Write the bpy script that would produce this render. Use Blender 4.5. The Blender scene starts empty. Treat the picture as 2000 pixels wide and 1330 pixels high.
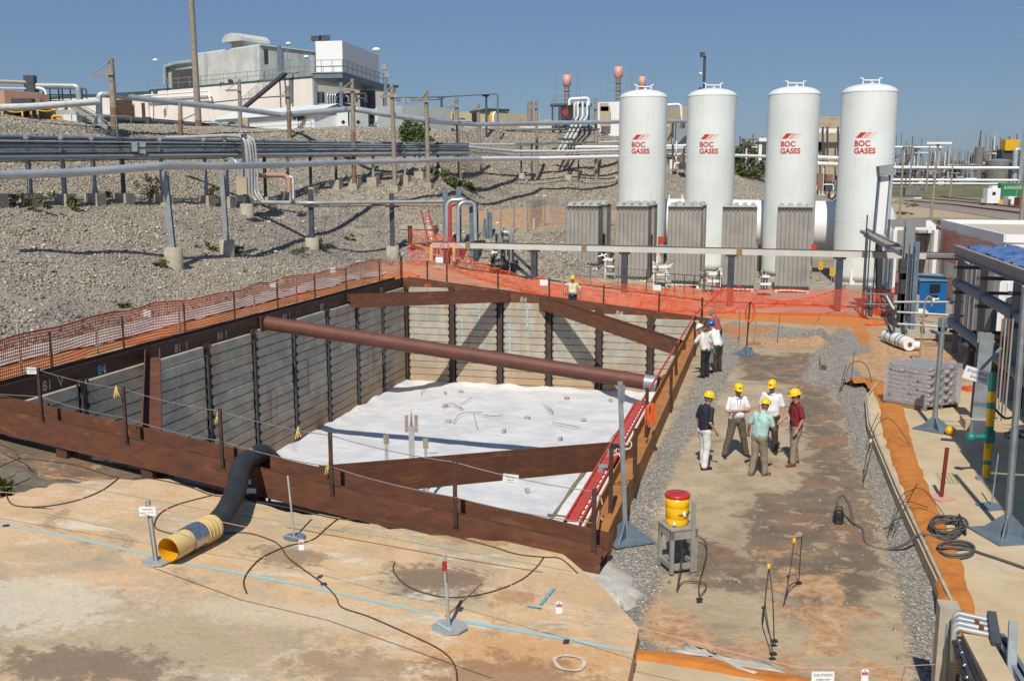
import bpy, bmesh, math, random
import numpy as np
from mathutils import Vector, Matrix, noise
random.seed(7)
R = math.radians
SC = bpy.context.scene
COL = SC.collection
cam_d = bpy.data.cameras.new('camera'); cam = bpy.data.objects.new('camera', cam_d); COL.objects.link(cam)
cam_d.sensor_width = 36; cam_d.lens = 36*1920/2000; cam_d.clip_start = .1; cam_d.clip_end = 3000
cam.location = (0, 0, 6.6); cam.rotation_euler = (R(90-9.32), 0, 0)
SC.camera = cam
SUN_TO = Vector((-.17, -.83, 1.0)).normalized()      # direction towards the sun: behind the camera, a little left
SUN_EL = math.asin(SUN_TO.z); SUN_AZ = math.atan2(SUN_TO.x, SUN_TO.y)
W = bpy.data.worlds.new('World'); SC.world = W; W.use_nodes = True
wn = W.node_tree; bg = wn.nodes['Background']
sky = wn.nodes.new('ShaderNodeTexSky'); sky.sky_type = 'NISHITA'; sky.sun_disc = False
sky.sun_elevation = SUN_EL; sky.sun_rotation = SUN_AZ; sky.air_density = 1.0; sky.dust_density = .8; sky.ozone_density = 3.0; sky.altitude = 100
skh = wn.nodes.new('ShaderNodeHueSaturation'); skh.inputs['Saturation'].default_value = 1.05; skh.inputs['Hue'].default_value = .512
wn.links.new(sky.outputs[0], skh.inputs['Color']); skm = wn.nodes.new('ShaderNodeMix'); skm.data_type = 'RGBA'; skm.inputs[0].default_value = .5; skm.inputs[7].default_value = (1.75, 3.45, 6.2, 1)
wn.links.new(skh.outputs[0], skm.inputs[6]); wn.links.new(skm.outputs[2], bg.inputs['Color'])
bg.inputs['Strength'].default_value = .072
sl = bpy.data.lights.new('sun', 'SUN'); sl.energy = 4.5; sl.angle = R(.53); sl.color = (1, .94, .84)
sun = bpy.data.objects.new('sun', sl); COL.objects.link(sun)
sun.rotation_euler = SUN_TO.to_track_quat('Z', 'Y').to_euler(); sun.location = (-20, -60, 80)
SC.view_settings.view_transform = 'Standard'; SC.view_settings.look = 'None'
SC.view_settings.exposure = 0.0; SC.view_settings.gamma = 1; SC.view_settings.use_curve_mapping = False
SC.render.engine = 'CYCLES'; SC.cycles.max_bounces = 6

F = 1920.0; PITCH = math.radians(9.32); CZ = 6.6
CP, SP = math.cos(PITCH), math.sin(PITCH)
def ray(px, py):
 a = (px-1000)/F; b = (665-py)/F
 return (a, CP+b*SP, -SP+b*CP)
def at(px, py, Y):
 d = ray(px, py); k = Y/d[1]
 return (d[0]*k, Y, CZ+d[2]*k)
def onz(px, py, z):
 d = ray(px, py); k = (z-CZ)/d[2]
 return (d[0]*k, d[1]*k, z)
UX, UY = .25, .968
def st(x, y):
 return ((x+5)*.968-(y-45.8)*.25, (x+5)*.25+(y-45.8)*.968)
def xy(s, t):
 return (-5+.968*s+.25*t, 45.8-.25*s+.968*t)
def sm(a, b, x):
 k = min(1, max(0, (x-a)/(b-a))); return k*k*(3-2*k)
TOE = [(-36,-60), (-8.6-.25*47, 46.7-.968*47), (-7.2, 54.5), (-3, 56.5), (1, 55.5), (4.5, 57), (7, 62), (9, 70), (13, 79), (24, 80), (36, 92), (52, 130), (80, 240), (130, 420)]
def toe_d(x, y):
 best = 1e9; sg = 1
 for (ax, ay), (bx, by) in zip(TOE, TOE[1:]):
  dx, dy = bx-ax, by-ay
  k = max(0, min(1, ((x-ax)*dx+(y-ay)*dy)/(dx*dx+dy*dy)))
  qx, qy = x-ax-k*dx, y-ay-k*dy
  d = qx*qx+qy*qy
  if d < best-1e-9:
   best = d; sg = 1 if dx*(y-ay)-dy*(x-ax) > 0 else -1
 return sg*math.sqrt(best)
def gbase(s):
 return 1.55-.109*min(13.8, max(0, s))+.35*sm(0, -1.3, s)
def hz(x, y):
 s, t = st(x, y)
 z = gbase(s)
 if s > 13: z -= .22*sm(-24, -33, t)
 if x > 14: z *= 1-sm(14, 30, x)
 d = toe_d(x, y)
 if d > 0:
  wr = sm(-6, -2, x)*(1-sm(9, 14, x))
  a = .4*d
  b = min(2.2, d*.5)+.04*max(0, min(6.5, d-4.4))+.47*max(0, d-10.9)
  top = 10.3 + 1.9*sm(-18, 0, x) - z - 12*sm(22, 80, x)
  h = a*(1-wr)+b*wr
  if h > top-1:   # soft crest
   e = h-(top-1); h = top-1+1.15*(1-math.exp(-e/1.15))
  z += max(0, h)
 return z
def ong(px, py, off=0.0):
 d = ray(px, py)
 k = 8.0; prev = k
 while k < 900:
  x, y, z = d[0]*k, d[1]*k, CZ+d[2]*k
  if z < hz(x, y)+off: break
  prev = k; k *= 1.01
 lo, hi = prev, k
 for _ in range(25):
  m = (lo+hi)/2
  if CZ+d[2]*m < hz(d[0]*m, d[1]*m)+off: hi = m
  else: lo = m
 return (d[0]*hi, d[1]*hi, hz(d[0]*hi, d[1]*hi)+off)
def padz(x, y):
 s, t = st(x, y)
 return 1.48-.087*s
def onpad(px, py, off=0.0):
 d = ray(px, py); lo, hi = 3, 60
 for _ in range(40):
  m = (lo+hi)/2
  if CZ+d[2]*m < padz(d[0]*m, d[1]*m)+off: hi = m
  else: lo = m
 return (d[0]*hi, d[1]*hi, CZ+d[2]*hi)
def V(*a): return Vector(a[0] if len(a) == 1 else a)
ORD = ['first', 'second', 'third', 'fourth', 'fifth', 'sixth', 'seventh', 'eighth', 'ninth', 'tenth', 'eleventh', 'twelfth', 'thirteenth', 'fourteenth', 'fifteenth', 'sixteenth']
def tag(o, label=None, cat=None, group=None, kind=None):
 if label: o['label'] = label
 if cat: o['category'] = cat
 if group: o['group'] = group
 if kind: o['kind'] = kind
 return o
def empty(name, loc, label, cat, group=None, rz=0):
 o = bpy.data.objects.new(name, None); COL.objects.link(o); o.location = loc; o.rotation_euler = (0, 0, rz)
 o.empty_display_size = .2
 return tag(o, label, cat, group)
def parent_keep(o, p):
 def w(q):
  m = Matrix.LocRotScale(q.location, q.rotation_euler, q.scale)
  return w(q.parent) @ q.matrix_parent_inverse @ m if q.parent else m
 o.parent = p; o.matrix_parent_inverse = w(p).inverted()
TS = bpy.data.scenes.new('tmp')
def bake(ob):
 TS.collection.objects.link(ob); vl = TS.view_layers[0]; vl.update()
 me = bpy.data.meshes.new_from_object(ob.evaluated_get(vl.depsgraph)); bpy.data.objects.remove(ob); return me
def frame_of(a, b, up=None):
 d = (V(b)-V(a)); L = d.length; d = d.normalized()
 up = V(up) if up is not None else (V(0, 0, 1) if abs(d.z) < .95 else V(0, 1, 0))
 x = d.cross(up)
 if x.length < 1e-5: x = d.cross(V(1, 0, 0))
 x.normalize(); y = x.cross(d).normalized()
 return d, x, y, L      # along, side, up
class MB:
 """collects shapes, links them as ONE mesh object"""
 def __init__(self): self.v = []; self.f = []; self.sm = []; self.mi = []; self.m = 0
 def add(self, vs, fs, smooth=False):
  n = len(self.v); self.v += [tuple(p) for p in vs]
  for f in fs: self.f.append(tuple(i+n for i in f)); self.sm.append(smooth); self.mi.append(self.m)
  return self
 def box(self, c, size, rz=0, rot=None):
  hx, hy, hz_ = size[0]/2, size[1]/2, size[2]/2
  M = rot if rot is not None else Matrix.Rotation(rz, 3, 'Z')
  c = V(c)
  vs = [c+M@V(x*hx, y*hy, z*hz_) for z in (-1, 1) for y in (-1, 1) for x in (-1, 1)]
  return self.add(vs, [(0, 2, 3, 1), (4, 5, 7, 6), (0, 1, 5, 4), (2, 6, 7, 3), (0, 4, 6, 2), (1, 3, 7, 5)])
 def beam(self, a, b, w, h, up=None, offx=0, offy=0):
  d, x, y, L = frame_of(a, b, up); a = V(a)+x*offx+y*offy; b = V(b)+x*offx+y*offy
  vs = [p+x*(sx*w/2)+y*(sy*h/2) for p in (a, b) for sy in (-1, 1) for sx in (-1, 1)]
  return self.add(vs, [(0, 1, 3, 2), (4, 6, 7, 5), (0, 4, 5, 1), (2, 3, 7, 6), (0, 2, 6, 4), (1, 5, 7, 3)])
 def hbeam(self, a, b, W_, H_, t=.03, up=None, web='v'):
  """web 'v': flanges top and bottom; web 'h': flanges are the vertical sides"""
  if web == 'v':
   self.beam(a, b, W_, t, up, 0, H_/2-t/2); self.beam(a, b, W_, t, up, 0, -H_/2+t/2); self.beam(a, b, t, H_-2*t, up)
  else:
   self.beam(a, b, t, H_, up, W_/2-t/2); self.beam(a, b, t, H_, up, -W_/2+t/2); self.beam(a, b, W_-2*t, t, up)
  return self
 def tube(self, pts, r, n=8, caps=True, rs=None, closed=False):
  pts = [V(p) for p in pts]; rings = []
  px = None
  for i, p in enumerate(pts):
   if i == 0: d = pts[1]-p
   elif i == len(pts)-1: d = p-pts[i-1]
   else: d = (pts[i+1]-p).normalized()+(p-pts[i-1]).normalized()
   if d.length < 1e-6: d = V(0, 0, 1)
   d.normalize()
   if px is None:
    u = V(0, 0, 1) if abs(d.z) < .9 else V(0, 1, 0)
    x = d.cross(u).normalized()
   else:
    x = px-d*px.dot(d)
    x = x.normalized() if x.length > 1e-5 else d.cross(V(0, 0, 1)).normalized()
   y = x.cross(d); px = x
   rr = rs[i] if rs else r
   rings.append([p+x*math.cos(2*math.pi*k/n)*rr+y*math.sin(2*math.pi*k/n)*rr for k in range(n)])
  vs = [q for g in rings for q in g]; fs = []
  for i in range(len(rings)-1):
   for k in range(n):
    a, b = i*n+k, i*n+(k+1) % n
    fs.append((a, a+n, b+n, b))
  self.add(vs, fs, True)
  if caps:
   self.add(rings[0], [tuple(range(n))]); self.add(rings[-1], [tuple(range(n-1, -1, -1))])
  return self
 def cyl(self, a, b, r, n=16, r2=None, caps=True):
  return self.tube([a, b], r, n, caps, rs=[r, r if r2 is None else r2])
 def lathe(self, c, prof, n=24, axis='Z', smooth=True, a0=0, a1=2*math.pi):
  c = V(c); vs = []; full = abs(a1-a0-2*math.pi) < 1e-6; m = n if full else n+1
  for r, z in prof:
   for k in range(m):
    a = a0+(a1-a0)*k/n
    if axis == 'Z': q = V(r*math.cos(a), r*math.sin(a), z)
    elif axis == 'X': q = V(z, r*math.cos(a), r*math.sin(a))
    else: q = V(r*math.cos(a), z, -r*math.sin(a))
    vs.append(c+q)
  fs = []
  for i in range(len(prof)-1):
   for k in range(n):
    k2 = (k+1) % m
    fs.append((i*m+k, i*m+k2, (i+1)*m+k2, (i+1)*m+k))
  return self.add(vs, fs, smooth)
 def prism(self, poly, z0, z1):
  """poly: list of (x,y) counter-clockwise; z0,z1 numbers or lists"""
  n = len(poly)
  zb = z0 if isinstance(z0, (list, tuple)) else [z0]*n
  zt = z1 if isinstance(z1, (list, tuple)) else [z1]*n
  vs = [(p[0], p[1], zb[i]) for i, p in enumerate(poly)]+[(p[0], p[1], zt[i]) for i, p in enumerate(poly)]
  fs = [tuple(range(n-1, -1, -1)), tuple(range(n, 2*n))]+[(i, (i+1) % n, (i+1) % n+n, i+n) for i in range(n)]
  return self.add(vs, fs)
 def quad(self, a, b, c, d): return self.add([a, b, c, d], [(0, 1, 2, 3)])
 def ball(self, c, r, n=10, sc=(1, 1, 1)):
  prof = [(max(.0001, math.sin(math.pi*i/n))*r, -math.cos(math.pi*i/n)*r) for i in range(n+1)]
  k = len(self.v); self.lathe((0, 0, 0), prof, n*2)
  for i in range(k, len(self.v)):
   q = self.v[i]; self.v[i] = (q[0]*sc[0]+c[0], q[1]*sc[1]+c[1], q[2]*sc[2]+c[2])
  return self
 def build(self, name, mat, parent=None, loc=None, local=False):
  """world coordinates unless local; loc = origin"""
  me = bpy.data.meshes.new(name)
  o0 = V(loc) if loc is not None else V(0, 0, 0)
  vs = [(p[0]-o0.x, p[1]-o0.y, p[2]-o0.z) for p in self.v] if loc is not None and not local else self.v
  me.from_pydata(vs, [], self.f)
  me.polygons.foreach_set('use_smooth', self.sm); me.polygons.foreach_set('material_index', self.mi)
  for m in (mat if isinstance(mat, (list, tuple)) else [mat]): me.materials.append(m)
  me.validate(); me.update()
  o = bpy.data.objects.new(name, me); COL.objects.link(o); o.location = o0
  if parent is not None:
   if local: o.parent = parent
   else: parent_keep(o, parent)
  return o
def arc(pts, rad=.3, n=4):
 """round the corners of a polyline"""
 pts = [V(p) for p in pts]; out = [pts[0]]
 for i in range(1, len(pts)-1):
  a, b, c = pts[i-1], pts[i], pts[i+1]
  r = min(rad, (a-b).length*.45, (c-b).length*.45)
  p0 = b+(a-b).normalized()*r; p2 = b+(c-b).normalized()*r
  for k in range(n+1):
   t = k/n; out.append(p0*(1-t)**2+b*2*t*(1-t)+p2*t*t)
 out.append(pts[-1]); return out
def smooth_path(pts, n=8):
 P = [V(p) for p in pts]; out = []
 for i in range(len(P)-1):
  p0 = P[max(0, i-1)]; p1 = P[i]; p2 = P[i+1]; p3 = P[min(len(P)-1, i+2)]
  for k in range(n):
   t = k/n
   out.append(.5*((2*p1)+(p2-p0)*t+(2*p0-5*p1+4*p2-p3)*t*t+(3*p1-p0-3*p2+p3)*t**3))
 out.append(P[-1]); return out
def text_on(s, name, o, xd, yd, size, mat, parent=None, off=.006, align='LEFT', bold=0):
 cu = bpy.data.curves.new('t', 'FONT'); cu.body = s; cu.size = size; cu.align_x = align; cu.offset = bold
 cu.resolution_u = 3
 me = bake(bpy.data.objects.new('t', cu)); bpy.data.curves.remove(cu)
 xd = V(xd).normalized(); zd = xd.cross(V(yd)).normalized(); yd = zd.cross(xd)
 for v in me.vertices: v.co = V(o)+xd*v.co.x+yd*v.co.y+zd*off
 me.materials.clear(); me.materials.append(mat); me.update()
 ob = bpy.data.objects.new(name, me); COL.objects.link(ob)
 if parent: parent_keep(ob, parent)
 return ob
def nodes_of(name):
 m = bpy.data.materials.new(name); m.use_nodes = True; nt = m.node_tree
 return m, nt, nt.nodes['Principled BSDF']
def N(nt, t, **k):
 n = nt.nodes.new(t)
 for a, b in k.items(): setattr(n, a, b)
 return n
def wpos(nt, scale=(1, 1, 1), obj=False):
 g = N(nt, 'ShaderNodeTexCoord') if obj else N(nt, 'ShaderNodeNewGeometry')
 mp = N(nt, 'ShaderNodeMapping'); mp.inputs['Scale'].default_value = scale
 nt.links.new(g.outputs['Object' if obj else 'Position'], mp.inputs['Vector']); return mp.outputs[0]
def nz(nt, vec, scale, detail=4, rough=.55, dist=0):
 n = N(nt, 'ShaderNodeTexNoise'); n.inputs['Scale'].default_value = scale; n.inputs['Detail'].default_value = detail
 n.inputs['Roughness'].default_value = rough; n.inputs['Distortion'].default_value = dist
 nt.links.new(vec, n.inputs['Vector']); return n.outputs['Fac']
def ramp(nt, fac, stops, interp='LINEAR'):
 r = N(nt, 'ShaderNodeValToRGB'); r.color_ramp.interpolation = interp
 el = r.color_ramp.elements
 while len(el) < len(stops): el.new(.5)
 for e, (p, c) in zip(el, stops):
  e.position = p; e.color = (*c, 1) if len(c) == 3 else c
 nt.links.new(fac, r.inputs[0]); return r.outputs[0]
def mix(nt, fac, a, b, mode='MIX'):
 m = N(nt, 'ShaderNodeMix', data_type='RGBA', blend_type=mode)
 for sock, val in ((m.inputs[0], fac), (m.inputs[6], a), (m.inputs[7], b)):
  if isinstance(val, (int, float)): sock.default_value = val
  elif isinstance(val, (tuple, list)): sock.default_value = (*val, 1) if len(val) == 3 else val
  else: nt.links.new(val, sock)
 return m.outputs[2]
def mth(nt, op, a, b=None, c=None, clamp=False):
 m = N(nt, 'ShaderNodeMath', operation=op); m.use_clamp = clamp
 for i, val in enumerate((a, b, c)):
  if val is None: continue
  if isinstance(val, (int, float)): m.inputs[i].default_value = val
  else: nt.links.new(val, m.inputs[i])
 return m.outputs[0]
def step(nt, fac, lo, hi):
 m = N(nt, 'ShaderNodeMapRange'); m.interpolation_type = 'SMOOTHSTEP'
 m.inputs['From Min'].default_value = lo; m.inputs['From Max'].default_value = hi
 nt.links.new(fac, m.inputs[0]); return m.outputs[0]
def bump(nt, h, b, dist=.02, strength=.6, prev=None):
 n = N(nt, 'ShaderNodeBump'); n.inputs['Distance'].default_value = dist; n.inputs['Strength'].default_value = strength
 nt.links.new(h, n.inputs['Height'])
 if prev is not None: nt.links.new(prev, n.inputs['Normal'])
 nt.links.new(n.outputs[0], b.inputs['Normal']); return n.outputs[0]
def pm(name, c, c2=None, scale=2.0, rough=.6, metal=0.0, bmp=.003, bscale=None, stain=None, streak=None, obj=False, spec=None, lo=.35, hi=.65, sc=(1, 1, 1)):
 """noise-varied surface: c/c2 mixed by noise, optional stain=(colour, scale, threshold, amount), streak=(colour, amount) vertical runs"""
 m, nt, b = nodes_of(name); p = wpos(nt, sc, obj)
 c2 = c2 or tuple(x*.8 for x in c)
 col = mix(nt, step(nt, nz(nt, p, scale, 6, .6), lo, hi), c, c2)
 if stain:
  col = mix(nt, mth(nt, 'MULTIPLY', step(nt, nz(nt, p, stain[1], 7, .65, .6), stain[2], stain[2]+.12), stain[3]), col, stain[0])
 if streak:
  sp = wpos(nt, (1, 1, .06), obj); col = mix(nt, mth(nt, 'MULTIPLY', step(nt, nz(nt, sp, 5, 5, .6), .5, .72), streak[1]), col, streak[0])
 nt.links.new(col, b.inputs['Base Color'])
 b.inputs['Roughness'].default_value = rough; b.inputs['Metallic'].default_value = metal
 if spec is not None: b.inputs['Specular IOR Level'].default_value = spec
 if bmp: bump(nt, nz(nt, p, bscale or 40, 4, .6), b, bmp, .8)
 return m
M = {}
RS = (1, 1, 3)
M['rust'] = pm('rust', (.165, .058, .027), (.082, .034, .020), 2.6, .85, .0, .004, 60, stain=((.29, .115, .04), 1.3, .56, .5), sc=RS, lo=.2, hi=.8)
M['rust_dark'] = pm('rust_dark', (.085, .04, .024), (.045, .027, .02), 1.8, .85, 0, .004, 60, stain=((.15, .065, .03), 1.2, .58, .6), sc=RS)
M['rust_orange'] = pm('rust_orange', (.42, .19, .055), (.33, .14, .045), 2, .85, 0, .003, 60, stain=((.22, .10, .04), 1.5, .6, .6), sc=RS)
M['pipe_red'] = pm('pipe_red', (.15, .05, .03), (.115, .04, .026), 2.5, .62, 0, .001, 60, stain=((.24, .10, .07), 6, .68, .35))
M['board'] = None
def board_mat(name, a, b_, stainc):
 m, nt, b = nodes_of(name); p = wpos(nt)
 oi = N(nt, 'ShaderNodeObjectInfo')
 col = mix(nt, step(nt, nz(nt, p, 1.6, 6, .6), .35, .65), a, b_)
 col = mix(nt, mth(nt, 'MULTIPLY', oi.outputs['Random'], .35), col, tuple(x*.72 for x in a))
 sp = wpos(nt, (1, 1, .12)); st_ = step(nt, nz(nt, sp, 2.2, 5, .62), .52, .72)
 col = mix(nt, mth(nt, 'MULTIPLY', st_, .62), col, stainc)
 g = N(nt, 'ShaderNodeNewGeometry'); sx = N(nt, 'ShaderNodeSeparateXYZ'); nt.links.new(g.outputs['Position'], sx.inputs[0])
 low = mth(nt, 'SUBTRACT', step(nt, mth(nt, 'MULTIPLY', sx.outputs['Z'], -1), .3, 2.9), mth(nt, 'MULTIPLY', nz(nt, p, .5, 3), .7), clamp=True)
 col = mix(nt, mth(nt, 'MULTIPLY', low, .9), col, stainc)
 nt.links.new(col, b.inputs['Base Color']); b.inputs['Roughness'].default_value = .85
 bump(nt, nz(nt, p, 30, 5, .65), b, .004, .7); return m
M['board'] = board_mat('board_concrete', (.46, .42, .34), (.33, .31, .26), (.40, .23, .10))
M['liner'] = pm('liner_fabric', (.66, .66, .67), (.55, .56, .58), .9, .75, 0, .05, 2.2, stain=((.42, .37, .29), .8, .58, .45))
M['liner_dry'] = pm('liner_seam_fabric', (.74, .74, .74), (.68, .68, .68), 1, .7, 0, .01, 4)
M['seam'] = pm('seam_fabric', (.24, .19, .13), (.18, .14, .10), 3, .9)
M['white'] = pm('white_paint', (.74, .76, .74), (.69, .71, .69), .6, .42, 0, 0, streak=((.62, .64, .60), .25))
M['tank_white'] = pm('tank_white', (.73, .76, .73), (.67, .70, .67), .45, .38, 0, 0, streak=((.58, .61, .57), .4), stain=((.60, .62, .57), .7, .6, .25))
M['white_wall'] = pm('white_siding', (.80, .74, .68), (.74, .68, .62), .4, .7, 0, .0, streak=((.60, .52, .44), .3))
M['bright_white'] = pm('bright_white', (.8, .8, .8), (.77, .77, .77), .5, .6, 0, 0, streak=((.70, .70, .69), .3))
M['silver'] = pm('pipe_cladding', (.56, .60, .62), (.46, .50, .52), 1.2, .32, .45, 0, streak=((.40, .42, .42), .3))
M['pipe_white'] = pm('pipe_white', (.70, .70, .66), (.58, .58, .54), 2.0, .45, 0, 0, stain=((.40, .36, .30), 2.0, .62, .5))
M['galv'] = pm('galvanised', (.34, .37, .39), (.27, .30, .32), 5, .5, .35, .001, 60)
M['galv_light'] = pm('galvanised_light', (.46, .47, .45), (.38, .39, .38), 3, .5, .25, .001, 60, stain=((.33, .27, .18), 3, .66, .5))
M['steel_blue'] = pm('steel_blue_grey', (.16, .21, .26), (.12, .16, .20), 3, .55, .1, .001, 60, stain=((.20, .12, .07), 3, .68, .6))
M['steel_dark'] = pm('steel_dark', (.075, .085, .10), (.055, .06, .075), 3, .55, .2, .001, 60, stain=((.13, .07, .045), 3, .66, .5))
M['rack_pipe'] = pm('rack_pipe', (.23, .27, .29), (.15, .18, .20), 1.4, .5, .2, 0, stain=((.24, .13, .08), 1.6, .62, .5))
M['rack_rust'] = pm('rack_pipe_rusty', (.28, .15, .10), (.20, .12, .09), 2, .7, 0, 0)
M['concrete'] = pm('footing_concrete', (.44, .40, .31), (.36, .32, .25), 3, .9, 0, .006, 30, stain=((.25, .20, .14), 2, .6, .5), streak=((.28, .23, .16), .4))
M['wood_pole'] = pm('weathered_wood', (.34, .29, .23), (.24, .20, .16), 6, .85, 0, .006, 30, streak=((.20, .15, .11), .6))
M['wood_red'] = pm('weathered_wood_reddish', (.25, .155, .105), (.18, .115, .08), 6, .85, 0, .006, 30, streak=((.12, .08, .06), .6))
M['orange_net'] = pm('orange_plastic', (.85, .10, .022), (.74, .08, .02), 4, .45, 0, 0)
M['red_dark'] = pm('red_brown_paint', (.24, .035, .02), (.19, .03, .018), 3, .6, 0, 0)
M['tray'] = pm('tray_light', (.58, .58, .53), (.52, .52, .48), 1.5, .6, 0, 0)
M['red'] = pm('red_plastic', (.54, .06, .035), (.46, .05, .03), 3, .5, 0, 0, stain=((.28, .10, .07), 5, .65, .5))
M['orange_cable'] = pm('orange_cable', (.75, .14, .03), (.62, .10, .03), 3, .5, 0, 0)
M['black'] = pm('black_rubber', (.022, .022, .024), (.03, .03, .032), 3, .55, 0, .002, 60)
M['cable'] = pm('cable_brown', (.07, .052, .036), (.05, .038, .026), 5, .7, 0, 0)
M['cable_gray'] = pm('cable_dusty', (.10, .095, .085), (.075, .07, .062), 5, .7, 0, 0)
M['yellow'] = pm('yellow_paint', (.75, .42, .015), (.68, .36, .012), 3, .35, 0, 0)
M['yellow_hat'] = pm('helmet_yellow', (.85, .56, .012), (.82, .52, .012), 8, .22, 0, 0)
M['pale_yellow'] = pm('pale_yellow', (.72, .55, .24), (.65, .49, .2), 3, .55, 0, 0)
M['tape'] = pm('metal_tape', (.62, .62, .66), (.4, .4, .43), 12, .22, .9, .01, 14)
M['wire'] = pm('steel_cable', (.36, .34, .31), (.30, .28, .26), 5, .4, .6, 0)
M['paper'] = pm('sign_paper', (.78, .80, .80), (.74, .76, .76), 3, .6, 0, 0)
M['print'] = pm('sign_print', (.06, .06, .06), (.08, .08, .08), 3, .7, 0, 0)
M['print_red'] = pm('sign_print_red', (.42, .02, .03), (.38, .02, .03), 3, .6, 0, 0)
M['logo_red'] = pm('logo_red', (.55, .03, .02), (.5, .03, .02), 3, .5, 0, 0)
M['logo_pink'] = pm('logo_pink', (.70, .36, .30), (.68, .34, .28), 3, .5, 0, 0)
M['logo_pale'] = pm('logo_pale', (.71, .58, .53), (.70, .56, .52), 3, .5, 0, 0)
M['mark_white'] = pm('chalk_white', (.50, .46, .38), (.28, .24, .18), 14, .9, 0, 0)
M['mark_blue'] = pm('spray_blue', (.14, .42, .50), (.10, .30, .36), 12, .9, 0, 0)
M['mark_orange'] = pm('spray_orange', (.55, .13, .05), (.4, .1, .04), 12, .9, 0, 0)
M['mark_sky'] = pm('paint_light_blue', (.26, .52, .60), (.42, .45, .36), 5, .9, 0, 0)
M['mark_green'] = pm('paint_pale_green', (.34, .47, .34), (.55, .43, .25), 5, .9, 0, 0, lo=.3, hi=.7)
M['fin'] = pm('vaporizer_aluminium', (.36, .34, .30), (.30, .28, .25), 1.0, .55, .1, 0, streak=((.19, .175, .155), .5))
M['fin_top'] = pm('vaporizer_top', (.52, .54, .50), (.46, .48, .44), 3, .5, .2, 0)
M['blue_box'] = pm('blue_paint', (.015, .13, .36), (.012, .11, .31), 2, .4, 0, 0)
M['blue_top'] = pm('blue_grey_lid', (.16, .27, .34), (.13, .23, .30), 2, .5, 0, 0)
M['drum_blue'] = pm('drum_blue', (.015, .045, .12), (.012, .035, .10), 3, .35, 0, 0)
M['green_bin'] = pm('green_plastic', (.03, .22, .08), (.025, .18, .065), 2, .5, 0, 0)
M['teal'] = pm('teal_paint', (.02, .22, .20), (.02, .19, .17), 2, .4, 0, 0)
M['tarp'] = pm('blue_tarp', (.03, .10, .32), (.14, .22, .42), 2.5, .3, 0, .05, 5)
M['wrap'] = pm('stretch_wrap_bags', (.34, .33, .33), (.25, .245, .25), 5, .24, 0, .02, 9, stain=((.5, .5, .5), 8, .66, .4))
M['wood'] = pm('pallet_wood', (.30, .20, .11), (.22, .15, .08), 8, .85, 0, .003, 40)
M['glass_dark'] = pm('dark_glass', (.02, .022, .025), (.03, .03, .035), 2, .12, 0, 0)
M['grey_panel'] = pm('grey_panel', (.27, .28, .285), (.23, .24, .25), 1.0, .55, .1, 0, streak=((.21, .22, .22), .4))
M['cabin_grey'] = pm('cabin_grey', (.38, .42, .41), (.33, .37, .36), .8, .6, 0, 0, streak=((.28, .31, .30), .4))
M['metal_siding'] = pm('metal_siding', (.60, .62, .57), (.48, .50, .46), .5, .6, 0, 0, streak=((.30, .31, .28), .6))
M['louvre'] = pm('louvre_dark', (.06, .055, .05), (.085, .075, .065), 2, .7, 0, 0)
M['beige'] = pm('beige_siding', (.52, .44, .30), (.46, .39, .27), .6, .7, 0, 0)
M['beige_box'] = pm('beige_enclosure', (.45, .38, .26), (.40, .33, .22), .8, .7, 0, 0)
M['salmon'] = pm('salmon_panel', (.52, .30, .22), (.47, .26, .19), .6, .7, 0, 0)
M['salmon_pale'] = pm('salmon_paint', (.62, .34, .29), (.57, .30, .25), .6, .5, 0, 0)
M['roof_dark'] = pm('roof_edge', (.05, .09, .09), (.04, .07, .07), 1, .5, 0, 0)
M['gravel_roof'] = pm('gravel_roof', (.55, .49, .40), (.42, .37, .30), 9, .95, 0, .02, 22)
M['haybrick'] = pm('tan_masonry', (.44, .36, .25), (.37, .30, .21), .7, .85, 0, 0)
M['skin'] = pm('skin', (.48, .25, .17), (.42, .21, .14), 9, .5, 0, 0)
M['green_leaf'] = pm('foliage', (.060, .10, .022), (.11, .13, .035), 5, .6, 0, 0)
M['dry_leaf'] = pm('dry_foliage', (.15, .13, .05), (.09, .10, .03), 5, .7, 0, 0)
M['dark_hole'] = pm('dark_soil', (.05, .038, .028), (.035, .028, .02), 3, .95)  # dark brown soil colour of the slabs behind the boards
M['string_pink'] = pm('pink_string', (.66, .36, .32), (.60, .32, .28), 4, .7, 0, 0)
M['rope'] = pm('rope', (.66, .56, .44), (.60, .38, .30), 20, .8, 0, 0)
M['cooler_red'] = pm('cooler_red', (.46, .035, .03), (.42, .03, .03), 4, .35, 0, 0)
M['cooler_yellow'] = pm('cooler_yellow', (.80, .46, .01), (.76, .43, .01), 4, .28, 0, 0)
M['brick'] = pm('red_container', (.25, .07, .05), (.2, .06, .045), 2, .7)
M['dark_steel_tank'] = pm('grey_steel_tank', (.22, .21, .20), (.15, .145, .14), .8, .6, .1, 0, streak=((.28, .26, .24), .5))
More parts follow.
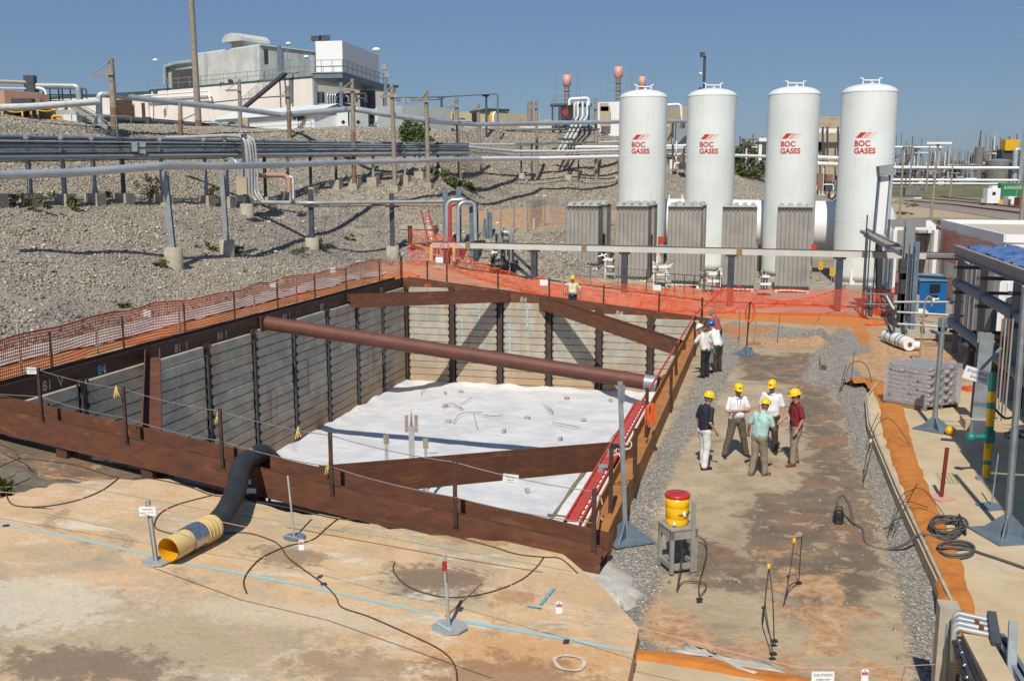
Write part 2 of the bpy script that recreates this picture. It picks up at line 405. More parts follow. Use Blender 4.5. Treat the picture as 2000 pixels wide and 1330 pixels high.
# ================================================================ GROUND
def poly_sd(x, y, P):
 ins = False; best = 1e9
 for i in range(len(P)):
  ax, ay = P[i]; bx, by = P[(i+1) % len(P)]
  if (ay > y) != (by > y) and x < (bx-ax)*(y-ay)/(by-ay+1e-12)+ax: ins = not ins
  dx, dy = bx-ax, by-ay; k = max(0, min(1, ((x-ax)*dx+(y-ay)*dy)/(dx*dx+dy*dy+1e-12)))
  best = min(best, (x-ax-k*dx)**2+(y-ay-k*dy)**2)
 d = math.sqrt(best); return d if ins else -d
def GP(pts, z=.05): return [onz(a, b, z)[:2] for a, b in pts]
Z_GRAV = [GP([(1160, 1110), (1195, 1040), (1300, 850), (1420, 630), (1440, 625), (1448, 690), (1400, 780), (1330, 880), (1290, 960), (1270, 1050), (1300, 1110), (1235, 1220), (1290, 1250), (1240, 1320), (1180, 1220)]),
          GP([(1650, 700), (1690, 740), (1722, 860), (1790, 1010), (1840, 1150), (1870, 1330), (1790, 1330), (1770, 1180), (1715, 1000), (1665, 880), (1640, 780), (1600, 745), (1625, 700)]),
          GP([(1420, 628), (1600, 645), (1640, 672), (1600, 668), (1430, 652)]),
          GP([(1640, 640), (1690, 655), (1700, 690), (1620, 700), (1600, 760), (1560, 740), (1590, 700)])]
Z_CLAY = [GP([(1400, 640), (1620, 652), (1625, 632), (1740, 640), (1700, 660), (1640, 690), (1560, 690), (1430, 670)]),
          GP([(1660, 650), (1750, 640), (2050, 650), (2100, 740), (1860, 745), (1700, 740), (1650, 700)]),
          GP([(1270, 1150), (1500, 1250), (1650, 1300), (1720, 1290), (1700, 1340), (1250, 1300), (1240, 1180)]),
          GP([(1500, 1090), (1640, 1120), (1700, 1240), (1620, 1260), (1540, 1180)])]
Z_ORANGE = [GP([(1600, 610), (1740, 622), (1760, 634), (1680, 640), (1600, 636), (1500, 628), (1400, 622), (1400, 612)]),
   GP([(1660, 632), (1690, 636), (1702, 660), (1694, 675), (1678, 672)]), GP([(1410, 632), (1520, 640), (1510, 650), (1420, 660)])]
Z_MUD = [GP([(1560, 720), (1620, 740), (1655, 860), (1700, 980), (1740, 1120), (1690, 1180), (1560, 1210), (1470, 1100), (1440, 1030), (1480, 960), (1560, 960), (1575, 880), (1540, 800)]),
         GP([(1430, 690), (1600, 700), (1600, 760), (1450, 740)]), GP([(1300, 1040), (1440, 1060), (1520, 1150), (1400, 1140), (1300, 1100)])]
ZX = [z for g in (Z_GRAV, Z_CLAY, Z_ORANGE, Z_MUD) for p in g for z in p]
def zval(x, y, polys, w):
 return max(max(0, min(1, .5+poly_sd(x, y, P)/(2*w))) for P in polys)
def geo_list(a, step_, growth, lim):
 out = []; p = a
 while abs(p) < lim:
  p += step_; step_ *= growth; out.append(p)
 return out
def fr(a, b, d):
 n = max(1, round((b-a)/d)); return [a+(b-a)*i/n for i in range(n)]
SL = sorted(geo_list(-45, -1.5, 1.18, 900))+fr(-45, -4, .8)+fr(-4, 0, .35)+fr(0, 13.8, .46)+fr(13.8, 27, .2)+fr(27, 60, 1)+[60]+geo_list(60, 1.5, 1.18, 1100)
TL = sorted(geo_list(-46, -1.5, 1.25, 300))+fr(-46, -27, .3)+fr(-27, 0, .3)+fr(0, 12, .3)+fr(12, 70, .8)+[70]+geo_list(70, 1.2, 1.12, 1800)
tv = []; tz = []
nS, nT = len(SL), len(TL)
def hznoise(x, y, z, d):
 n = noise.noise(V(x*.35, y*.35, 3.1))*.14+noise.noise(V(x*1.3, y*1.3, 1))*.06
 k = sm(0, 1.2, d) if d > -1 else 0
 return z+n*k+noise.noise(V(x*.8, y*.8, 9))*.025*(1-k)
for t in TL:
 for s in SL:
  x, y = xy(s, t); z = hz(x, y); d = toe_d(x, y) if -80 < s < 60 and t < 140 else 0
  z2 = hznoise(x, y, z, d)
  if 13.8 < s < 19 and -30 < t < 3:
   z2 -= .10*sm(18.6, 18.95, s)
   z2 += .28*math.exp(-((s-18.6)**2/1.1+(t+.8)**2/2.2))*(1+noise.noise(V(x*3, y*3, 0)))+.22*math.exp(-((s-18.2)**2/1.2+(t+5.2)**2/1.6))
  if s >= 19.0 and -45 < t < -9: z2 -= .12
  if -6 < s < 13.5: z2 -= .40*sm(-33.5, -30.5, t)*(1-sm(-25.3, -24.9, t))
  tv.append((x, y, z2))
  g = c_ = o_ = m_ = h = gr = 0.0
  if 13 < s < 27 and -34 < t < 8:
   g = zval(x, y, Z_GRAV, .35); c_ = zval(x, y, Z_CLAY, .9); o_ = zval(x, y, Z_ORANGE, .22); m_ = zval(x, y, Z_MUD, .7)
  if d > -.3 and t < 140: h = sm(-.3, .2, d)*(1-.85*sm(-6, -2, x)*sm(4.2, 5.4, d)*(1-sm(10, 11.5, d))*(1-sm(9, 14, x)))
  if s > 13.8 and t > 12 and s < 22: g = max(g, 0)
  if -4 < x < 9 and 4.6 < d < 10.6: c_ = 1.0
  if -10 < s < 13.5 and -34 < t < -24.5:
   m_ = 1.0; c_ = max(0, noise.noise(V(x*1.1, y*1.1, 6))*1.6-.1); k = sm(-31.5, -30, t)*(1-sm(-28, -27.2, t)); z2 += (.16*noise.noise(V(x*1.4, y*1.4, 4))+.07*noise.noise(V(x*5, y*5, 4)))*k
  if d < 0 and (y > 64 and x > 20): gr = .6
  tz.append((g, c_, o_, m_, h, gr))
tf = []
for j in range(nT-1):
 for i in range(nS-1):
  sc, tc = (SL[i]+SL[i+1])/2, (TL[j]+TL[j+1])/2
  if 0 < sc < 13.8 and -27+1.3*(1-sc/13.8) < tc < 0: continue
  a = j*nS+i; tf.append((a, a+1, a+nS+1, a+nS))
me = bpy.data.meshes.new('ground'); me.from_pydata(tv, [], tf); me.polygons.foreach_set('use_smooth', [True]*len(tf))
for nm, k in (('grav', 0), ('clay', 1), ('orange', 2), ('mud', 3), ('hill', 4), ('grass', 5)):
 at_ = me.attributes.new(nm, 'FLOAT', 'POINT'); at_.data.foreach_set('value', [q[k] for q in tz])
def ground_mat():
 m, nt, b = nodes_of('ground'); p = wpos(nt)
 def att(n):
  a = N(nt, 'ShaderNodeAttribute'); a.attribute_name = n; return a.outputs['Fac']
 n1 = nz(nt, p, 1.1, 8, .62, .3); n2 = nz(nt, p, 5, 6, .65); n3 = nz(nt, p, .25, 4); n4 = nz(nt, p, 26, 4, .7)
 def zone(n, amt=.9, other=n1):
  return step(nt, mth(nt, 'ADD', att(n), mth(nt, 'MULTIPLY', mth(nt, 'SUBTRACT', other, .5), amt*2)), .40, .62)
 dirt = ramp(nt, n1, [(.25, (.20, .15, .10)), (.48, (.40, .31, .20)), (.7, (.50, .40, .27))])
 dirt = mix(nt, mth(nt, 'MULTIPLY', step(nt, n2, .55, .75), .5), dirt, (.23, .17, .11))
 clay = ramp(nt, n2, [(.3, (.30, .15, .075)), (.5, (.46, .27, .14)), (.72, (.57, .42, .26))])
 orange = ramp(nt, n2, [(.3, (.44, .15, .035)), (.7, (.58, .24, .06))])
 mud = ramp(nt, n1, [(.25, (.115, .088, .06)), (.5, (.18, .135, .09)), (.68, (.29, .185, .105))])
 mud = mix(nt, mth(nt, 'MULTIPLY', step(nt, nz(nt, p, .6, 5, .7), .50, .62), .7), mud, (.30, .16, .08))
 vo = N(nt, 'ShaderNodeTexVoronoi'); vo.inputs['Scale'].default_value = 22; nt.links.new(p, vo.inputs['Vector'])
 gs = N(nt, 'ShaderNodeSeparateColor'); nt.links.new(vo.outputs['Color'], gs.inputs[0])
 grav = ramp(nt, gs.outputs[0], [(0, (.17, .16, .145)), (.55, (.32, .30, .275)), (.85, (.44, .42, .385)), (1, (.64, .61, .56))])
 grav = mix(nt, step(nt, vo.outputs['Distance'], .35, .75), grav, (.20, .18, .155))
 grav = mix(nt, mth(nt, 'MULTIPLY', step(nt, n2, .5, .7), .45), grav, (.36, .27, .17))
 hill = ramp(nt, n2, [(.3, (.18, .16, .13)), (.6, (.33, .29, .235))])
 grass = ramp(nt, n1, [(.3, (.09, .10, .035)), (.5, (.20, .17, .09)), (.7, (.32, .26, .18))])
 mud = mix(nt, mth(nt, 'MULTIPLY', step(nt, nz(nt, p, 2.0, 9, .78, .4), .555, .60), .75), mud, (.47, .36, .23))
 col = mix(nt, zone('mud', 1.0), dirt, mud)
 col = mix(nt, zone('clay', 1.0), col, clay)
 col = mix(nt, zone('grav', .55, n2), col, grav)
 col = mix(nt, zone('orange', .4, n2), col, orange)
 col = mix(nt, att('grass'), col, grass)
 col = mix(nt, att('hill'), col, hill)
 col = mix(nt, .22, col, n4, 'OVERLAY')
 nt.links.new(col, b.inputs['Base Color'])
 wet = mth(nt, 'SUBTRACT', .92, mth(nt, 'MULTIPLY', zone('mud', 1.0), .28)); nt.links.new(wet, b.inputs['Roughness'])
 h = mth(nt, 'ADD', mth(nt, 'MULTIPLY', n4, .35), mth(nt, 'ADD', n2, mth(nt, 'MULTIPLY', mth(nt, 'SUBTRACT', 1, vo.outputs['Distance']), mth(nt, 'MULTIPLY', zone('grav', .55, n2), .9))))
 bump(nt, h, b, .05, .75)
 return m
M['ground'] = ground_mat(); me.materials.append(M['ground'])
g = bpy.data.objects.new('ground', me); COL.objects.link(g); tag(g, 'brown and grey earth of the site, rising to a hill', None, None, 'structure')
BV = np.array([(1, 0, 0), (0, 1, .1), (-1, .1, 0), (0, -1, 0), (.1, .1, .8), (0, 0, -.8), (.62, .6, .42)]); BF = np.array([(0, 6, 4), (6, 1, 4), (1, 2, 4), (2, 3, 4), (3, 0, 4), (0, 1, 6), (1, 0, 5), (2, 1, 5), (3, 2, 5), (0, 3, 5)])
def scatter(P, S, name, mname, label, rg):
 bv, bf = BV, BF
 n = len(P);
 sc = rg.uniform(.6, 1.25, (n, 3))*S[:, None]; sc[:, 2] *= .6
 an = rg.uniform(0, 6.283, n); tl = rg.uniform(-.6, .6, (n, 2))
 vs = bv[None]*sc[:, None, :]*rg.uniform(.72, 1.2, (n, len(bv), 1))
 ca, sa = np.cos(an)[:, None], np.sin(an)[:, None]
 x = vs[..., 0]*ca-vs[..., 1]*sa; y = vs[..., 0]*sa+vs[..., 1]*ca; z = vs[..., 2]+x*tl[:, :1]+y*tl[:, 1:]
 vs = np.stack([x, y, z], -1)+P[:, None, :]
 nv, nf = len(bv), len(bf)
 fs = (bf[None]+(np.arange(n)*nv)[:, None, None]).reshape(-1, 3)
 me = bpy.data.meshes.new(name)
 me.vertices.add(n*nv); me.vertices.foreach_set('co', vs.reshape(-1).astype(np.float32))
 me.loops.add(len(fs)*3); me.loops.foreach_set('vertex_index', fs.reshape(-1).astype(np.int32))
 me.polygons.add(len(fs)); me.polygons.foreach_set('loop_start', (np.arange(len(fs))*3).astype(np.int32)); me.polygons.foreach_set('loop_total', np.full(len(fs), 3, np.int32))
 at_ = me.attributes.new('tone', 'FLOAT', 'POINT'); at_.data.foreach_set('value', np.repeat(rg.random(n), nv).astype(np.float32))
 me.update()
 m, nt, b = nodes_of(mname); a = N(nt, 'ShaderNodeAttribute'); a.attribute_name = 'tone'
 p = wpos(nt)
 col = ramp(nt, a.outputs['Fac'], [(0, (.20, .175, .14)), (.4, (.33, .29, .225)), (.75, (.42, .37, .29)), (1, (.56, .50, .40))])
 dk = step(nt, nz(nt, p, .12, 5, .6, .4), .50, .66)
 col = mix(nt, mth(nt, 'MULTIPLY', dk, .65), col, (.20, .185, .19))
 tanm = step(nt, nz(nt, p, .16, 4, .6, .2), .55, .7)
 col = mix(nt, mth(nt, 'MULTIPLY', tanm, .55), col, (.40, .29, .18))
 nt.links.new(col, b.inputs['Base Color']); b.inputs['Roughness'].default_value = .9
 me.materials.append(m)
 o = bpy.data.objects.new(name, me); COL.objects.link(o)
 tag(o, label, 'stones', None, 'stuff')
def stones():
 rg = np.random.default_rng(5)
 gx = np.arange(-66, 30, .5); gy = np.arange(17, 122, .5)
 ZG = np.empty((len(gx), len(gy))); DG = np.empty_like(ZG)
 for i, x in enumerate(gx):
  for j, y in enumerate(gy):
   d = toe_d(x, y); DG[i, j] = d; ZG[i, j] = hznoise(x, y, hz(x, y), d) if d > -2 else 0
 m_ = 1500000
 Y = 19+rg.random(m_)**1.15*95; X = rg.uniform(-.56, .30, m_)*Y
 k = (X < 25) & (rg.random(m_) < Y/114*1.15+.15); X, Y = X[k], Y[k]
 fi = (X-gx[0])/.5; fj = (Y-gy[0])/.5; i0 = np.clip(fi.astype(int), 0, len(gx)-2); j0 = np.clip(fj.astype(int), 0, len(gy)-2); fi -= i0; fj -= j0
 il = lambda G: G[i0, j0]*(1-fi)*(1-fj)+G[i0+1, j0]*fi*(1-fj)+G[i0, j0+1]*(1-fi)*fj+G[i0+1, j0+1]*fi*fj
 Z = il(ZG); D = il(DG); r_ = rg.random(len(X))
 bench = (X > -4) & (D > 4.3) & (D < 11) & (X < 10)
 k = (D > -.15) & (D < 40) & ~(bench & (r_ < .985)) & ~((Z > 9.9) & (D > 27) & (r_ < .85))
 X, Y, Z = X[k][:235000], Y[k][:235000], Z[k][:235000]
 P = np.stack([X, Y, Z], 1); S = (.024+.00062*Y+.055*rg.random(len(X))**7)*(.7+.7*rg.random(len(X)))
 scatter(P, S, 'slope_stones', 'slope_stone', 'loose grey and tan stones covering the hill slope behind the pit', rg)
stones()
def pebbles():
 rg = np.random.default_rng(8); P = []; S = []
 while len(P) < 17000:
  s_, t_ = rg.uniform(13.9, 20.5), rg.uniform(-32, 6); x, y = xy(s_, t_)
  if s_ > 19 and t_ < -10: continue
  g_ = zval(x, y, Z_GRAV, .3)
  if rg.random() > g_*.95+.04: continue
  d_ = .10*sm(18.6, 18.95, s_) if -30 < t_ < 3 else 0
  P.append((x, y, hz(x, y)-d_+noise.noise(V(x*.8, y*.8, 9))*.025+.28*math.exp(-((s_-18.6)**2/1.1+(t_+.8)**2/2.2))+.22*math.exp(-((s_-18.2)**2/1.2+(t_+5.2)**2/1.6)))); S.append(rg.uniform(.010, .024)*(1.2 if rg.random() < .9 else 1.9))
 scatter(np.array(P), np.array(S), 'gravel', 'gravel_stone', 'loose crushed gravel along both edges of the work area', rg)
pebbles()
q = MB(); rr = random.Random(12)
for k in range(70):
 p = V(ong(rr.uniform(0, 1150), rr.choice((rr.uniform(330, 480), rr.uniform(400, 640)))))
 if toe_d(p.x, p.y) < .3: continue
 w = p.y*rr.uniform(.0008, .0022); q.box(p+V(0, 0, .06), (w*2, w, w*.6), rr.random()*3)
tag(q.build('litter', M['bright_white']), 'small white scraps of litter strewn over the stone slope', 'litter', None, 'stuff')
def pad_mat():
 m, nt, b = nodes_of('pad_concrete'); p = wpos(nt)
 rp = N(nt, 'ShaderNodeMapping'); rp.inputs['Rotation'].default_value = (0, 0, R(14)); rp.inputs['Scale'].default_value = (.75, 2.2, 1); nt.links.new(p, rp.inputs[0]); q = rp.outputs[0]
 n1 = nz(nt, p, .55, 8, .66, .5); n2 = nz(nt, q, 2.3, 8, .68, .4); n3 = nz(nt, p, .33, 5, .6, .3); n4 = nz(nt, p, 18, 5, .7)
 col = ramp(nt, n1, [(.30, (.33, .28, .20)), (.42, (.47, .36, .23)), (.54, (.62, .42, .23)), (.66, (.60, .47, .33)), (.76, (.50, .43, .33))])
 col = mix(nt, mth(nt, 'MULTIPLY', step(nt, n2, .50, .68), .5), col, (.52, .31, .14))
 col = mix(nt, mth(nt, 'MULTIPLY', step(nt, nz(nt, q, 1.0, 7, .7, .6), .53, .66), .7), col, (.66, .60, .48))
 col = mix(nt, mth(nt, 'MULTIPLY', step(nt, nz(nt, p, .9, 8, .74, .8), .55, .66), .6), col, (.27, .19, .12))
 col = mix(nt, mth(nt, 'MULTIPLY', step(nt, n3, .60, .70), .6), col, (.40, .20, .09))
 def patch(c, rx, ry, colr, amt):
  nonlocal col
  mp = N(nt, 'ShaderNodeMapping'); mp.vector_type = 'POINT'
  sub = N(nt, 'ShaderNodeVectorMath', operation='SUBTRACT'); nt.links.new(p, sub.inputs[0]); sub.inputs[1].default_value = c
  mul = N(nt, 'ShaderNodeVectorMath', operation='MULTIPLY'); nt.links.new(sub.outputs[0], mul.inputs[0]); mul.inputs[1].default_value = (1/rx, 1/ry, 0)
  ln = N(nt, 'ShaderNodeVectorMath', operation='LENGTH'); nt.links.new(mul.outputs[0], ln.inputs[0])
  f = mth(nt, 'SUBTRACT', 1.25, mth(nt, 'ADD', ln.outputs['Value'], mth(nt, 'MULTIPLY', mth(nt, 'SUBTRACT', nz(nt, p, 3.5, 8, .75), .5), 3.6)))
  col = mix(nt, mth(nt, 'MULTIPLY', step(nt, f, .0, .6), amt), col, colr)
 patch(onpad(250, 1240), 3.2, 1.3, (.36, .30, .21), .65)
 patch(onpad(1010, 1275), 1.5, .5, (.56, .30, .12), .7); patch(onpad(1150, 1150), 1.2, .6, (.50, .33, .18), .6); patch(onpad(60, 1180), 1.2, .8, (.62, .55, .42), .7); patch(onpad(560, 1200), 1.6, .35, (.60, .50, .36), .6)
 patch(onpad(850, 1130), .75, .55, (.17, .115, .075), .8)
 patch(onpad(565, 1085), .6, .4, (.22, .14, .09), .65)
 patch(onpad(1000, 1320), 1.0, .55, (.28, .15, .08), .75)
 patch(onpad(160, 1300), 1.1, .5, (.19, .13, .09), .8)
 patch(onpad(1010, 1165), .4, .25, (.40, .20, .09), .7)
 patch(onpad(690, 1300), .9, .4, (.30, .19, .11), .6)
 patch(onpad(930, 1050), .6, .35, (.34, .18, .09), .65)
 vc = N(nt, 'ShaderNodeTexVoronoi'); vc.feature = 'DISTANCE_TO_EDGE'; vc.inputs['Scale'].default_value = .21; dv = N(nt, 'ShaderNodeVectorMath', operation='ADD'); nt.links.new(p, dv.inputs[0])
 ns = N(nt, 'ShaderNodeTexNoise'); ns.inputs['Scale'].default_value = 1.6; ns.inputs['Detail'].default_value = 5; nt.links.new(p, ns.inputs['Vector']); nt.links.new(ns.outputs['Color'], dv.inputs[1]); nt.links.new(dv.outputs[0], vc.inputs['Vector'])
 col = mix(nt, mth(nt, 'MULTIPLY', mth(nt, 'SUBTRACT', 1, step(nt, vc.outputs['Distance'], .0, .004)), .25), col, (.20, .14, .09))
 col = mix(nt, mth(nt, 'MULTIPLY', step(nt, nz(nt, p, 7, 6, .75), .60, .72), .4), col, (.30, .21, .13))
 col = mix(nt, .35, col, n4, 'OVERLAY')
 nt.links.new(col, b.inputs['Base Color']); b.inputs['Roughness'].default_value = .88
 bump(nt, mth(nt, 'ADD', n4, n2), b, .012, .6); return m
M['pad'] = pad_mat()
EDGE = [(-200, 1000), (0, 975), (60, 958), (110, 945), (215, 934), (330, 938), (420, 965), (480, 975), (560, 1000), (640, 1006), (760, 1030), (900, 1052), (1010, 1056), (1075, 1062), (1110, 1090), (1180, 1150), (1248, 1226)]
pe = []
for k in range(len(EDGE)-1):
 a, b_ = EDGE[k], EDGE[k+1]; n = 5
 for i in range(n):
  f = i/n; j = (random.random()-.5)*(7 if k < len(EDGE)-4 else 0)
  pe.append(onpad(a[0]+(b_[0]-a[0])*f, a[1]+(b_[1]-a[1])*f+j))
pe.append(onpad(*EDGE[-1]))
cor = pe[-1]
end = onpad(1190, 1500)
pe += [end, (-14, 5, padz(-14, 5)), (-22, 14, padz(-22, 14))]
xyl = [(p[0], p[1]) for p in pe][::-1]
mb = MB(); mb.prism(xyl, [padz(*q)-.75 for q in xyl], [padz(*q) for q in xyl])
pad = mb.build('concrete_pad', M['pad']); tag(pad, 'wide ochre stained concrete pad in the foreground beside the pit', None, None, 'structure')
def on_strip(name, pts, w, mat, f=onpad, lift=.004, parent=None, n=1):
 """painted line lying on the pad"""
 P = [V(f(*q)) for q in pts]; mb = MB(); L = []
 for i in range(len(P)-1):
  for k in range(n): L.append(P[i].lerp(P[i+1], k/n))
 L.append(P[-1])
 for i in range(len(L)-1):
  d = (L[i+1]-L[i]).normalized(); x = V(-d.y, d.x, 0).normalized()*w/2; u = V(0, 0, lift)
  mb.quad(L[i]-x+u, L[i+1]-x+u, L[i+1]+x+u, L[i]+x+u)
 return mb.build(name, mat, parent)
S_ = 'structure'
for i, (pts, w, mt, lb) in enumerate([
  ([(-60, 1014), (120, 1045), (300, 1085)], .07, 'mark_sky', 'left light blue painted line on the pad'), ([(330, 1093), (600, 1145), (857, 1202)], .07, 'mark_sky', 'middle light blue painted line on the pad'),
  ([(908, 1214), (1050, 1238), (1232, 1272)], .09, 'mark_sky', 'right light blue painted line on the pad'),
  ([(125, 944), (420, 998), (760, 1050), (1120, 1116)], .035, 'mark_green', 'long pale green line across the pad'),
  ([(80, 1000), (240, 1035)], .035, 'mark_green', 'short faded green line at the pad edge'), ([(460, 1080), (520, 1090)], .04, 'mark_green', 'short green dash behind the tag'),
  ([(560, 1030), (900, 1092), (1060, 1118)], .02, 'rust_orange', 'thin rusty joint line in the pad'),
  ([(300, 1110), (470, 1172), (640, 1212), (960, 1325)], .010, 'cable_gray', 'thin dark crack across the pad'), ([(940, 1140), (870, 1205)], .03, 'rust_orange', 'short rusty scratch by the post'),
  ([(1082, 1150), (1056, 1182)], .05, 'mark_blue', 'green dashed paint mark near the corner'), ([(1030, 1185), (1058, 1189)], .05, 'mark_blue', 'short green paint mark near the corner')]):
 tag(on_strip('painted_line', pts, w, M[mt], lift=.004+.0015*i, n=4), lb, None, None, S_)
mb = MB(); c = V(onpad(1112, 1296)); rr = [(.155, .195)]
for k in range(28):
 a, a2 = 2*math.pi*k/28, 2*math.pi*(k+1)/28
 w0 = .17+.012*math.sin(3*a); w1 = .225+.01*math.sin(5*a+1); v0 = .17+.012*math.sin(3*a2); v1 = .225+.01*math.sin(5*a2+1)
 q = lambda r, an: (c.x+r*math.cos(an), c.y+r*math.sin(an), padz(c.x+r*math.cos(an), c.y+r*math.sin(an))+.022)
 mb.quad(q(w0, a), q(w1, a), q(w1, a2), q(v0, a2))
tag(mb.build('painted_ring', pm('ring_paint', (.62, .54, .42), (.50, .42, .30), 12, .9)), 'pale painted ring near the pad corner', None, None, S_)
def grid_sheet(name, quadpts, nu, nv, mat, amp=.05, fr_=1.5, lift=0, kind=S_, label=None, parent=None):
 a, b, c, d = [V(p) for p in quadpts]; vs = []; fs = []
 for j in range(nv+1):
  for i in range(nu+1):
   u, v = i/nu, j/nv; p = a.lerp(b, u).lerp(d.lerp(c, u), v)
   p.z += lift+amp*noise.noise(V(p.x*fr_, p.y*fr_, 2))+amp*.4*noise.noise(V(p.x*fr_*4, p.y*fr_*4, 5)); vs.append(p)
 for j in range(nv):
  for i in range(nu): k = j*(nu+1)+i; fs.append((k, k+1, k+nu+2, k+nu+1))
 mb = MB(); mb.add(vs, fs, True); o = mb.build(name, mat, parent)
 if label: tag(o, label, None, None, kind)
 return o
M['grout'] = pm('rough_grout', (.20, .165, .125), (.12, .10, .075), 1.2, .95, 0, .03, 9, stain=((.36, .17, .09), 1.1, .60, .8))
def wl(s, t, z): x, y = xy(s, t); return (x, y, z)
q1 = [onpad(-160, 985), onpad(690, 1015), wl(9.6, -27.1, gbase(9.6)-.36), wl(-3.5, -25.4, 1.10)]
grid_sheet('grout_slope', [(p[0], p[1], p[2]-.10) if i < 2 else p for i, p in enumerate(q1)], 70, 12, M['grout'], .15, 1.3, .03, label='rough grey brown grout slope under the rusty beam')
def blob(name, pts, z, mat, label, h=.03, fn=None, kind=S_, jit=.08):
 P = [onz(a, b, z) for a, b in pts]; c = sum((V(p) for p in P), V(0, 0, 0))/len(P)
 out = []
 for i in range(len(P)):
  a, b = V(P[i]), V(P[(i+1) % len(P)])
  for k in range(4):
   q = a.lerp(b, k/4); q += V(random.uniform(-jit, jit), random.uniform(-jit, jit), 0); out.append(q)
 n = len(out); rings = []
 for sc, hh in ((1, -.02), (.93, h*.7), (.6, h), (.25, h*1.1)):
  rings.append([(c.x+(q.x-c.x)*sc, c.y+(q.y-c.y)*sc, hz(c.x+(q.x-c.x)*sc, c.y+(q.y-c.y)*sc)+hh+.03*(sc < 1)+random.uniform(-.2, .2)*h) for q in out])
 vs = [p for r_ in rings for p in r_]; fs = []
 for r_ in range(3):
  for k in range(n): fs.append((r_*n+k, r_*n+(k+1) % n, (r_+1)*n+(k+1) % n, (r_+1)*n+k))
 fs.append(tuple(3*n+k for k in range(n)))
 a2 = sum((vs[k][0]*vs[(k+1) % n][1]-vs[(k+1) % n][0]*vs[k][1]) for k in range(n))
 if a2 < 0: fs = [tuple(reversed(f)) for f in fs]
 mb = MB(); mb.add(vs, fs, True); o = mb.build(name, mat); return tag(o, label, None, None, kind)
M['cement'] = pm('cement_splash', (.50, .48, .43), (.40, .38, .33), 4, .95, 0, .015, 14)
blob('cement_patch', [(1080, 1075), (1160, 1078), (1225, 1110), (1258, 1150), (1230, 1175), (1190, 1165), (1130, 1130)], .09, M['cement'], 'pale cement splash beside the pit corner', .05)
blob('cement_patch', [(1300, 1272), (1345, 1262), (1400, 1282), (1500, 1300), (1545, 1320), (1440, 1318), (1330, 1290)], -.1, M['cement'], 'white cement patch at the bottom edge of the work area', .03)
M['pave'] = pm('pavement_concrete', (.55, .43, .27), (.47, .36, .22), 1.1, .9, 0, .004, 30, stain=((.58, .50, .38), .8, .52, .5))
M['clay'] = pm('orange_clay', (.52, .19, .035), (.42, .14, .025), 2.2, .95, 0, .05, 5, stain=((.58, .30, .10), 3, .58, .6))
K = [GP([(1246, 1290), (1620, 1352), (1900, 1400), (1900, 1700), (1150, 1700)], -.12)][0]
mb = MB(); mb.prism(K[::-1] if sum(K[i][0]*K[(i+1) % 5][1]-K[(i+1) % 5][0]*K[i][1] for i in range(5)) < 0 else K, -.5, -.10)
tag(mb.build('pavement', M['pave']), 'strip of concrete along the bottom edge', None, None, S_)
def berm(name, path, w, h, mat, label, zf, kind='stuff', n=5, jit=.25):
 """low ridge of loose clay following a path"""
 P = smooth_path([V(p) for p in path], 10); vs = []; m = 9
 for i, p in enumerate(P):
  d = (P[min(i+1, len(P)-1)]-P[max(i-1, 0)]).normalized(); x = V(d.y, -d.x, 0).normalized()
  ww = (w[min(i*len(w)//len(P), len(w)-1)] if isinstance(w, list) else w)
  for k in range(m):
   u = k/(m-1)*2-1
   q = p+x*u*ww/2*(1+jit*noise.noise(V(p.x*1.7, p.y*1.7, 4+k//3)))
   hh = h*(1-u*u)**.7*(1+1.2*noise.noise(V(q.x*3, q.y*3, 1)))*(1-.35*math.exp(-(u*3)**2))
   if abs(u) == 1: hh = -.03
   q.z = zf(q.x, q.y)+hh+(.0 if abs(u) == 1 else .012); vs.append(q)
 fs = []
 for i in range(len(P)-1):
  for k in range(m-1): a = i*m+k; fs.append((a, a+1, a+m+1, a+m))
 mb = MB(); mb.add(vs, fs, True); o = mb.build(name, mat); return tag(o, label, 'clay' if kind == 'stuff' else None, None, kind)
berm('clay_ridge', [onz(a, b, -.1) for a, b in ((1235, 1278), (1330, 1288), (1450, 1312), (1560, 1332), (1700, 1356))], .30, .05, M['clay'], 'orange clay ridge along the lower edge of the work area', lambda x, y: -.1)
PZ = .13
def XYs(l): return [xy(*q) for q in l]
kerbL = [(19.35, -45), (19.25, -29), (19.12, -22), (19.1, -16), (19.35, -12.5), (19.9, -10.2)]
pv = XYs(kerbL+[(20.4, -9.9), (26, -10.2), (48, -11), (48, -45)])
ar = sum(pv[i][0]*pv[(i+1) % len(pv)][1]-pv[(i+1) % len(pv)][0]*pv[i][1] for i in range(len(pv)))
if ar < 0: pv = pv[::-1]
mb = MB(); mb.prism(pv, -.35, PZ)
tag(mb.build('pavement', M['pave']), 'tan concrete pavement with a kerb edge at right', None, None, S_)
mb = MB(); KP = [V(*xy(*q), PZ+.03) for q in kerbL]
for a, b in zip(KP, KP[1:]): mb.beam(a+V(.06, 0, 0), b+V(.06, 0, 0), .05, .10)
tag(mb.build('kerb', M['concrete']), 'narrow form board along the pavement edge', None, None, S_)
berm('clay_ridge', [onz(a, b, PZ) for a, b in ((1655, 742), (1705, 742), (1735, 780), (1752, 850), (1772, 910), (1800, 985), (1832, 1060), (1858, 1130), (1872, 1200), (1890, 1330))], [.8, .75, .7, .62, .6, .55, .5, .48], .065, M['clay'], 'long ridge of bright orange clay along the pavement', lambda x, y: PZ if st(x, y)[1] < -10 else .05)
hb = [V(onz(a, b, PZ+.006)) for a, b in ((1824, 922), (1860, 922), (1873, 944), (1834, 944))]
mb = MB(); mb.m = 0
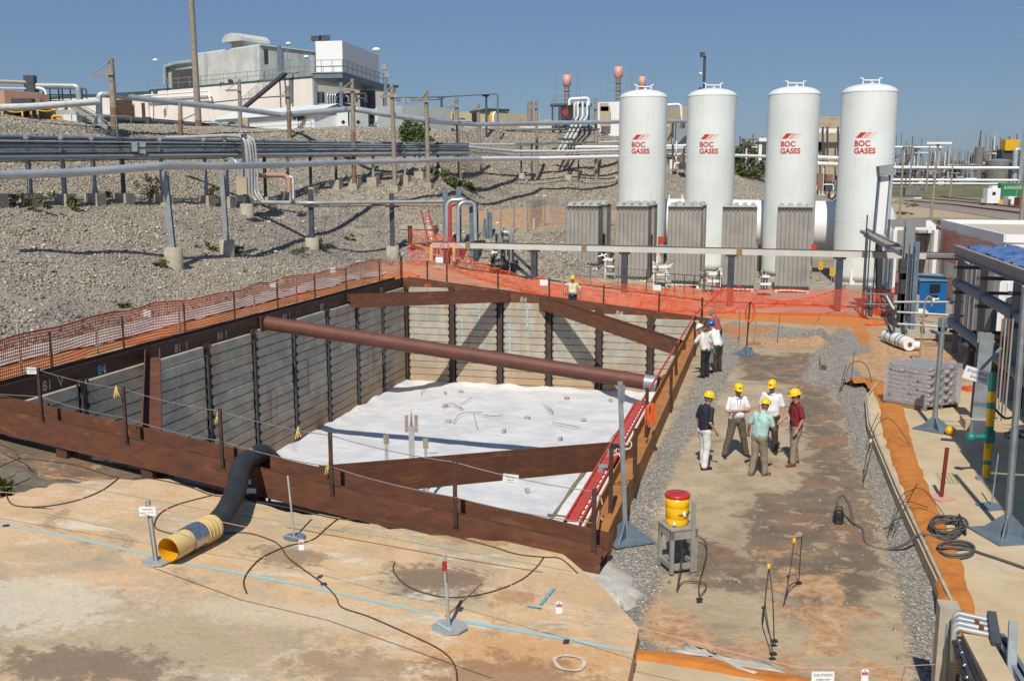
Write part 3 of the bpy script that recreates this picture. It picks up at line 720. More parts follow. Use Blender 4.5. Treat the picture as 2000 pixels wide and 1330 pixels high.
for k in range(10):
 a = hb[0].lerp(hb[1], k/10); b = hb[0].lerp(hb[1], (k+1)/10); c = hb[3].lerp(hb[2], (k+1)/10); d = hb[3].lerp(hb[2], k/10)
 mb.m = k % 2; mb.quad(a, d, c, b)
tag(mb.build('painted_hatch', [pm('hatch_yellow', (.60, .48, .18), (.54, .40, .2), 9), pm('hatch_green', (.22, .30, .18), (.34, .33, .2), 9)]), 'yellow and green hatched floor marking on the pavement', None, None, S_)
M['plastic_sheet'] = pm('plastic_sheet', (.68, .63, .57), (.50, .45, .40), 1.4, .4, 0, .06, 1.6, stain=((.40, .16, .10), .8, .58, .8))
M['orange_soil'] = pm('orange_soil', (.56, .27, .11), (.44, .20, .08), 1.2, .95, 0, .02, 10)
M['sand'] = pm('sand_bank', (.44, .34, .22), (.36, .27, .17), 1.5, .95, 0, .02, 12)
def stsheet(name, s0, s1, t0, t1, mat, label, lift, amp, nu=6, nv=90, zf=None):
 vs = []; fs = []
 for j in range(nv+1):
  for i in range(nu+1):
   t = t0+(t1-t0)*j/nv; wob = .35*noise.noise(V(t*.35, s0*3, 1)); s = s0+(s1-s0)*i/nu+(wob if i in (0, nu) else 0)
   x, y = xy(s, t); vs.append((x, y, hz(x, y)+lift+amp*noise.noise(V(x*1.6, y*1.6, 8))+amp*.5*noise.noise(V(x*5, y*5, 8))))
 for j in range(nv):
  for i in range(nu): k = j*(nu+1)+i; fs.append((k, k+1, k+nu+2, k+nu+1))
 mb = MB(); mb.add(vs, fs, True); o = mb.build(name, mat); return tag(o, label, None, None, S_)
stsheet('soil_strip', -2.9, -.75, -34, 4, M['orange_soil'], 'orange soil strip behind the left safety fence', .05, .03)
stsheet('plastic_sheet', -3.6, -2.0, -34, 3, M['plastic_sheet'], 'dirty white plastic sheeting at the foot of the stone slope', .09, .06, 8, 140)
stsheet('sand_strip', -1.0, -.52, -34, .5, M['sand'], 'sandy bank between the left fence and the steel beam', .12, .05, 4, 120)
# ================================================================ PIT
FLZ = -2.93
LT, LS = -27.0, 13.8
def wz(s): return 2.05-.1087*min(13.8, max(0, s))          # top of the wale at distance s across the pit
def liner():
 nu, nv = 90, 150; vs = []; fs = []
 for j in range(nv+1):
  for i in range(nu+1):
   s = -.02+(LS+.04)*i/nu; t = LT-.02+(-LT+.04)*j/nv; x, y = xy(s, t)
   z = FLZ+.022*noise.noise(V(x*.7, y*.7, 0))+.02*noise.noise(V(x*2.3+.8*y, y*2.3, 3))
   z += .05*(1-abs(noise.noise(V(x*.9-y*.5, x*.3+y*.8, 7)))*2.2)**3*.25+.02*(1-abs(noise.noise(V(x*.4+y*1.3, x*1.1-y*.2, 3)))*2.5)**3*.3
   e = min(s, LS-s, -t, t-LT)
   z += .14*(1-sm(0, .5, e))*(1+.8*noise.noise(V(s*1.1, t*1.1, 1)))
   vs.append((x, y, z))
 for j in range(nv):
  for i in range(nu): k = j*(nu+1)+i; fs.append((k, k+1, k+nu+2, k+nu+1))
 mb = MB(); mb.add(vs, fs, True); o = mb.build('pit_floor_liner', M['liner']); tag(o, 'white fabric liner spread over the pit floor', None, None, S_)
liner()
def floor_strip(pts, w, mat, label, lift=.05):
 P = [V(onz(a, b, FLZ)) for a, b in pts]; mb = MB(); L = []
 for i in range(len(P)-1):
  for k in range(8): L.append(P[i].lerp(P[i+1], k/8))
 L.append(P[-1]); L = [p+V(.05*noise.noise(p*1.3), 0, lift+.03*noise.noise(V(p.x*.7, p.y*.7, 0))) for p in L]
 for a, b in zip(L, L[1:]):
  d = (b-a).normalized(); x = V(-d.y, d.x, 0).normalized()*w/2
  mb.quad(a-x, b-x, b+x, a+x)
 return tag(mb.build('liner_seam', mat), label, None, None, S_)
floor_strip([(1250, 786), (1192, 866), (1146, 915), (1082, 1010), (1058, 1040)], .14, M['seam'], 'long brown seam along the right side of the liner')
floor_strip([(1070, 1008), (1150, 1018)], .12, M['seam'], 'short brown seam across the right end of the liner', .07)
floor_strip([(1290, 770), (1215, 870), (1120, 1010), (1105, 1040)], 1.0, M['liner_dry'], 'bright white liner overlap beside the right wall', .055)
mb = MB()
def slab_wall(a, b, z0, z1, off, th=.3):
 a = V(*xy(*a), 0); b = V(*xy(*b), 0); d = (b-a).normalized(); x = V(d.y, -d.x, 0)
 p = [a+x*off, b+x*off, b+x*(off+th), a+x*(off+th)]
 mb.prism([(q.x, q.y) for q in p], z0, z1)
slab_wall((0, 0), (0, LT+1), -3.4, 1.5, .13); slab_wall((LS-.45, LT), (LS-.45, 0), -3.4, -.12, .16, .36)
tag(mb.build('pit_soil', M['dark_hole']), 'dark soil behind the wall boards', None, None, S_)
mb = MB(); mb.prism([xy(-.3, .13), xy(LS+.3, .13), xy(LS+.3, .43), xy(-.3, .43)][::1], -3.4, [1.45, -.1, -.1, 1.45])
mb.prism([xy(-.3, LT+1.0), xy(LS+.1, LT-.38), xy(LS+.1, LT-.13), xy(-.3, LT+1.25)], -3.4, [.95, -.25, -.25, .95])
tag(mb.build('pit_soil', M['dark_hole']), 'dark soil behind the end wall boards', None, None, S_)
BH = .318
def board_wall(label, a_st, b_st, bounds, tops, side, rot=0, vis=True):
 """soldier pile wall; bounds = distances along the wall of the piles"""
 A = V(*xy(*a_st), 0); B = V(*xy(*b_st), 0); d = (B-A).normalized(); n = V(d.y, -d.x, 0)*side   # n points into the pit
 ang = math.atan2(d.y, d.x)
 w = empty('lagging_wall', (A.x, A.y, FLZ), label, 'wall', 'board walls around the pit')
 cache = {}
 for i in range(len(bounds)-1):
  p0, p1 = bounds[i], bounds[i+1]; L = round(p1-p0-.34, 2); c = A+d*((p0+p1)/2)
  z = tops[i]
  k = 0
  while z-BH > FLZ-.25:
   key = L
   if key not in cache:
    q = MB(); e = .012
    sec = [(-.05, -.148), (.038, -.148), (.05, -.136), (.05, .136), (.038, .148), (-.05, .148)]
    vs = [(sx*L/2, y, zz) for sx in (-1, 1) for y, zz in sec]
    q.add(vs, [(5, 4, 3, 2, 1, 0), (6, 7, 8, 9, 10, 11)]+[(j, (j+1) % 6, (j+1) % 6+6, j+6) for j in range(6)])
    me = bpy.data.meshes.new('board'); me.from_pydata(q.v, [], q.f); me.materials.append(M['board']); me.update(); cache[key] = me
   o = bpy.data.objects.new('board', cache[key]); COL.objects.link(o)
   o.location = (c.x+n.x*(-.05+random.uniform(-.012, .01))-w.location.x, c.y+n.y*(-.05+random.uniform(-.012, .01))-w.location.y, z-BH/2-w.location.z)
   o.rotation_euler = (0, random.uniform(-.0025, .0025), ang+(math.pi if n.dot(V(-d.y, d.x, 0)) < 0 else 0)); o.parent = w
   z -= BH; k += 1
 cl = MB()
 for i, p in enumerate(bounds):
  c = A+d*p; top = max(tops[max(0, i-1)], tops[min(i, len(tops)-1)])+.06
  q = MB(); q.hbeam(c+n*-.10+V(0, 0, FLZ-.3), c+n*-.10+V(0, 0, top), .20, .24, .02, up=n, web='v'); q.build('soldier_pile', M['rust_dark'], w)
  if 0 < i < len(bounds)-1 and side*0 == 0:
   q = MB(); q.cyl(c+n*.03+d*.07+V(0, 0, FLZ), c+n*.03+d*.07+V(0, 0, top-.35), .035, 8); q.build('grout_tube', M['steel_dark'], w)
  for sd in (-1, 1):
   j = i-1 if sd < 0 else i
   if 0 <= j < len(tops):
    z = tops[j]
    while z > FLZ:
     cl.beam(c+d*sd*.185+n*.012+V(0, 0, z-.055), c+d*sd*.185+n*.012+V(0, 0, z+.055), .055, .03, up=n); z -= BH
 cl.build('joint_clips', M['rust_dark'], w)['kind'] = 'stuff'
 return w, A, d, n
LB = [0]+[2.83*i for i in range(1, 10)]+[27]
WL, la, ld, ln = board_wall('long grey board wall on the left side of the pit', (0, 0), (0, LT), LB, [1.62+.03*math.sin(i*2.1) for i in range(10)], -1)
FBt = [1.63, 1.32, 1.04, .80, .66, .52]
WF, fa, fd, fn = board_wall('sunlit tan board wall at the far end of the pit', (0, 0), (LS, 0), [0, 2.3, 4.6, 6.9, 9.2, 11.5, 13.8], FBt, 1)
board_wall('hidden board wall on the right side of the pit', (LS-.45, 0), (LS-.45, LT), [2.7*i for i in range(11)], [-.15]*10, 1)
board_wall('hidden board wall on the near side of the pit', (0, LT+1.3), (LS, LT), [2.3*i for i in range(7)], [.9, .8, .6, .4, .2, .1], -1)
def on_far(s, z): x, y = xy(s, 0); return V(x, y, z)
fx = V(*xy(1, 0), 0)-V(*xy(0, 0), 0); lx = V(*xy(0, 1), 0)-V(*xy(0, 0), 0)
for s, z, tx, mt in ((5.85, -.32, '81', 'mark_white'), (7.4, -.5, '81', 'mark_white'), (10.6, -.9, '81', 'mark_white')):
 text_on(tx, 'number_mark', on_far(s, z), fx, (0, 0, 1), .26, M[mt], WF, .012)
def stripe(s, z0, z1, mt, w=.06, wall='F', lean=0):
 mb = MB();
 f = (lambda a, z: on_far(a, z)+V(.25, -.968, 0)*-.0+V(-.25, -.968, 0)*.012) if wall == 'F' else (lambda a, z: V(*xy(.012, a), z))
 zs = z0;
 while zs > z1:
  ze = max(z1, zs-.26); j = lean*(z0-zs); j2 = lean*(z0-ze)
  q = [f(s+j-w/2, zs), f(s+j2-w/2, ze), f(s+j2+w/2, ze), f(s+j+w/2, zs)]
  mb.quad(*(q if wall == 'F' else q)); zs = ze-.05
 mb.build('paint_mark', M[mt], WF if wall == 'F' else WL)
for a in ((.5, .0, -1.2, 'mark_sky'), (1.05, .9, -.1, 'mark_sky', .04), (2.75, .3, -1.3, 'mark_sky', .07, 'F', .05), (3.6, 1.1, -.2, 'mark_sky', .05), (5.05, .1, -1.3, 'mark_sky', .08, 'F'), (5.9, .8, -.1, 'mark_sky', .07), (7.35, -.2, -1.2, 'mark_white', .06), (8.0, .6, -.5, 'mark_sky', .06), (10.3, .2, -.5, 'mark_sky', .09), (2.0, 1.2, .6, 'mark_orange', .05), (1.1, 1.62, 1.4, 'mark_orange', .04)): stripe(*a)
for a in ((-18.6, 1.2, .1, 'mark_white', .05, 'L', -.12), (-15.8, 1.2, .2, 'mark_white', .05, 'L', -.12), (-13, 1.0, .0, 'mark_white', .05, 'L'), (-13.2, -.6, -1.8, 'mark_orange', .05, 'L'), (-12.8, -.5, -1.6, 'mark_orange', .04, 'L'), (-10.3, .0, -1.2, 'mark_orange', .05, 'L'), (-7.4, .3, -.4, 'mark_orange', .05, 'L'), (-9.6, .6, -.2, 'mark_blue', .05, 'L'), (-7.0, .9, .5, 'mark_blue', .06, 'L'), (-21.5, 1.0, .3, 'mark_white', .04, 'L'), (-4.0, -.6, -1.4, 'mark_orange', .05, 'L')): stripe(*a)
for t, z, s_ in ((-11.2, -1.9, '80'), (-8.6, -1.5, 'OK'), (-5.4, -2.2, '80'), (-2.5, -1.0, 'OK'), (-12.0, -2.3, 'OK'), (-6.2, .1, '81')):
 text_on(s_, 'number_mark', V(*xy(0, t), z), lx, (0, 0, 1), .26, M['mark_blue' if s_ != '81' else 'mark_white'], WL, .012)
text_on('8-5 MAY', 'number_mark', on_far(10.0, .02), fx, (0, 0, 1), .24, M['mark_sky'], WF, .012)
WW, WH = .46, .56
def wale(a, b, label, mat='rust', ww=.46):
 A = V(*xy(*a[:2]), a[2]-WH/2); B = V(*xy(*b[:2]), b[2]-WH/2)
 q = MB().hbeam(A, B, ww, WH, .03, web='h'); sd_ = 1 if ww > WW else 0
 if sd_: q.beam(A, B, .03, .07, None, -ww/2+.015, WH/2+.035)
 o = q.build('steel_beam', M[mat], loc=A)
 if sd_: MB().beam(A, B, .034, .022, None, ww/2-.015, WH/2+.004).build('flange_shade_bar', M['rust_dark'], o)  # added dark bar along the outer flange top, painting a shadow line
 return tag(o, label, 'beam', 'steel beams around and across the pit')
oS = .34
wl_l = wale((-oS, LT-.6, 2.05), (-oS, .1, 2.05), 'rusty steel beam along the left rim with painted numbers', 'rust_dark')
wl_f = wale((-.1, oS, 2.05), (LS+.3, oS, wz(LS)), 'rusty steel beam sloping along the far rim', 'rust')
nt_ = lambda s: LT-oS+(13.85-s)/15.35*1.6
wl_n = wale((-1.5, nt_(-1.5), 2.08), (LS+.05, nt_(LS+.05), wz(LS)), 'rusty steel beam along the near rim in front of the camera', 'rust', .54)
wl_r = wale((LS-.2, LT+.0, wz(LS)), (LS-.2, .2, wz(LS)), 'orange rusty steel beam along the right rim', 'rust_orange')
def brace(a, b, label, mat='rust', dz=-.0):
 A = V(*xy(*a[:2]), a[2]-WH/2); B = V(*xy(*b[:2]), b[2]-WH/2)
 o = MB().hbeam(A, B, .40, .54, .03, web='h').build('steel_beam', M[mat], loc=A); return tag(o, label, 'beam', 'steel beams around and across the pit')
brace((.0, -6.5, 2.02), (4.9, .05, 1.62), 'rusty corner brace at the far left corner of the pit')
brace((6.6, .02, 1.36), (LS-.42, -6.4, .62), 'rusty corner brace at the far right corner of the pit')
brace((8.2, LT+.62, 1.14), (LS-.42, LT+5.9, .60), 'rusty corner brace at the near right corner of the pit', 'rust')
bD = brace((.0, -19.7, 2.0), (4.25, LT+1.0, 1.55), 'rusty corner brace at the near left corner of the pit', 'rust')
A = V(*xy(.02, -13.3), 1.80); B = V(*xy(LS-.44, -13.0), .30)
ps = empty('pipe_strut', A, 'long red brown pipe strut spanning the pit', 'pipe')
MB().cyl(A, B, .24, 28).build('strut_pipe', M['pipe_red'], ps)
MB().cyl(A.lerp(B, .956), A.lerp(B, .985), .245, 28).build('scraped_band', M['galv'], ps)
MB().box(A+V(-.01, 0, 0), (.05, .8, .5), R(-14.5)).build('end_plate', M['rust_dark'], ps)
MB().box(B+V(.0, 0, .0), (.05, .9, .5), R(-14.5)).build('end_plate', M['rust_dark'], ps)
inner = lambda s, t, z: V(*xy(s, t), z)
for t, tx, mt in ((-23.6, '81  V', 'mark_white'), (-21.6, '84', 'mark_blue'), (-18.2, '81  1', 'mark_white'), (-15.9, '81 1', 'mark_white'), (-11.6, '81 1', 'mark_white'), (-8.6, '80', 'mark_white'), (-6.0, '81 1', 'mark_white'), (-2.6, '80', 'mark_white')):
 text_on(tx, 'number_mark', inner(-oS+WW/2, t-.3, 1.66), lx, (0, 0, 1), .34, M[mt], wl_l, .008, bold=.004)
for s, tx, mt in ((.9, '80', 'mark_orange'), (5.5, '84', 'mark_white'), (9.9, '84', 'mark_white'), (12.0, '80', 'mark_orange')):
 z = wz(s)-.37
 text_on(tx, 'number_mark', V(*xy(s, oS-WW/2), z), fx+V(0, 0, -.1), (0, 0, 1), .33, M[mt], wl_f, .008, bold=.004)
for px in (108, 277, 440):
 d = (px-1000)/1920; s = (13.68+(1.51*0)) ;
 best = min((abs(V(*xy(q/20, nt_(q/20)-.3), 0).x/(xy(q/20, nt_(q/20)-.3)[1]*CP+.75)-d), q/20) for q in range(-20, 280))
 s = best[1]; x, y = xy(s, nt_(s)-.15)
 MB().box((x, y, wz(s)-WH-.22), (.26, .16, .46), R(-14.5)).build('beam_foot', M['rust_dark'], wl_n)
for s in (1.6, 5.6, 10.0):
 x, y = xy(s, nt_(s)+.3); MB().box((x, y, wz(s)-.06), (.05, .05, .16), R(-14.5)).build('lug', M['rust_dark'], wl_n)
def rim_post(p, h, mat='rust_dark', label='', grp='rusty guard posts on the beams', lean=(0, 0)):
 x, y, z = p; q = MB(); a = V(p); b = a+V(lean[0], lean[1], h)
 q.beam(a, b, .075, .012, up=(0, 1, 0)); q.beam(a, b, .012, .075, up=(0, 1, 0), offx=-.034, offy=-.03)
 o = q.build('guard_post', M[mat], loc=a); return tag(o, label, 'post', grp)
def s_of_px(px):
 d = (px-1000)/1920; t = lambda q: nt_(q/50)-.29
 return min((abs(xy(q/50, t(q))[0]/(xy(q/50, t(q))[1]*CP+(6.6-wz(q/50))*SP)-d), q/50) for q in range(-100, 800))[1]
def t_of_px(px, s):
 d = (px-1000)/1920
 return min((abs(xy(s, q/50)[0]/(xy(s, q/50)[1]*CP+(6.6-wz(s))*SP)-d), q/50) for q in range(-1500, 100))[1]
near_posts = []
for i, (px, yb, yt) in enumerate(((82, 820, 718), (246, 865, 755), (434, 912, 798), (647, 965, 845), (889, 1030, 897), (1158, 1075, 955))):
 s = s_of_px(px); x, y = xy(s, nt_(s)-.29); z0 = CZ+y*(ray(px, yb)[2]/ray(px, yb)[1]); z1 = CZ+y*(ray(px, yt)[2]/ray(px, yt)[1])
 near_posts.append((V(x, y, z0), V(x, y, z1)))
 rim_post((x, y, z0), z1-z0, label='rusty guard post on the near beam, %s from the left' % ORD[i])
cab = empty('guard_cable', near_posts[0][1], 'two sagging wire cables strung between the near guard posts', 'cable')
for f, px0 in ((.96, (-200, 20)), (.45, (-200, 70))):
 pts = []
 L = [near_posts[0][0].lerp(near_posts[0][1], f)+V(-4.5, 1.15, .12)]+[a.lerp(b, f) for a, b in near_posts]
 for a, b in zip(L, L[1:]):
  for k in range(6): u = k/6; pts.append(a.lerp(b, u)-V(0, 0, .05*4*u*(1-u)))
 pts.append(L[-1]); MB().tube(pts, .009, 5).build('cable_strand', M['wire'], cab)
for i, (px, py, Y, wh) in enumerate(((228, 763, 18.9, 'tied beside the second near guard post'), (427, 812, 18.4, 'hanging from the third near guard post'), (583, 843, 18.0, 'tied to the cable over the liner'), (641, 912, 17.9, 'hanging from the fourth near guard post'))):
 p = V(at(px, py, Y)); q = MB()
 for k in range(3):
  q.tube([p+V(0, 0, .1), p+V(.02*k-.03, -.01, 0), p+V(.05*k-.06, 0, -.14+.02*k)], .014, 5)
 tag(q.build('ribbon', M['pale_yellow'], loc=p), 'pale yellow ribbon '+wh, 'ribbon', 'yellow warning ribbons')
def sign(px, py, Y, w, h, label, lines=(), rz=0, name='paper_sign', tilt=0, pinned=True):
 p = V(at(px, py, Y)); e = empty(name, p, label, 'sign', 'small white paper signs', rz)
 mb = MB(); mb.box((0, 0, 0), (w, .006, h), 0, Matrix.Rotation(tilt, 3, 'Y')); mb.build('sign_panel', M['paper'], e, local=True)
 for i, (tx, yo, sz) in enumerate(lines):
  ob = text_on(tx, 'sign_text', V(0, -.004, yo), (math.cos(tilt), 0, -math.sin(tilt)), (0, 0, 1), sz, M['print'], None, .004, 'CENTER'); ob.parent = e
 return e
sign(62, 724, 21.3, .22, .15, 'white paper sign on the far left guard post', [('CAUTION', .02, .035), ('KEEP OUT', -.03, .028)])
sign(997, 936, 17.0, .28, .19, 'white paper sign hanging on the cable over the pit', [('CAUTION', .03, .04), ('OPEN PIT', -.02, .03), ('AUTHORIZED ONLY', -.06, .02)], tilt=.12)
for i, (px, yb, yt) in enumerate(((1202, 1010, 905), (1226, 0, 0), (1270, 885, 790), (1300, 835, 742), (1326, 775, 696), (1349, 712, 650), (1375, 650, 606))):
 t = t_of_px(px, LS-.1); x, y = xy(LS-.2+(.24 if i % 2 else -.0), t); zb = wz(LS)-.45
 rim_post((x, y, zb), 1.45 if i < 3 else 1.25, label='rusty guard post on the right beam, %s from the near corner' % ORD[i])
a = V(*xy(LS-.62, LT+.2), .62); b = V(*xy(LS-.58, LT+9.5), .70)
ld_ = empty('extension_ladder', a, 'red fibreglass extension ladder lying along the right rim', 'ladder')
d, x, y, L = frame_of(a, b)
for sd in (-1, 1):
 q = MB(); q.beam(a+x*sd*.14, b+x*sd*.14, .04, .08); q.build('side_rail', M['red'], ld_)
q = MB(); q.beam(a+y*.045, b+y*.045, .17, .03); q.build('inner_rail', M['red'], ld_)
for k in range(30):
 p = a.lerp(b, (k+.5)/30); q = MB(); q.cyl(p-x*.16, p+x*.16, .016, 6); q.build('rung', M['red'], ld_)
for f, nm in ((.33, 'bracket'), (.45, 'bracket'), (.50, 'foot')):
 p = a.lerp(b, f)+V(0, 0, .08); q = MB(); q.box(p, (.34, .10, .05), R(75)); q.box(p+V(.05, .1, .03), (.08, .2, .06), R(75)); q.build(nm, M['galv' if nm == 'bracket' else 'black'], ld_)
tag(MB().tube([b, V(*xy(LS-.5, -9), .72), V(*xy(LS-.4, .6), .75), V(*xy(LS+.6, 3.5), 1.5)], .035, 8).build('red_rail', M['red'], loc=b), 'thin red rail continuing from the ladder to the far corner', 'rail')
def rope(pts, r, mat, name, label, cat='rope', n=8, group=None, parent=None, seg=6):
 o = MB().tube(smooth_path(pts, seg), r, n).build(name, mat, parent, loc=pts[0] if parent is None else None)
 if label: tag(o, label, cat, group)
 return o
for i, (p0, lb) in enumerate(((near_posts[5][0]+V(0, 0, .62), 'white rope tied from the corner guard post to the ladder, upper'), (near_posts[5][0]+V(0, 0, .28), 'pale rope tied from the corner guard post to the ladder, lower'))):
 e = V(*xy(LS-.3, LT+1.2), .55+.3*(1-i)); rope([p0, p0.lerp(e, .3)-V(0, 0, .02), p0.lerp(e, .7)-V(0, 0, .03), e, e+V(.06, .05, -.2)], .012, M['rope'], 'rope', lb, group='ropes at the pit corner')
pr = V(at(1212, 875, 19.2))
q = []
for k in range(26): a_ = k*.85; q.append(pr+V(.10*math.cos(a_)+.01*k-.1, .12*math.sin(a_), .012*k-.2+.04*math.sin(a_*1.7)))
rope(q, .013, M['rope'], 'rope', 'bundle of white rope wound around the ladder and post', group='ropes at the pit corner', seg=4)
pr = V(onz(1280, 1000, .06)); q = [V(onz(a, b, .03)) for a, b in ((1228, 925), (1245, 985), (1262, 1000), (1282, 990), (1270, 978), (1262, 990), (1285, 1002), (1305, 1000), (1292, 990))]
rope(q, .011, M['rope'], 'rope', 'loose yellowish rope on the ground by the cooler stand', group='ropes at the pit corner')
p = V(at(1272, 800, 22.6)); q = []
e = empty('cable_bundle', p, 'orange cable hanging in a bundle on the right rim', 'cable')
for k in range(9):
 dx = random.uniform(-.10, .10); MB().tube(smooth_path([p+V(dx*.4, 0, .16), p+V(-.05+dx, .06*dx, 0), p+V(dx*1.3, .3*dx, -.22-random.random()*.2), p+V(.05+dx*.6, .02, -.05), p+V(dx*.3+.02, 0, .16)], 5), .013, 6).build('cable_loop', M['orange_cable'], e)
BL = ['farthest back at left', 'farthest back right of the leftmost', 'below the leftmost far block', 'in the middle of the far edge', 'right at the far edge', 'right of centre behind the wire loops', 'centre, nearest the blue shadow', 'far right of the centre', 'right side, closer to the brace', 'at the end of the near brace', 'left of the wire scraps', 'nearest the camera']
WB = ['crooked wire scrap at the far left of the liner group', 'short straight wire scrap beside the crooked one', 'long bent wire scrap in the centre of the liner', 'short vertical wire scrap touching the long bent one', 'sagging wire scrap right of the long bent one', 'looped wire scrap right of centre', 'long trailing wire scrap below the looped one', 'thin wire scrap nearest the far left wall corner', 'tiny wire scrap beside the shadow of the strut']
for i, (px, py) in enumerate(((870, 770), (900, 767), (870, 795), (1107, 780), (1193, 785), (1030, 819), (984, 845), (1140, 823), (1094, 860), (1030, 962), (875, 826), (998, 1008), (1036, 962), (690, 818))[:12]):
 p = V(onz(px, py, FLZ)); MBb = MB(); MBb.box(p+V(0, 0, .08), (.22, .12, .09), random.uniform(0, 3), None)
 tag(MBb.build('rubble_block', M['concrete'], loc=p), 'small concrete rubble block on the liner, '+BL[i], 'block', 'rubble blocks weighing down the liner')
for i, pts in enumerate((((865, 802), (880, 795), (905, 803), (888, 800)), ((898, 795), (922, 783)), ((885, 830), (900, 815), (925, 810), (942, 812)), ((925, 812), (932, 842)), ((945, 815), (965, 820), (982, 815)), ((1065, 800), (1080, 812), (1073, 800), (1060, 798)), ((1078, 828), (1110, 838), (1132, 840)), ((822, 775), (830, 760), (840, 752)), ((838, 890), (855, 893)))):
 P = [V(onz(a, b, FLZ))+V(0, 0, .10+.06*(k % 2)) for k, (a, b) in enumerate(pts)]
 rope(P, .013, M['seam'], 'wire_scrap', WB[i], 'wire', 5, 'wire scraps on the liner')
def pit_post(px, yb, yt, w, label, fork=False):
 p = V(onz(px, yb, FLZ)); z1 = CZ+p.y*(ray(px, yt)[2]/ray(px, yt)[1]); e = empty('monitoring_post', p, label, 'post', 'steel posts standing on the liner')
 q = MB(); q.box(p+V(0, 0, .07), (.55, .55, .03), .5); q.build('base_plate', M['galv'], e)
 q = MB(); q.beam(p+V(0, 0, .08), V(p.x, p.y, z1-.5*fork), w, w*.35, up=(0, 1, 0)); q.build('post_shaft', M['galv_light'], e)
 if fork:
  for dx in (-.14, .14):
   q = MB(); q.box((p.x+dx, p.y, z1-.42), (.10, .04, .5)); q.build('head_plate', M['wood_pole'], e)
  q = MB(); q.add([(p.x-.05, p.y, z1-.6), (p.x+.05, p.y, z1-.6), (p.x, p.y, z1), (p.x-.05, p.y+.04, z1-.6), (p.x+.05, p.y+.04, z1-.6), (p.x, p.y+.04, z1)], [(0, 1, 2), (5, 4, 3), (0, 2, 5, 3), (1, 4, 5, 2)]); q.build('point', M['wood_red'], e)
 else:
  q = MB(); q.box((p.x, p.y, z1-.12), (w*1.6, .04, .3)); q.build('head_plate', M['wood_pole'], e)
pit_post(806, 985, 800, .16, 'tall grey post with forked wooden head on the liner', True)
pit_post(757, 975, 850, .10, 'thin wooden topped post left of the forked post'); pit_post(833, 980, 858, .10, 'thin dark headed post right of the forked post')
# ================================================================ SAFETY FENCES
def zof(px_y, Y, px=1000):
 d = ray(px, px_y); return CZ+Y*d[2]/d[1]
def net(path, h, parent, dz=.04, cw=.065, ch=.078, st_=.018, sag=.07, name='net', mat='orange_net', seed=1, fold=0.0, hf=None):
 """orange plastic mesh along a ground path: every strand a ribbon"""
 P = [V(p) for p in path]; cum = [0]
 for a, b in zip(P, P[1:]): cum.append(cum[-1]+(b-a).length)
 L = cum[-1]; n = int(L/cw); rows = int(h/ch); mb = MB()
 def at_s(u):
  u = max(0, min(L-1e-6, u))
  for i in range(len(P)-1):
   if u <= cum[i+1]: return P[i].lerp(P[i+1], (u-cum[i])/(cum[i+1]-cum[i])), (P[i+1]-P[i]).normalized()
  return P[-1], (P[-1]-P[-2]).normalized()
 cols = []
 for i in range(n+1):
  p, d = at_s(i*L/n); nn = V(d.y, -d.x, 0).normalized(); c = []
  u = i*L/n
  hh = (hf(u/L) if hf else h)*(1-.06*math.sin(u*1.1+seed)**2)-sag*abs(noise.noise(V(u*.5, seed, 0)))*1.5
  for j in range(rows+1):
   v = j/rows
   c.append(p+V(0, 0, dz+hh*v)+nn*((.10*noise.noise(V(u*.8, v*1.5, seed))+fold*noise.noise(V(u*2.2, v*2.5, seed+5))))+d*(.04*noise.noise(V(u*.9, v*2, seed+9))))
  cols.append((c, d))
 hw = st_/2
 for c, d in cols:
  for j in range(rows): mb.quad(c[j]-d*hw, c[j]+d*hw, c[j+1]+d*hw, c[j+1]-d*hw)
 for j in range(rows+1):
  w_ = hw*(2.2 if j in (0, rows) else 1.15)
  for i in range(n):
   a, b = cols[i][0][j], cols[i+1][0][j]
   mb.quad(a-V(0, 0, w_), b-V(0, 0, w_), b+V(0, 0, w_), a+V(0, 0, w_))
 o = mb.build(name, M[mat], parent); o['kind'] = 'stuff'; return o
def fpost(p, h, parent, mat='rust_dark', w=.05):
 p = V(p); q = MB(); q.beam(p-V(0, 0, .2), p+V(random.uniform(-.02, .02), 0, h), w, .012, up=(0, 1, 0)); q.beam(p-V(0, 0, .2), p+V(0, 0, h), .012, w, up=(0, 1, 0)); q.build('post', M[mat], parent)
def st_pt(s, t, dz=0): x, y = xy(s, t); return V(x, y, hz(x, y)+dz)
fe = empty('safety_fence', st_pt(-.9, -15), 'orange mesh safety fence along the left rim of the pit', 'fence', 'orange safety fences')
pathL = [st_pt(-.95+.12*math.sin(k), -36+k*1.5) for k in range(24)]+[st_pt(-.9, -.5)]
net(pathL, 1.12, fe, seed=2, st_=.022)
def t_px(px, s, z):
 d = (px-1000)/1920
 return min((abs(xy(s, q/50)[0]/(xy(s, q/50)[1]*CP+(6.6-z)*SP)-d), q/50) for q in range(-1600, 100))[1]
for px in (100, 240, 360, 457, 541, 614, 675, 740, 783): fpost(st_pt(-.72, t_px(px+2, -.72, 2)), 1.15, fe, 'rust_dark', .06)
for px in (42, 190, 352, 497, 580, 705): fpost(st_pt(-1.1, t_px(px, -1.1, 2)), 1.3, fe, 'galv_light', .07)
for px, py, Y, c in ((287, 612, 31, 'paper'), (533, 556, 39.5, 'paper'), (550, 548, 40.5, 'mark_green'), (650, 528, 47, 'paper')):
 MB().box(at(px, py, Y), (.26, .01, .22), -.2).build('tag_card', M[c], fe)
ff = empty('safety_fence', st_pt(6, 1), 'orange mesh fence right behind the far steel beam, with rusty posts', 'fence', 'orange safety fences')
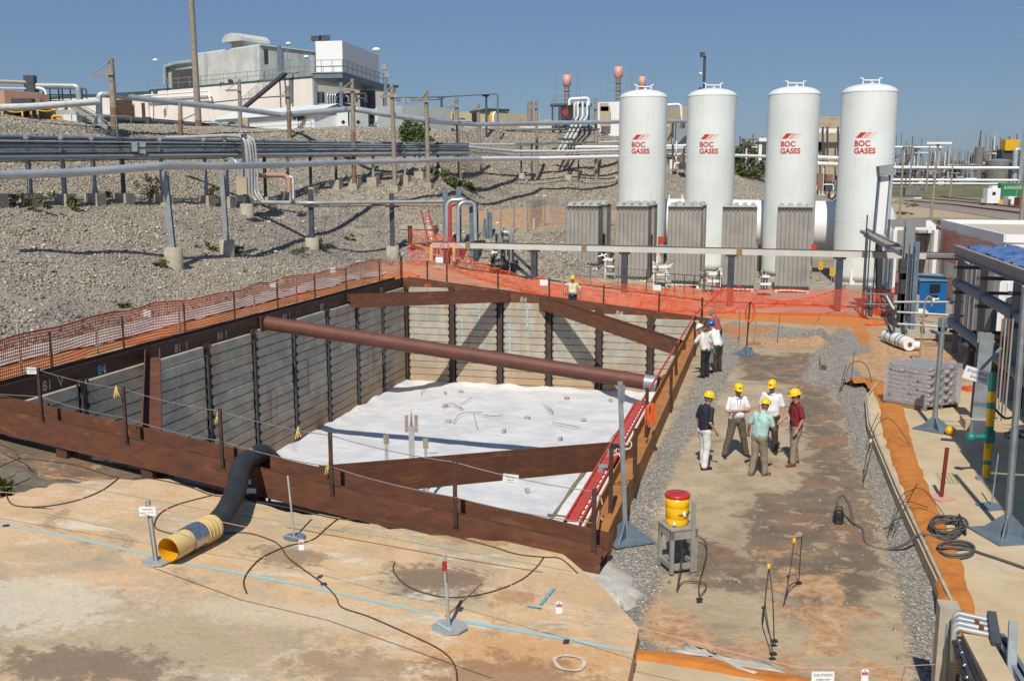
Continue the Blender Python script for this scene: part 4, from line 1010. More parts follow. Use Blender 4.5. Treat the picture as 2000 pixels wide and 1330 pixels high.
net([st_pt(-.9, -.4), st_pt(-.4, .9), st_pt(2.5, .85), st_pt(5, 1.0), st_pt(9, .9), st_pt(13.2, .95)], 1.05, ff, seed=4, cw=.09, ch=.10, st_=.018)
for px in (783, 835, 873, 973, 1074, 1178, 1287):
 s = min((abs(xy(q/20, .75)[0]/(xy(q/20, .75)[1]*CP+.9)-(px-1000)/1920), q/20) for q in range(-30, 290))[1]
 fpost(st_pt(s, .75), 1.35, ff, 'rust_dark', .07)
for px, py in ((858, 508), (1062, 552), (1283, 562)): MB().box(at(px, py, 44.5 if px > 900 else 46), (.36, .01, .26), -.25).build('tag_card', M['paper'], ff)
fb = empty('safety_fence', st_pt(6, 4), 'crumpled double orange mesh fence between the columns at the far side', 'fence', 'orange safety fences')
zf = lambda px, py: V(ong(px, py))
back = [zf(800, 520), zf(870, 522), zf(930, 545), zf(1040, 575), zf(1140, 590), zf(1223, 606), zf(1330, 610), zf(1437, 612)]
net(back, 1.35, fb, seed=6, fold=.3, cw=.10, ch=.11, st_=.018, sag=.4, hf=lambda u: 2.0-1.1*sm(0, .35, u)+.35*sm(.4, .7, u))
fr_f = empty('safety_fence', zf(1540, 612), 'orange mesh fence stretched across the far end of the work area', 'fence', 'orange safety fences')
net([zf(1392, 612), zf(1437, 614), zf(1540, 616), zf(1650, 618), zf(1692, 622)], 1.25, fr_f, seed=12, cw=.085, ch=.095, st_=.015)
net([zf(1437, 606), zf(1540, 600), zf(1650, 606)], 1.2, fr_f, seed=15, cw=.10, ch=.11, fold=.25, hf=lambda u: 1.25-.9*math.sin(math.pi*u))
net([zf(1223, 612), zf(1330, 616), zf(1400, 618)], 1.15, fr_f, seed=16, cw=.09, ch=.10, st_=.015)
# ================================================================ TRAY BEAM ON COLUMNS
A = V(at(846, 478, 55.0)); B = V(at(1868, 501, 46.6))
cb = empty('cable_tray', A, 'long light grey cable tray on dark steel columns across the far side', 'cable tray', 'cable trays')
MB().beam(A, B, .42, .30).build('tray_cover', M['tray'], cb)
MB().beam(A+V(0, .0, .16), B+V(0, 0, .16), .44, .02).build('tray_lid', M['steel_dark'], cb)
for f in (.08, .325, .625): p = A.lerp(B, f); MB().box(p, (.28, .46, .40), math.atan2(B.y-A.y, B.x-A.x)).build('joint_band', M['wood'], cb)
for px in (870, 1045, 1223, 1437, 1650):
 f = min((abs((A.lerp(B, k/200).x/A.lerp(B, k/200).y)*1.0-(px-1000)/1920*.985), k/200) for k in range(201))[1]
 p = A.lerp(B, f); g_ = hz(p.x, p.y)
 q = MB(); q.hbeam((p.x, p.y, g_-.2), (p.x, p.y, p.z-.18), .32, .30, .03, up=(.25, .968, 0)); q.build('column', M['steel_dark'], cb)
 MB().box((p.x, p.y, p.z-.22), (.55, .34, .10), -.25).build('column_cap', M['steel_dark'], cb)
 MB().cyl((p.x, p.y, g_-.3), (p.x, p.y, g_+.12), .42, 20).build('footing', M['concrete'], cb)
# ================================================================ VERTICAL TANKS
def tank(px, zc, ztop, zb, label, lx_off):
 x = (px-1000)/1920*(zc-1.05); Y = (zc-(6.6-5)*SP)/CP; r = 1.65
 e = empty('storage_tank', (x, Y, zb), label, 'tank', 'white vertical gas tanks')
 H = ztop-zb; prof = [(r-.12, 0), (r-.12, .25), (r, .3)]
 for k in range(1, 40): prof.append((r, .3+(H-.3)*k/39))
 dome = [(r*math.cos(a), H+.54*math.sin(a)) for a in [math.pi/2*k/9 for k in range(1, 10)]]
 MB().lathe((x, Y, zb), prof, 72).build('shell', M['tank_white'], e)
 dm = MB().lathe((x, Y, zb), [(r+.02, H-.03), (r+.02, H+.02)]+[(max(.001, a), b) for a, b in dome], 64).build('dome', M['tank_white'], e)
 q = MB()
 for hh in (H*.335, H*.66): q.lathe((x, Y, zb), [(r+.001, hh-.03), (r+.012, hh), (r+.001, hh+.03)], 64)
 q.build('weld_band', M['tank_white'], e)
 q = MB(); zt = zb+H+.62
 q.beam((x-.52, Y-.2, zt+.12), (x+.52, Y-.1, zt+.12), .05, .06)
 for sx in (-.5, .5): q.beam((x+sx, Y-.15, zt-.12), (x+sx, Y-.15, zt+.24), .06, .06); q.beam((x+sx, Y-.15, zt+.2), (x+sx*1.35, Y-.15, zt+.27), .05, .05)
 q.cyl((x+.1, Y, zt-.1), (x+.1, Y, zt+.10), .10, 10); q.build('lifting_frame', M['bright_white'], dm)
 for k, sx in enumerate((-.9, .9)):
  q = MB(); q.beam((x+sx, Y-r*.8, zb-.1), (x+sx, Y-r*.8, zb+.9), .3, .12); q.build('support_foot', M['bright_white'], e)
 q = MB(); q.box((x+1.2, Y-r-.02, zb+2.05), (.42, .06, .55)); q.build('red_box', M['red'], e)
 base_a = math.atan2(-Y, -x)
 def bend(u, z):  # u metres to the right as seen from the camera
  a = base_a+(u+lx_off)/r; rr = r+.012
  return V(x+rr*math.cos(a), Y+rr*math.sin(a), z)
 zl = zof(302, Y-1.6)
 def bend_text(s, u0, z, size, mat):
  ob = text_on(s, 'logo_text', (0, 0, 0), (1, 0, 0), (0, 1, 0), size, mat, None, 0, bold=.014)
  bm = bmesh.new(); bm.from_mesh(ob.data)
  bmesh.ops.subdivide_edges(bm, edges=[e_ for e_ in bm.edges if e_.calc_length() > .2], cuts=2); bmesh.ops.triangulate(bm, faces=bm.faces[:])
  for v in bm.verts: v.co = bend(u0+v.co.x*.98, z+v.co.y)
  bm.to_mesh(ob.data); bm.free(); parent_keep(ob, e); return ob
 bend_text('BOC', -.68, zl+.50, .46, M['logo_red']); bend_text('GASES', -.68, zl+.06, .46, M['logo_red'])
 for k, (u0, w_, mt) in enumerate(((-.62, .34, 'logo_red'), (-.22, .26, 'logo_pink'), (.10, .24, 'logo_pale'))):
  q = MB(); z0, z1 = zl+1.00, zl+1.32
  for j in range(3):
   a0, a1 = u0+w_*j/3, u0+w_*(j+1)/3
   q.quad(bend(a0, z0), bend(a1, z0), bend(a1+.3, z1), bend(a0+.3, z1))
  q.build('logo_bar', M[mt], e)
 return e
tank(1256.5, 69.3, 12.15, .35, 'leftmost of the four white vertical tanks, partly behind two vaporizers', -.10)
tank(1390.5, 68.2, 12.15, .25, 'second white vertical tank from the left, floodlight pole behind it', -.08)
tank(1551, 65.2, 12.0, .1, 'third white vertical tank from the left, behind the single vaporizer', -.06)
tank(1698, 61.8, 11.85, .1, 'rightmost and nearest of the four white vertical tanks', -.06)
a = V(10.2, 74.6, 3.45); b = V(25.2, 67.3, 3.35); d = (b-a).normalized()
ht = empty('horizontal_tank', (a.x, a.y, 0), 'large white horizontal tank lying behind the four vertical tanks', 'tank')
pts = []; rs = []
for k in range(7): an = math.pi/2*k/6; pts.append(a-d*(.9*math.cos(an))); rs.append(max(.02, 1.72*math.sin(an)))
for k in range(7): an = math.pi/2*(1-k/6); pts.append(b+d*(.9*math.cos(an))); rs.append(max(.02, 1.72*math.sin(an)))
MB().tube(pts, 1, 40, False, rs=rs).build('shell', M['bright_white'], ht)
q = MB()
for f in (.03, .97, .5): p = a.lerp(b, f); q.tube([p-d*.06, p+d*.06], 1.75, 40, False)
q.build('weld_band', M['white'], ht)
for f in (.15, .5, .85): p = a.lerp(b, f); MB().box((p.x, p.y, .9), (.5, 2.6, 2.2), math.atan2(d.y, d.x)).build('saddle', M['concrete'], ht)
for f in (.1, .16, .22, .28): p = a.lerp(b, f); MB().cyl(p+V(0, 0, 1.6), p+V(0, 0, 2.0), .06, 8).build('nozzle', M['bright_white'], ht)
# ================================================================ AMBIENT VAPORIZERS
tube_me = None
def vaporizer(pxl, label, depth_units=1, nx=8, ny=7):
 global tube_me
 best = min((abs((q/20)/((60-.2596*(q/20-3.3))*CP+.55)-(pxl-1000)/1920), q/20) for q in range(0, 500))[1]
 x0 = best; Y0 = 60-.2596*(x0-3.3)
 pitch = .245; H = 4.75; zb = hz(x0, Y0)*.5+.12; zt = 5.12; H = zt-zb
 e = empty('vaporizer', (x0, Y0, zb), label, 'vaporizer', 'finned grey vaporizer towers', math.atan2(-.25, .968))
 if tube_me is None:
  q = MB()
  for k in range(4):
   a_ = math.pi*k/4; c_, s_ = math.cos(a_)*.112, math.sin(a_)*.112
   q.beam((-c_, -s_, 0), (c_, s_, 0), 1, .012) if 0 else None
   n_ = V(-s_, c_, 0).normalized()*.006
   vs = [V(sx*c_, sx*s_, z)+n_*sy for z in (0, 4.6) for sx in (-1, 1) for sy in (-1, 1)]
   q.add(vs, [(0, 1, 5, 4), (2, 6, 7, 3), (0, 4, 6, 2), (1, 3, 7, 5), (4, 5, 7, 6)])
  q.beam((-.112, -.112, .3), (-.112, -.112, 4.6), .012, .012)
  q.beam((0, -.108, .15), (0, -.108, 4.45), .20, .012, up=(0, 1, 0)); q.beam((0, .108, .15), (0, .108, 4.45), .20, .012, up=(0, 1, 0)); q.beam((.108, 0, .15), (.108, 0, 4.45), .012, .17, up=(0, 1, 0)); q.beam((-.108, 0, .15), (-.108, 0, 4.45), .012, .17, up=(0, 1, 0))
  tube_me = bpy.data.meshes.new('finned_tube'); tube_me.from_pydata(q.v, [], q.f); tube_me.materials.append(M['fin']); tube_me.update()
 for dU in range(depth_units):
  off = dU*(ny*pitch+1.6)
  for i in range(nx):
   for j in range(ny):
    if 0 < i < nx-1 and 0 < j < ny-1: continue
    o = bpy.data.objects.new('finned_tube', tube_me); COL.objects.link(o); o.parent = e
    o.location = (pitch*(i+.5), off+pitch*(j+.5), .15); o.scale = (1, 1, (H-.3)/4.6)
  q = MB()
  for i in range(nx):      # zig-zag return bends along the top and bottom edges
   for zz, sg in ((H-.12, -1), (.12, 1)):
    a_ = V(pitch*i, off-.01, zz); m_ = V(pitch*(i+.5), off-.01, zz+sg*.24); b_ = V(pitch*(i+1), off-.01, zz)
    q.beam(a_, m_, .035, .035); q.beam(m_, b_, .035, .035)
  q.build('return_bends', M['louvre'], e, local=True)['kind'] = 'stuff'
  for i in range(0, nx, 2):
   q = MB(); q.tube([V(pitch*(i+1), off+.05, H-.02), V(pitch*(i+1), off+ny*pitch-.05, H-.02)], .14, 10); q.build('header_tube', M['fin_top'], e, local=True)
  q = MB(); q.box((nx*pitch/2, off+ny*pitch/2, H-.10), (nx*pitch, ny*pitch, .06)); q.build('top_frame', M['fin_top'], e, local=True); q = MB(); q.box((nx*pitch/2, off+ny*pitch/2, H/2), (nx*pitch-.30, ny*pitch-.30, H-.5)); q.build('shade_core', M['louvre'], e, local=True)  # dark block for the omitted middle tubes, deep shade put into its colour
  q = MB(); q.box((nx*pitch/2, off+ny*pitch/2, .08), (nx*pitch, ny*pitch, .08)); q.build('base_frame', M['bright_white'], e, local=True)
  for sx in (.1, nx*pitch-.1):
   q = MB(); q.box((sx, off+.1, -.35), (.14, .14, .9)); q.box((sx, off+ny*pitch-.1, -.35), (.14, .14, .9)); q.build('leg', M['bright_white'], e, local=True)
vaporizer(1106, 'leftmost finned vaporizer tower in front of the hill', 2)
vaporizer(1202, 'second finned vaporizer tower, before the leftmost white tank', 2)
vaporizer(1304, 'third finned vaporizer tower, between the first two white tanks', 2)
vaporizer(1409, 'fourth finned vaporizer tower, standing free with dark side', 1)
vaporizer(1516, 'rightmost finned vaporizer tower, before the third white tank', 1, 8, 6)
def skid(px, py, Y, w, label, rnd):
 rr = random.Random(rnd); p = V(at(px, py, Y)); g_ = hz(p.x, p.y); e = empty('valve_skid', (p.x, p.y, g_), label, 'valve skid', 'white and grey valve skids between the towers')
 for k in range(3): MB().box((p.x, p.y, g_+.3+.42*k), (w*(.9-.22*k), .8, .13)).build('slab', M['bright_white' if k else 'galv_light'], e)
 for k in range(5):
  xx = p.x+rr.uniform(-w/2, w/2); q = MB(); q.tube(arc([(xx, p.y-.3, g_), (xx, p.y-.3, g_+1.0+rr.random()*.5), (xx+rr.uniform(-.6, .6), p.y-.3, g_+1.0+rr.random()*.5)], .1), .04, 6); q.ball((xx, p.y-.3, g_+1.1), .1, 5); q.build('valve_pipe', M[rr.choice(['bright_white', 'silver', 'louvre'])], e)
skid(1292, 560, 57.5, 1.1, 'white slab skid between the second and third vaporizer', 1); skid(1390, 556, 56.6, 1.0, 'white skid between the third and fourth vaporizer', 2)
skid(1492, 566, 55.5, .9, 'white skid left of the rightmost vaporizer', 3); skid(1190, 560, 58.5, .6, 'small skid between the first and second vaporizer', 4)
def railing(pts, h, label, mat='galv', rails=(1, .5), sp=1.5, r=.025, parent=None, cat='railing', group='railings around the plant', zf=None):
 P = [V(p) for p in pts]; e = parent or empty('railing', P[0], label, cat, group)
 for f in rails: MB().tube([p+V(0, 0, h*f) for p in P], r, 6).build('rail', M[mat], e)
 for a, b in zip(P, P[1:]):
  n = max(1, round((b-a).length/sp))
  for k in range(n+1):
   p = a.lerp(b, k/n); MB().cyl(p, p+V(0, 0, h), r, 6).build('rail_post', M[mat], e)
 return e
railing([V(at(1100, 556, 55.5)), V(at(1262, 566, 53.6))], 1.1, 'grey pipe railing in front of the first two vaporizers', 'steel_blue')
railing([V(at(1262, 568, 53.6)), V(at(1355, 574, 52.6)), V(at(1408, 580, 52))], 1.0, 'dark pipe railing in front of the third vaporizer', 'steel_dark', sp=.5)
for px, py, yb, lb in ((1601, 522, 553, 'yellow square warning sign on a thin post, left one of the pair'), (1623, 534, 560, 'yellow square warning sign on a thin post, right one of the pair')):
 b_ = V(onz(px, yb, .05)); zt = zof(py, b_.y, px); e = empty('warning_sign', b_, lb, 'sign', 'yellow warning signs')
 MB().cyl(b_, V(b_.x, b_.y, zt), .03, 8).build('post', M['galv'], e); MB().box((b_.x, b_.y-.04, zt+.1), (.28, .03, .5)).build('sign_panel', M['yellow'], e)
 MB().cyl(b_, b_+V(0, 0, .08), .28, 16).build('base', M['concrete'], e)
 text_on('CAUTION', 'sign_text', V(b_.x-.12, b_.y-.06, zt+.18), (1, 0, 0), (0, 0, 1), .055, M['print'], e)
 text_on('O2', 'sign_text', V(b_.x-.1, b_.y-.06, zt+.0), (1, 0, 0), (0, 0, 1), .12, M['print'], e)
ap = [xy(4, 15.0), xy(15, 7.5), xy(32, 7.5), xy(32, 33), xy(12, 33), xy(6, 20)]
mb = MB(); mb.prism(ap if sum(ap[i][0]*ap[(i+1) % 6][1]-ap[(i+1) % 6][0]*ap[i][1] for i in range(6)) > 0 else ap[::-1], -.3, .10)
tag(mb.build('plant_slab', pm('plant_slab', (.32, .28, .22), (.26, .23, .18), .8, .9)), 'grey tan concrete slab under the tanks', None, None, S_)
p = V(at(1372, 300, 74)); e = empty('floodlight_pole', (p.x, p.y, hz(p.x, p.y)), 'dark floodlight pole rising behind the second white tank', 'light pole')
zt = zof(110, 74, 1371)
MB().cyl((p.x, p.y, hz(p.x, p.y)-.2), (p.x-.05, p.y, zt), .10, 10).build('pole', M['steel_dark'], e)
MB().box((p.x-.22, p.y, zt+.1), (.3, .35, .32)).build('lamp_head', M['louvre'], e)
for dz in (.95, 2.0): q = MB(); q.ball((p.x-.32, p.y, zt-dz-.3), .12, 5); q.tube([(p.x, p.y, zt-dz-.4), (p.x-.32, p.y, zt-dz-.3)], .02, 5); q.build('side_lamp', M['bright_white' if dz < 1 else 'louvre'], e)
# ================================================================ WHITE CANOPY FRAME + LIGHT POST right of tank 4
cf = empty('canopy', V(at(1790, 560, 56)), 'white flat roofed canopy frame sheltering a small vaporizer right of the tanks', 'canopy')
zc_ = zof(441, 55, 1790); c4 = [V(at(px, 445, Y)) for px, Y in ((1734, 59), (1815, 59), (1828, 52.5), (1748, 52.5))]
q = MB(); q.prism([(p.x, p.y) for p in c4][::-1], zc_-.12, zc_+.14); q.build('roof', M['bright_white'], cf)
for p in c4: MB().box((p.x, p.y, zc_/2), (.2, .2, zc_-.2)).build('post', M['bright_white'], cf)
e = empty('vaporizer', V(at(1806, 560, 56)), 'small finned vaporizer under the white canopy', 'vaporizer', 'finned grey vaporizer towers', -.25)
for i in range(5):
 for j in range(4):
  o = bpy.data.objects.new('finned_tube', tube_me); COL.objects.link(o); o.parent = e; o.location = (i*.245-.5, j*.245, -.3); o.scale = (1, 1, .72)
# ================================================================ CHAIN LINK FENCE behind the culvert
cl = empty('chain_link_fence', V(ong(948, 470)), 'thin chain link fence with slender posts at the foot of the stone hill', 'fence')
cp = [V(ong(px, py)) for px, py in ((930, 476), (952, 470), (978, 463), (1004, 457), (1030, 450), (1064, 440), (1105, 437))]
for p in cp: MB().cyl(p, p+V(0, 0, 1.9), .035, 6).build('post', M['galv'], cl)
q = MB()
for a_, b_ in zip(cp, cp[1:]):
 n = int((b_-a_).length/.12)
 for k in range(n):
  for dd in (-14, 14):
   f0 = k/n; f1 = (k+dd)/n
   if 0 <= f1 <= 1: q.tube([a_.lerp(b_, f0)+V(0, 0, .05), a_.lerp(b_, f1)+V(0, 0, 1.8)], .004, 3, False)
q.build('wire_mesh', M['galv'], cl)['kind'] = 'stuff'
# ================================================================ HILL: poles, pipes, racks
def footing(p, r, h, parent, square=False, mat='concrete', name='footing'):
 q = MB()
 if square: q.box(V(p)+V(0, 0, h/2-.5), (r*2, r*2, h+1.0), -.25)
 else: q.lathe((p[0], p[1], p[2]-.6), [(r, 0), (r, h+.57), (r-.03, h+.6), (.001, h+.6)], 24)
 return q.build(name, M[mat], parent)
def pole(px, py, ytop, label, r=.16, arm=None, mat='wood_pole', lower=None, px_top=None, group='wooden poles carrying the white pipe', off=None, foot=False, brace=True):
 p = V(off) if off is not None else V(ong(px, py)); zt = zof(ytop, p.y, px);
 xt = ((px_top or px)-1000)/1920*(p.y*CP+(6.6-zt)*SP)
 e = empty('wooden_pole', p, label, 'pole', group); top = V(xt, p.y, zt); bot = V(p.x, p.y, p.z-.4)
 if lower:
  m = bot.lerp(top, lower); MB().cyl(bot, m, r*1.05, 12).build('pole_foot', M['wood_red'], e); MB().cyl(m, top, r, 12, r*.85).build('pole_shaft', M[mat], e)
 else: MB().cyl(bot, top, r*1.05, 12, r*.85).build('pole_shaft', M[mat], e)
 if arm:
  ya, dx = arm; za = zof(ya, p.y, px); c = V(xt, p.y-r, za)
  MB().beam(c+V(.18, 0, .05), c+V(dx, -.1, 0), .12, .14).build('cross_arm', M['wood_pole'], e)
  if brace: MB().tube([c+V(dx*.85, -.1, .05), V(xt, p.y-r, zt-.15)], .03, 5).build('arm_brace', M['galv'], e)
 if foot: footing(p, .28, .3, e, True)
 return p, zt, e
pole(225, 265, 115, 'thick wooden pole with a braced side arm beside the metal stairs', .21, (147, -1.1), lower=.42, px_top=216)
p = V(ong(352, 272)); pole(352, 272, 201, 'short wooden stub pole under the white pipe, left', .15, lower=.6)
tp = V(at(389, 262, 80)); tp.z = hz(tp.x, tp.y); pole(389, 262, -40, 'very tall wooden pole reaching out of the top of the picture', .26, px_top=371, lower=.1, off=tp)
tq = V(at(470, 262, 77)); tq.z = hz(tq.x, tq.y)
pole(471, 262, 155, 'grey wooden pole with steel sleeve and short lamp arm in front of the stairs', .16, (178, -1.0), px_top=467, off=tq)
pole(566, 272, 168, 'reddish wooden pole before the small white house', .15, (189, -.5), lower=.55, px_top=562)
pole(692, 368, 155, 'tall thin wooden pole with bracket arm before the steel frame', .14, (178, -.85), lower=.55, px_top=688, foot=True)
pole(772, 372, 165, 'wooden pole with bracket arm left of the grey cabin', .15, (190, -.75), px_top=765, foot=True)
pole(837, 366, 178, 'wooden pole with bracket arm right of the grey cabin', .15, (200, -.8), px_top=832, foot=True)
pole(899, 350, 192, 'wooden pole with bracket arm left of the beige building', .15, (210, -.75), px_top=891)
pole(938, 335, 203, 'wooden pole with bracket arm before the beige building', .15, (215, -.5), px_top=934)
pole(1050, 352, 196, 'wooden pole with small bracket right of the beige building', .15, (212, -.6), px_top=1047)
pole(1165, 354, 192, 'wooden pole left of the first white tank', .16, px_top=1163, arm=(213, -.4), brace=False)
sl_ = V(at(472, 245, 76.5))
def pipe(pts, r, mat, label, name='pipeline', parent=None, n=12, rad=.5, group='pipelines on the hill', cat='pipe', part='pipe_run', bend=True, new=True):
 P = [V(at(*q)) if len(q) == 3 else V(q[3]) for q in pts]
 P = arc(P, rad) if bend else P
 if parent is None:
  o = MB().tube(P, r, n).build(name, M[mat], None, loc=P[0]); tag(o, label, cat, group); return o
 return MB().tube(P, r, n).build(part, M[mat], parent)
pipe([(-40, 212, 56), (60, 209, 58), (192, 199, 61)], .20, 'pipe_white', 'white pipe running in from the left edge below the salmon box')
pipe([(200, 246, 61.3), (194, 232, 61.3), (193, 184, 61.3), (215, 186, 61.6), (352, 202, 66), (471, 214, 70), (548, 225, 73), (690, 213, 64.7), (770, 226, 65.6), (836, 236, 67), (925, 244, 82), (1050, 241, 89), (1165, 239, 94), (1400, 236, 104)], .19, 'silver', 'long elevated silver white pipe carried by the wooden poles', rad=.3)
e = empty('pipeline', V(at(322, 325, 39.8)), 'thick silver clad pipe on steel posts running across the stone slope', 'pipe', 'pipelines on the hill')
pipe([(-60, 344, 33), (140, 338, 36.5), (318, 324, 39.8), (432, 325, 43.5), (560, 322, 52), (700, 317, 60), (840, 313, 64), (940, 311, 72)], .155, 'silver', '', parent=e, rad=.2)
pipe([(940, 311, 72), (1050, 310, 86), (1215, 306, 93), (1360, 302, 103), (1495, 306, 112)], .17, 'bright_white', '', parent=e, rad=.2)
for (px, py, pt, pxt) in ((340, 518, 334, 322), (444, 500, 334, 433)):
 p = V(ong(px, py)); zt = zof(pt, p.y, pxt); xt = (pxt-1000)/1920*(p.y*CP+(6.6-zt)*SP)
 q = MB(); q.hbeam((p.x, p.y, p.z+.5), (xt, p.y, zt), .20, .20, .02, up=(0, 1, 0)); q.build('post', M['galv'], e)
 footing(p, .37 if px == 340 else .33, .72, e)
for px, py in ((0, 0),)[:0]: pass
RK = [(-70, 37.5), (110, 42.3), (312, 49), (483, 56), (560, 60), (655, 63.7), (728, 65.2), (790, 66.5), (850, 68.5), (940, 74.5)]
def rackY(px):
 for (a, ya), (b, yb) in zip(RK, RK[1:]):
  if px <= b: return ya+(yb-ya)*(px-a)/(b-a)
 return RK[-1][1]
re_ = empty('pipe_rack', V(ong(312, 400)), 'long low rack of many grey pipes crossing the stone slope', 'pipe rack', 'pipe racks')
rows = [(267, 282, .10, 'rack_pipe', .9), (275, 284, .035, 'silver', 0), (280, 286, .03, 'rack_pipe', .9), (285, 288, .055, 'rack_pipe', 0), (292, 291, .03, 'silver', 0), (299, 295, .07, 'rack_pipe', .2), (309, 300, .115, 'galv', 0), (317, 304, .028, 'rack_rust', .5), (288.5, 290, .022, 'steel_dark', .5), (303, 297, .028, 'rack_rust', .9), (271, 283, .03, 'steel_dark', .5), (295.5, 293, .03, 'galv', .9), (278, 285, .028, 'louvre', .4), (313, 302, .04, 'steel_dark', .9), (282.5, 287, .03, 'steel_dark', 1.2)]
for yl, yr, r, mt, dy in rows:
 pts = []
 for px in (-70, 60, 200, 340, 483, 600, 728, 850, 915):
  f = (px+70)/985; pts.append((px, yl+(yr-yl)*min(1, (px+70)/920), rackY(px)+dy))
 pipe(pts, r, mt, '', parent=re_, n=8, bend=False)
for px, py in ((-20, 412), (50, 384), (178, 380), (440, 378), (515, 374), (605, 366), (692, 360), (820, 352), (118, 402), (312, 398), (398, 385), (560, 378), (655, 368), (728, 363), (790, 358), (855, 352), (235, 372), (475, 372)):
 p = V(ong(px, py)); Yr = rackY(px)+.45; x = (px-1000)/1920*(Yr*CP-.3); g_ = hz(x, Yr)
 yt = 262+(278-262)*max(0, px)/850; zt = zof(yt, Yr, px)
 q = MB(); q.hbeam((x, Yr, g_-.2), (x, Yr, zt), .16, .16, .02, up=(0, 1, 0)); q.build('rack_post', M['steel_dark' if px % 2 else 'galv'], re_)
 for yy in (0, .55): MB().beam((x, Yr-.55, zt-.25-yy), (x, Yr+.6, zt-.25-yy), .10, .10).build('rack_arm', M['steel_dark'], re_)
 footing((x, Yr, g_), .33, .45, re_, True)
for px, py in ((262, 292), (278, 283), (262, 283), (278, 297)):
 MB().box(at(px, py, rackY(px)-.2), (.34, .12, .22)).build('junction_box', M['galv'], re_)
re2 = empty('pipe_rack', V(ong(1015, 345)), 'white pipes on goal post supports crossing the hill left of the first tank', 'pipe rack', 'pipe racks')
for pts, r, mt in (([(915, 288, 74), (1000, 296, 86), (1100, 296, 91), (1215, 293, 94), (1360, 290, 100)], .12, 'pipe_white'), ([(905, 297, 73), (985, 303, 84), (1100, 301, 90), (1215, 299, 93), (1360, 296, 99)], .07, 'silver'), ([(1125, 288, 92), (1215, 288, 95), (1360, 285, 100)], .16, 'bright_white'), ([(900, 283, 73), (1010, 283, 88), (1105, 280, 93), (1215, 277, 97)], .10, 'pipe_white'), ([(760, 247, 90), (870, 250, 96), (1000, 251, 104), (1215, 248, 107), (1360, 247, 112)], .14, 'pipe_white'), ([(760, 253, 90), (900, 255, 99), (1215, 252, 106)], .10, 'rack_pipe')):
 pipe(pts, r, mt, '', parent=re2, n=8, rad=.2)
for px, py in ((1018, 348), (1110, 350), (1208, 352)):
 p = V(ong(px, py)); zt = zof(283, p.y, px)
 for dx in (0, .95): MB().beam(p+V(dx, .3*dx, -.4), (p.x+dx, p.y+.3*dx, zt), .16, .16).build('rack_post', M['steel_dark'], re2)
 MB().beam((p.x-.1, p.y, zt), (p.x+1.05, p.y+.3, zt), .18, .18).build('rack_arm', M['steel_dark'], re2); footing(p, .35, .4, re2)
dn = empty('pipeline', V(ong(1090, 300)), 'pair of white pipes running diagonally down the hill from the equipment', 'pipe', 'pipelines on the hill')
for k in range(3):
 pipe([(1137+k*9-8, 200, 103), (1137+k*9-8, 228, 102), (1118+k*8, 245, 100.5), (1088+k*9, 298, 93)], .11, 'pipe_white', '', parent=dn, n=8, rad=.3)
for px, py in ((1118, 250), (1105, 272), (1094, 291)): MB().box(at(px, py, 98-.05*(py-250)*2), (1.5, .3, .16)).build('pipe_tie', M['steel_dark'], dn)
dk = empty('pipeline', V(at(450, 252, 80)), 'dark thick pipe along the crest in front of the white buildings', 'pipe', 'pipelines on the hill')
pipe([(150, 226, 76), (300, 238, 80), (450, 251, 82), (600, 264, 84), (720, 274, 84), (790, 279, 84)], .25, 'steel_dark', '', parent=dk, n=8, bend=False)
pipe([(150, 233, 77), (450, 256, 83), (700, 278, 85)], .09, 'rack_pipe', '', parent=dk, n=6, bend=False)
for px, py in ((290, 243), (355, 250), (433, 258), (492, 262), (540, 266), (625, 272)):
 p = V(at(px, py, 79)); MB().box(p, (.34, .4, 1.1)).build('pipe_support', M['wood_pole' if px % 2 else 'steel_dark'], dk)
pipe([(502, 343, 56), (556, 343, 57), (564, 349, 57), (565, 376, 57)], .13, 'salmon', 'brown insulated pipe with a down turned end on the slope')
pipe([(560, 344, 57.4), (572, 347, 57.4), (573, 390, 57)], .07, 'silver', 'thin silver conduit curving down beside the brown pipe')
ct = empty('cable_tray', V(ong(483, 418)), 'light grey cable tray that drops down and runs right over short posts', 'cable tray', 'cable trays')
def tray(pts, w, h, mat='galv_light', rad=.8):
 P = arc([V(at(*q)) for q in pts], rad, 6)
 for k in (-.5, .5):
  MB().tube([p+V(.13*k, .14*k, 0) for p in P], h/2*.6, 8).build('tray_duct', M[mat], ct)
tray([(330, 270, 56), (452, 265, 54.5), (482, 268, 54), (488, 330, 54), (489, 380, 54), (497, 395, 54), (608, 397, 51.9), (768, 395, 55.3), (868, 394, 57)], .4, .34)
tray([(470, 262, 54.6), (494, 272, 54.3), (500, 330, 54.3), (501, 378, 54.2), (512, 392, 53.8)], .3, .2)
for px, py, pt in ((610, 485, 370), (767, 500, 378)):
 p = V(ong(px, py)); zt = zof(pt, p.y, px)
 MB().hbeam(p+V(0, 0, .4), (p.x, p.y, zt), .24, .22, .025, up=(0, 1, 0)).build('post', M['steel_dark'], ct)
 za = zof(403, p.y, px); MB().beam((p.x-.35, p.y-.15, za), (p.x+.45, p.y-.15, za), .14, .12).build('post_arm', M['steel_dark'], ct)
 MB().box((p.x+.1, p.y, zt-.3), (.5, .12, .18)).build('post_arm', M['steel_blue'], ct); footing(p, .37, .55, ct)
p = V(ong(483, 420)); MB().hbeam(p, (p.x+.0, p.y, zof(262, p.y, 480)), .26, .24, .025, up=(0, 1, 0)).build('post', M['steel_dark'], ct); footing(p, .37, .6, ct)
P0 = [V(at(608, 404, 51.9)), V(at(768, 402, 55.3)), V(at(868, 403, 57))]; MB().tube(P0, .035, 6).build('lower_conduit', M['rack_rust'], ct)
jb = empty('junction_box', V(at(473, 380, 52)), 'beige junction box with rust stains and three conduits on the slope', 'junction box')
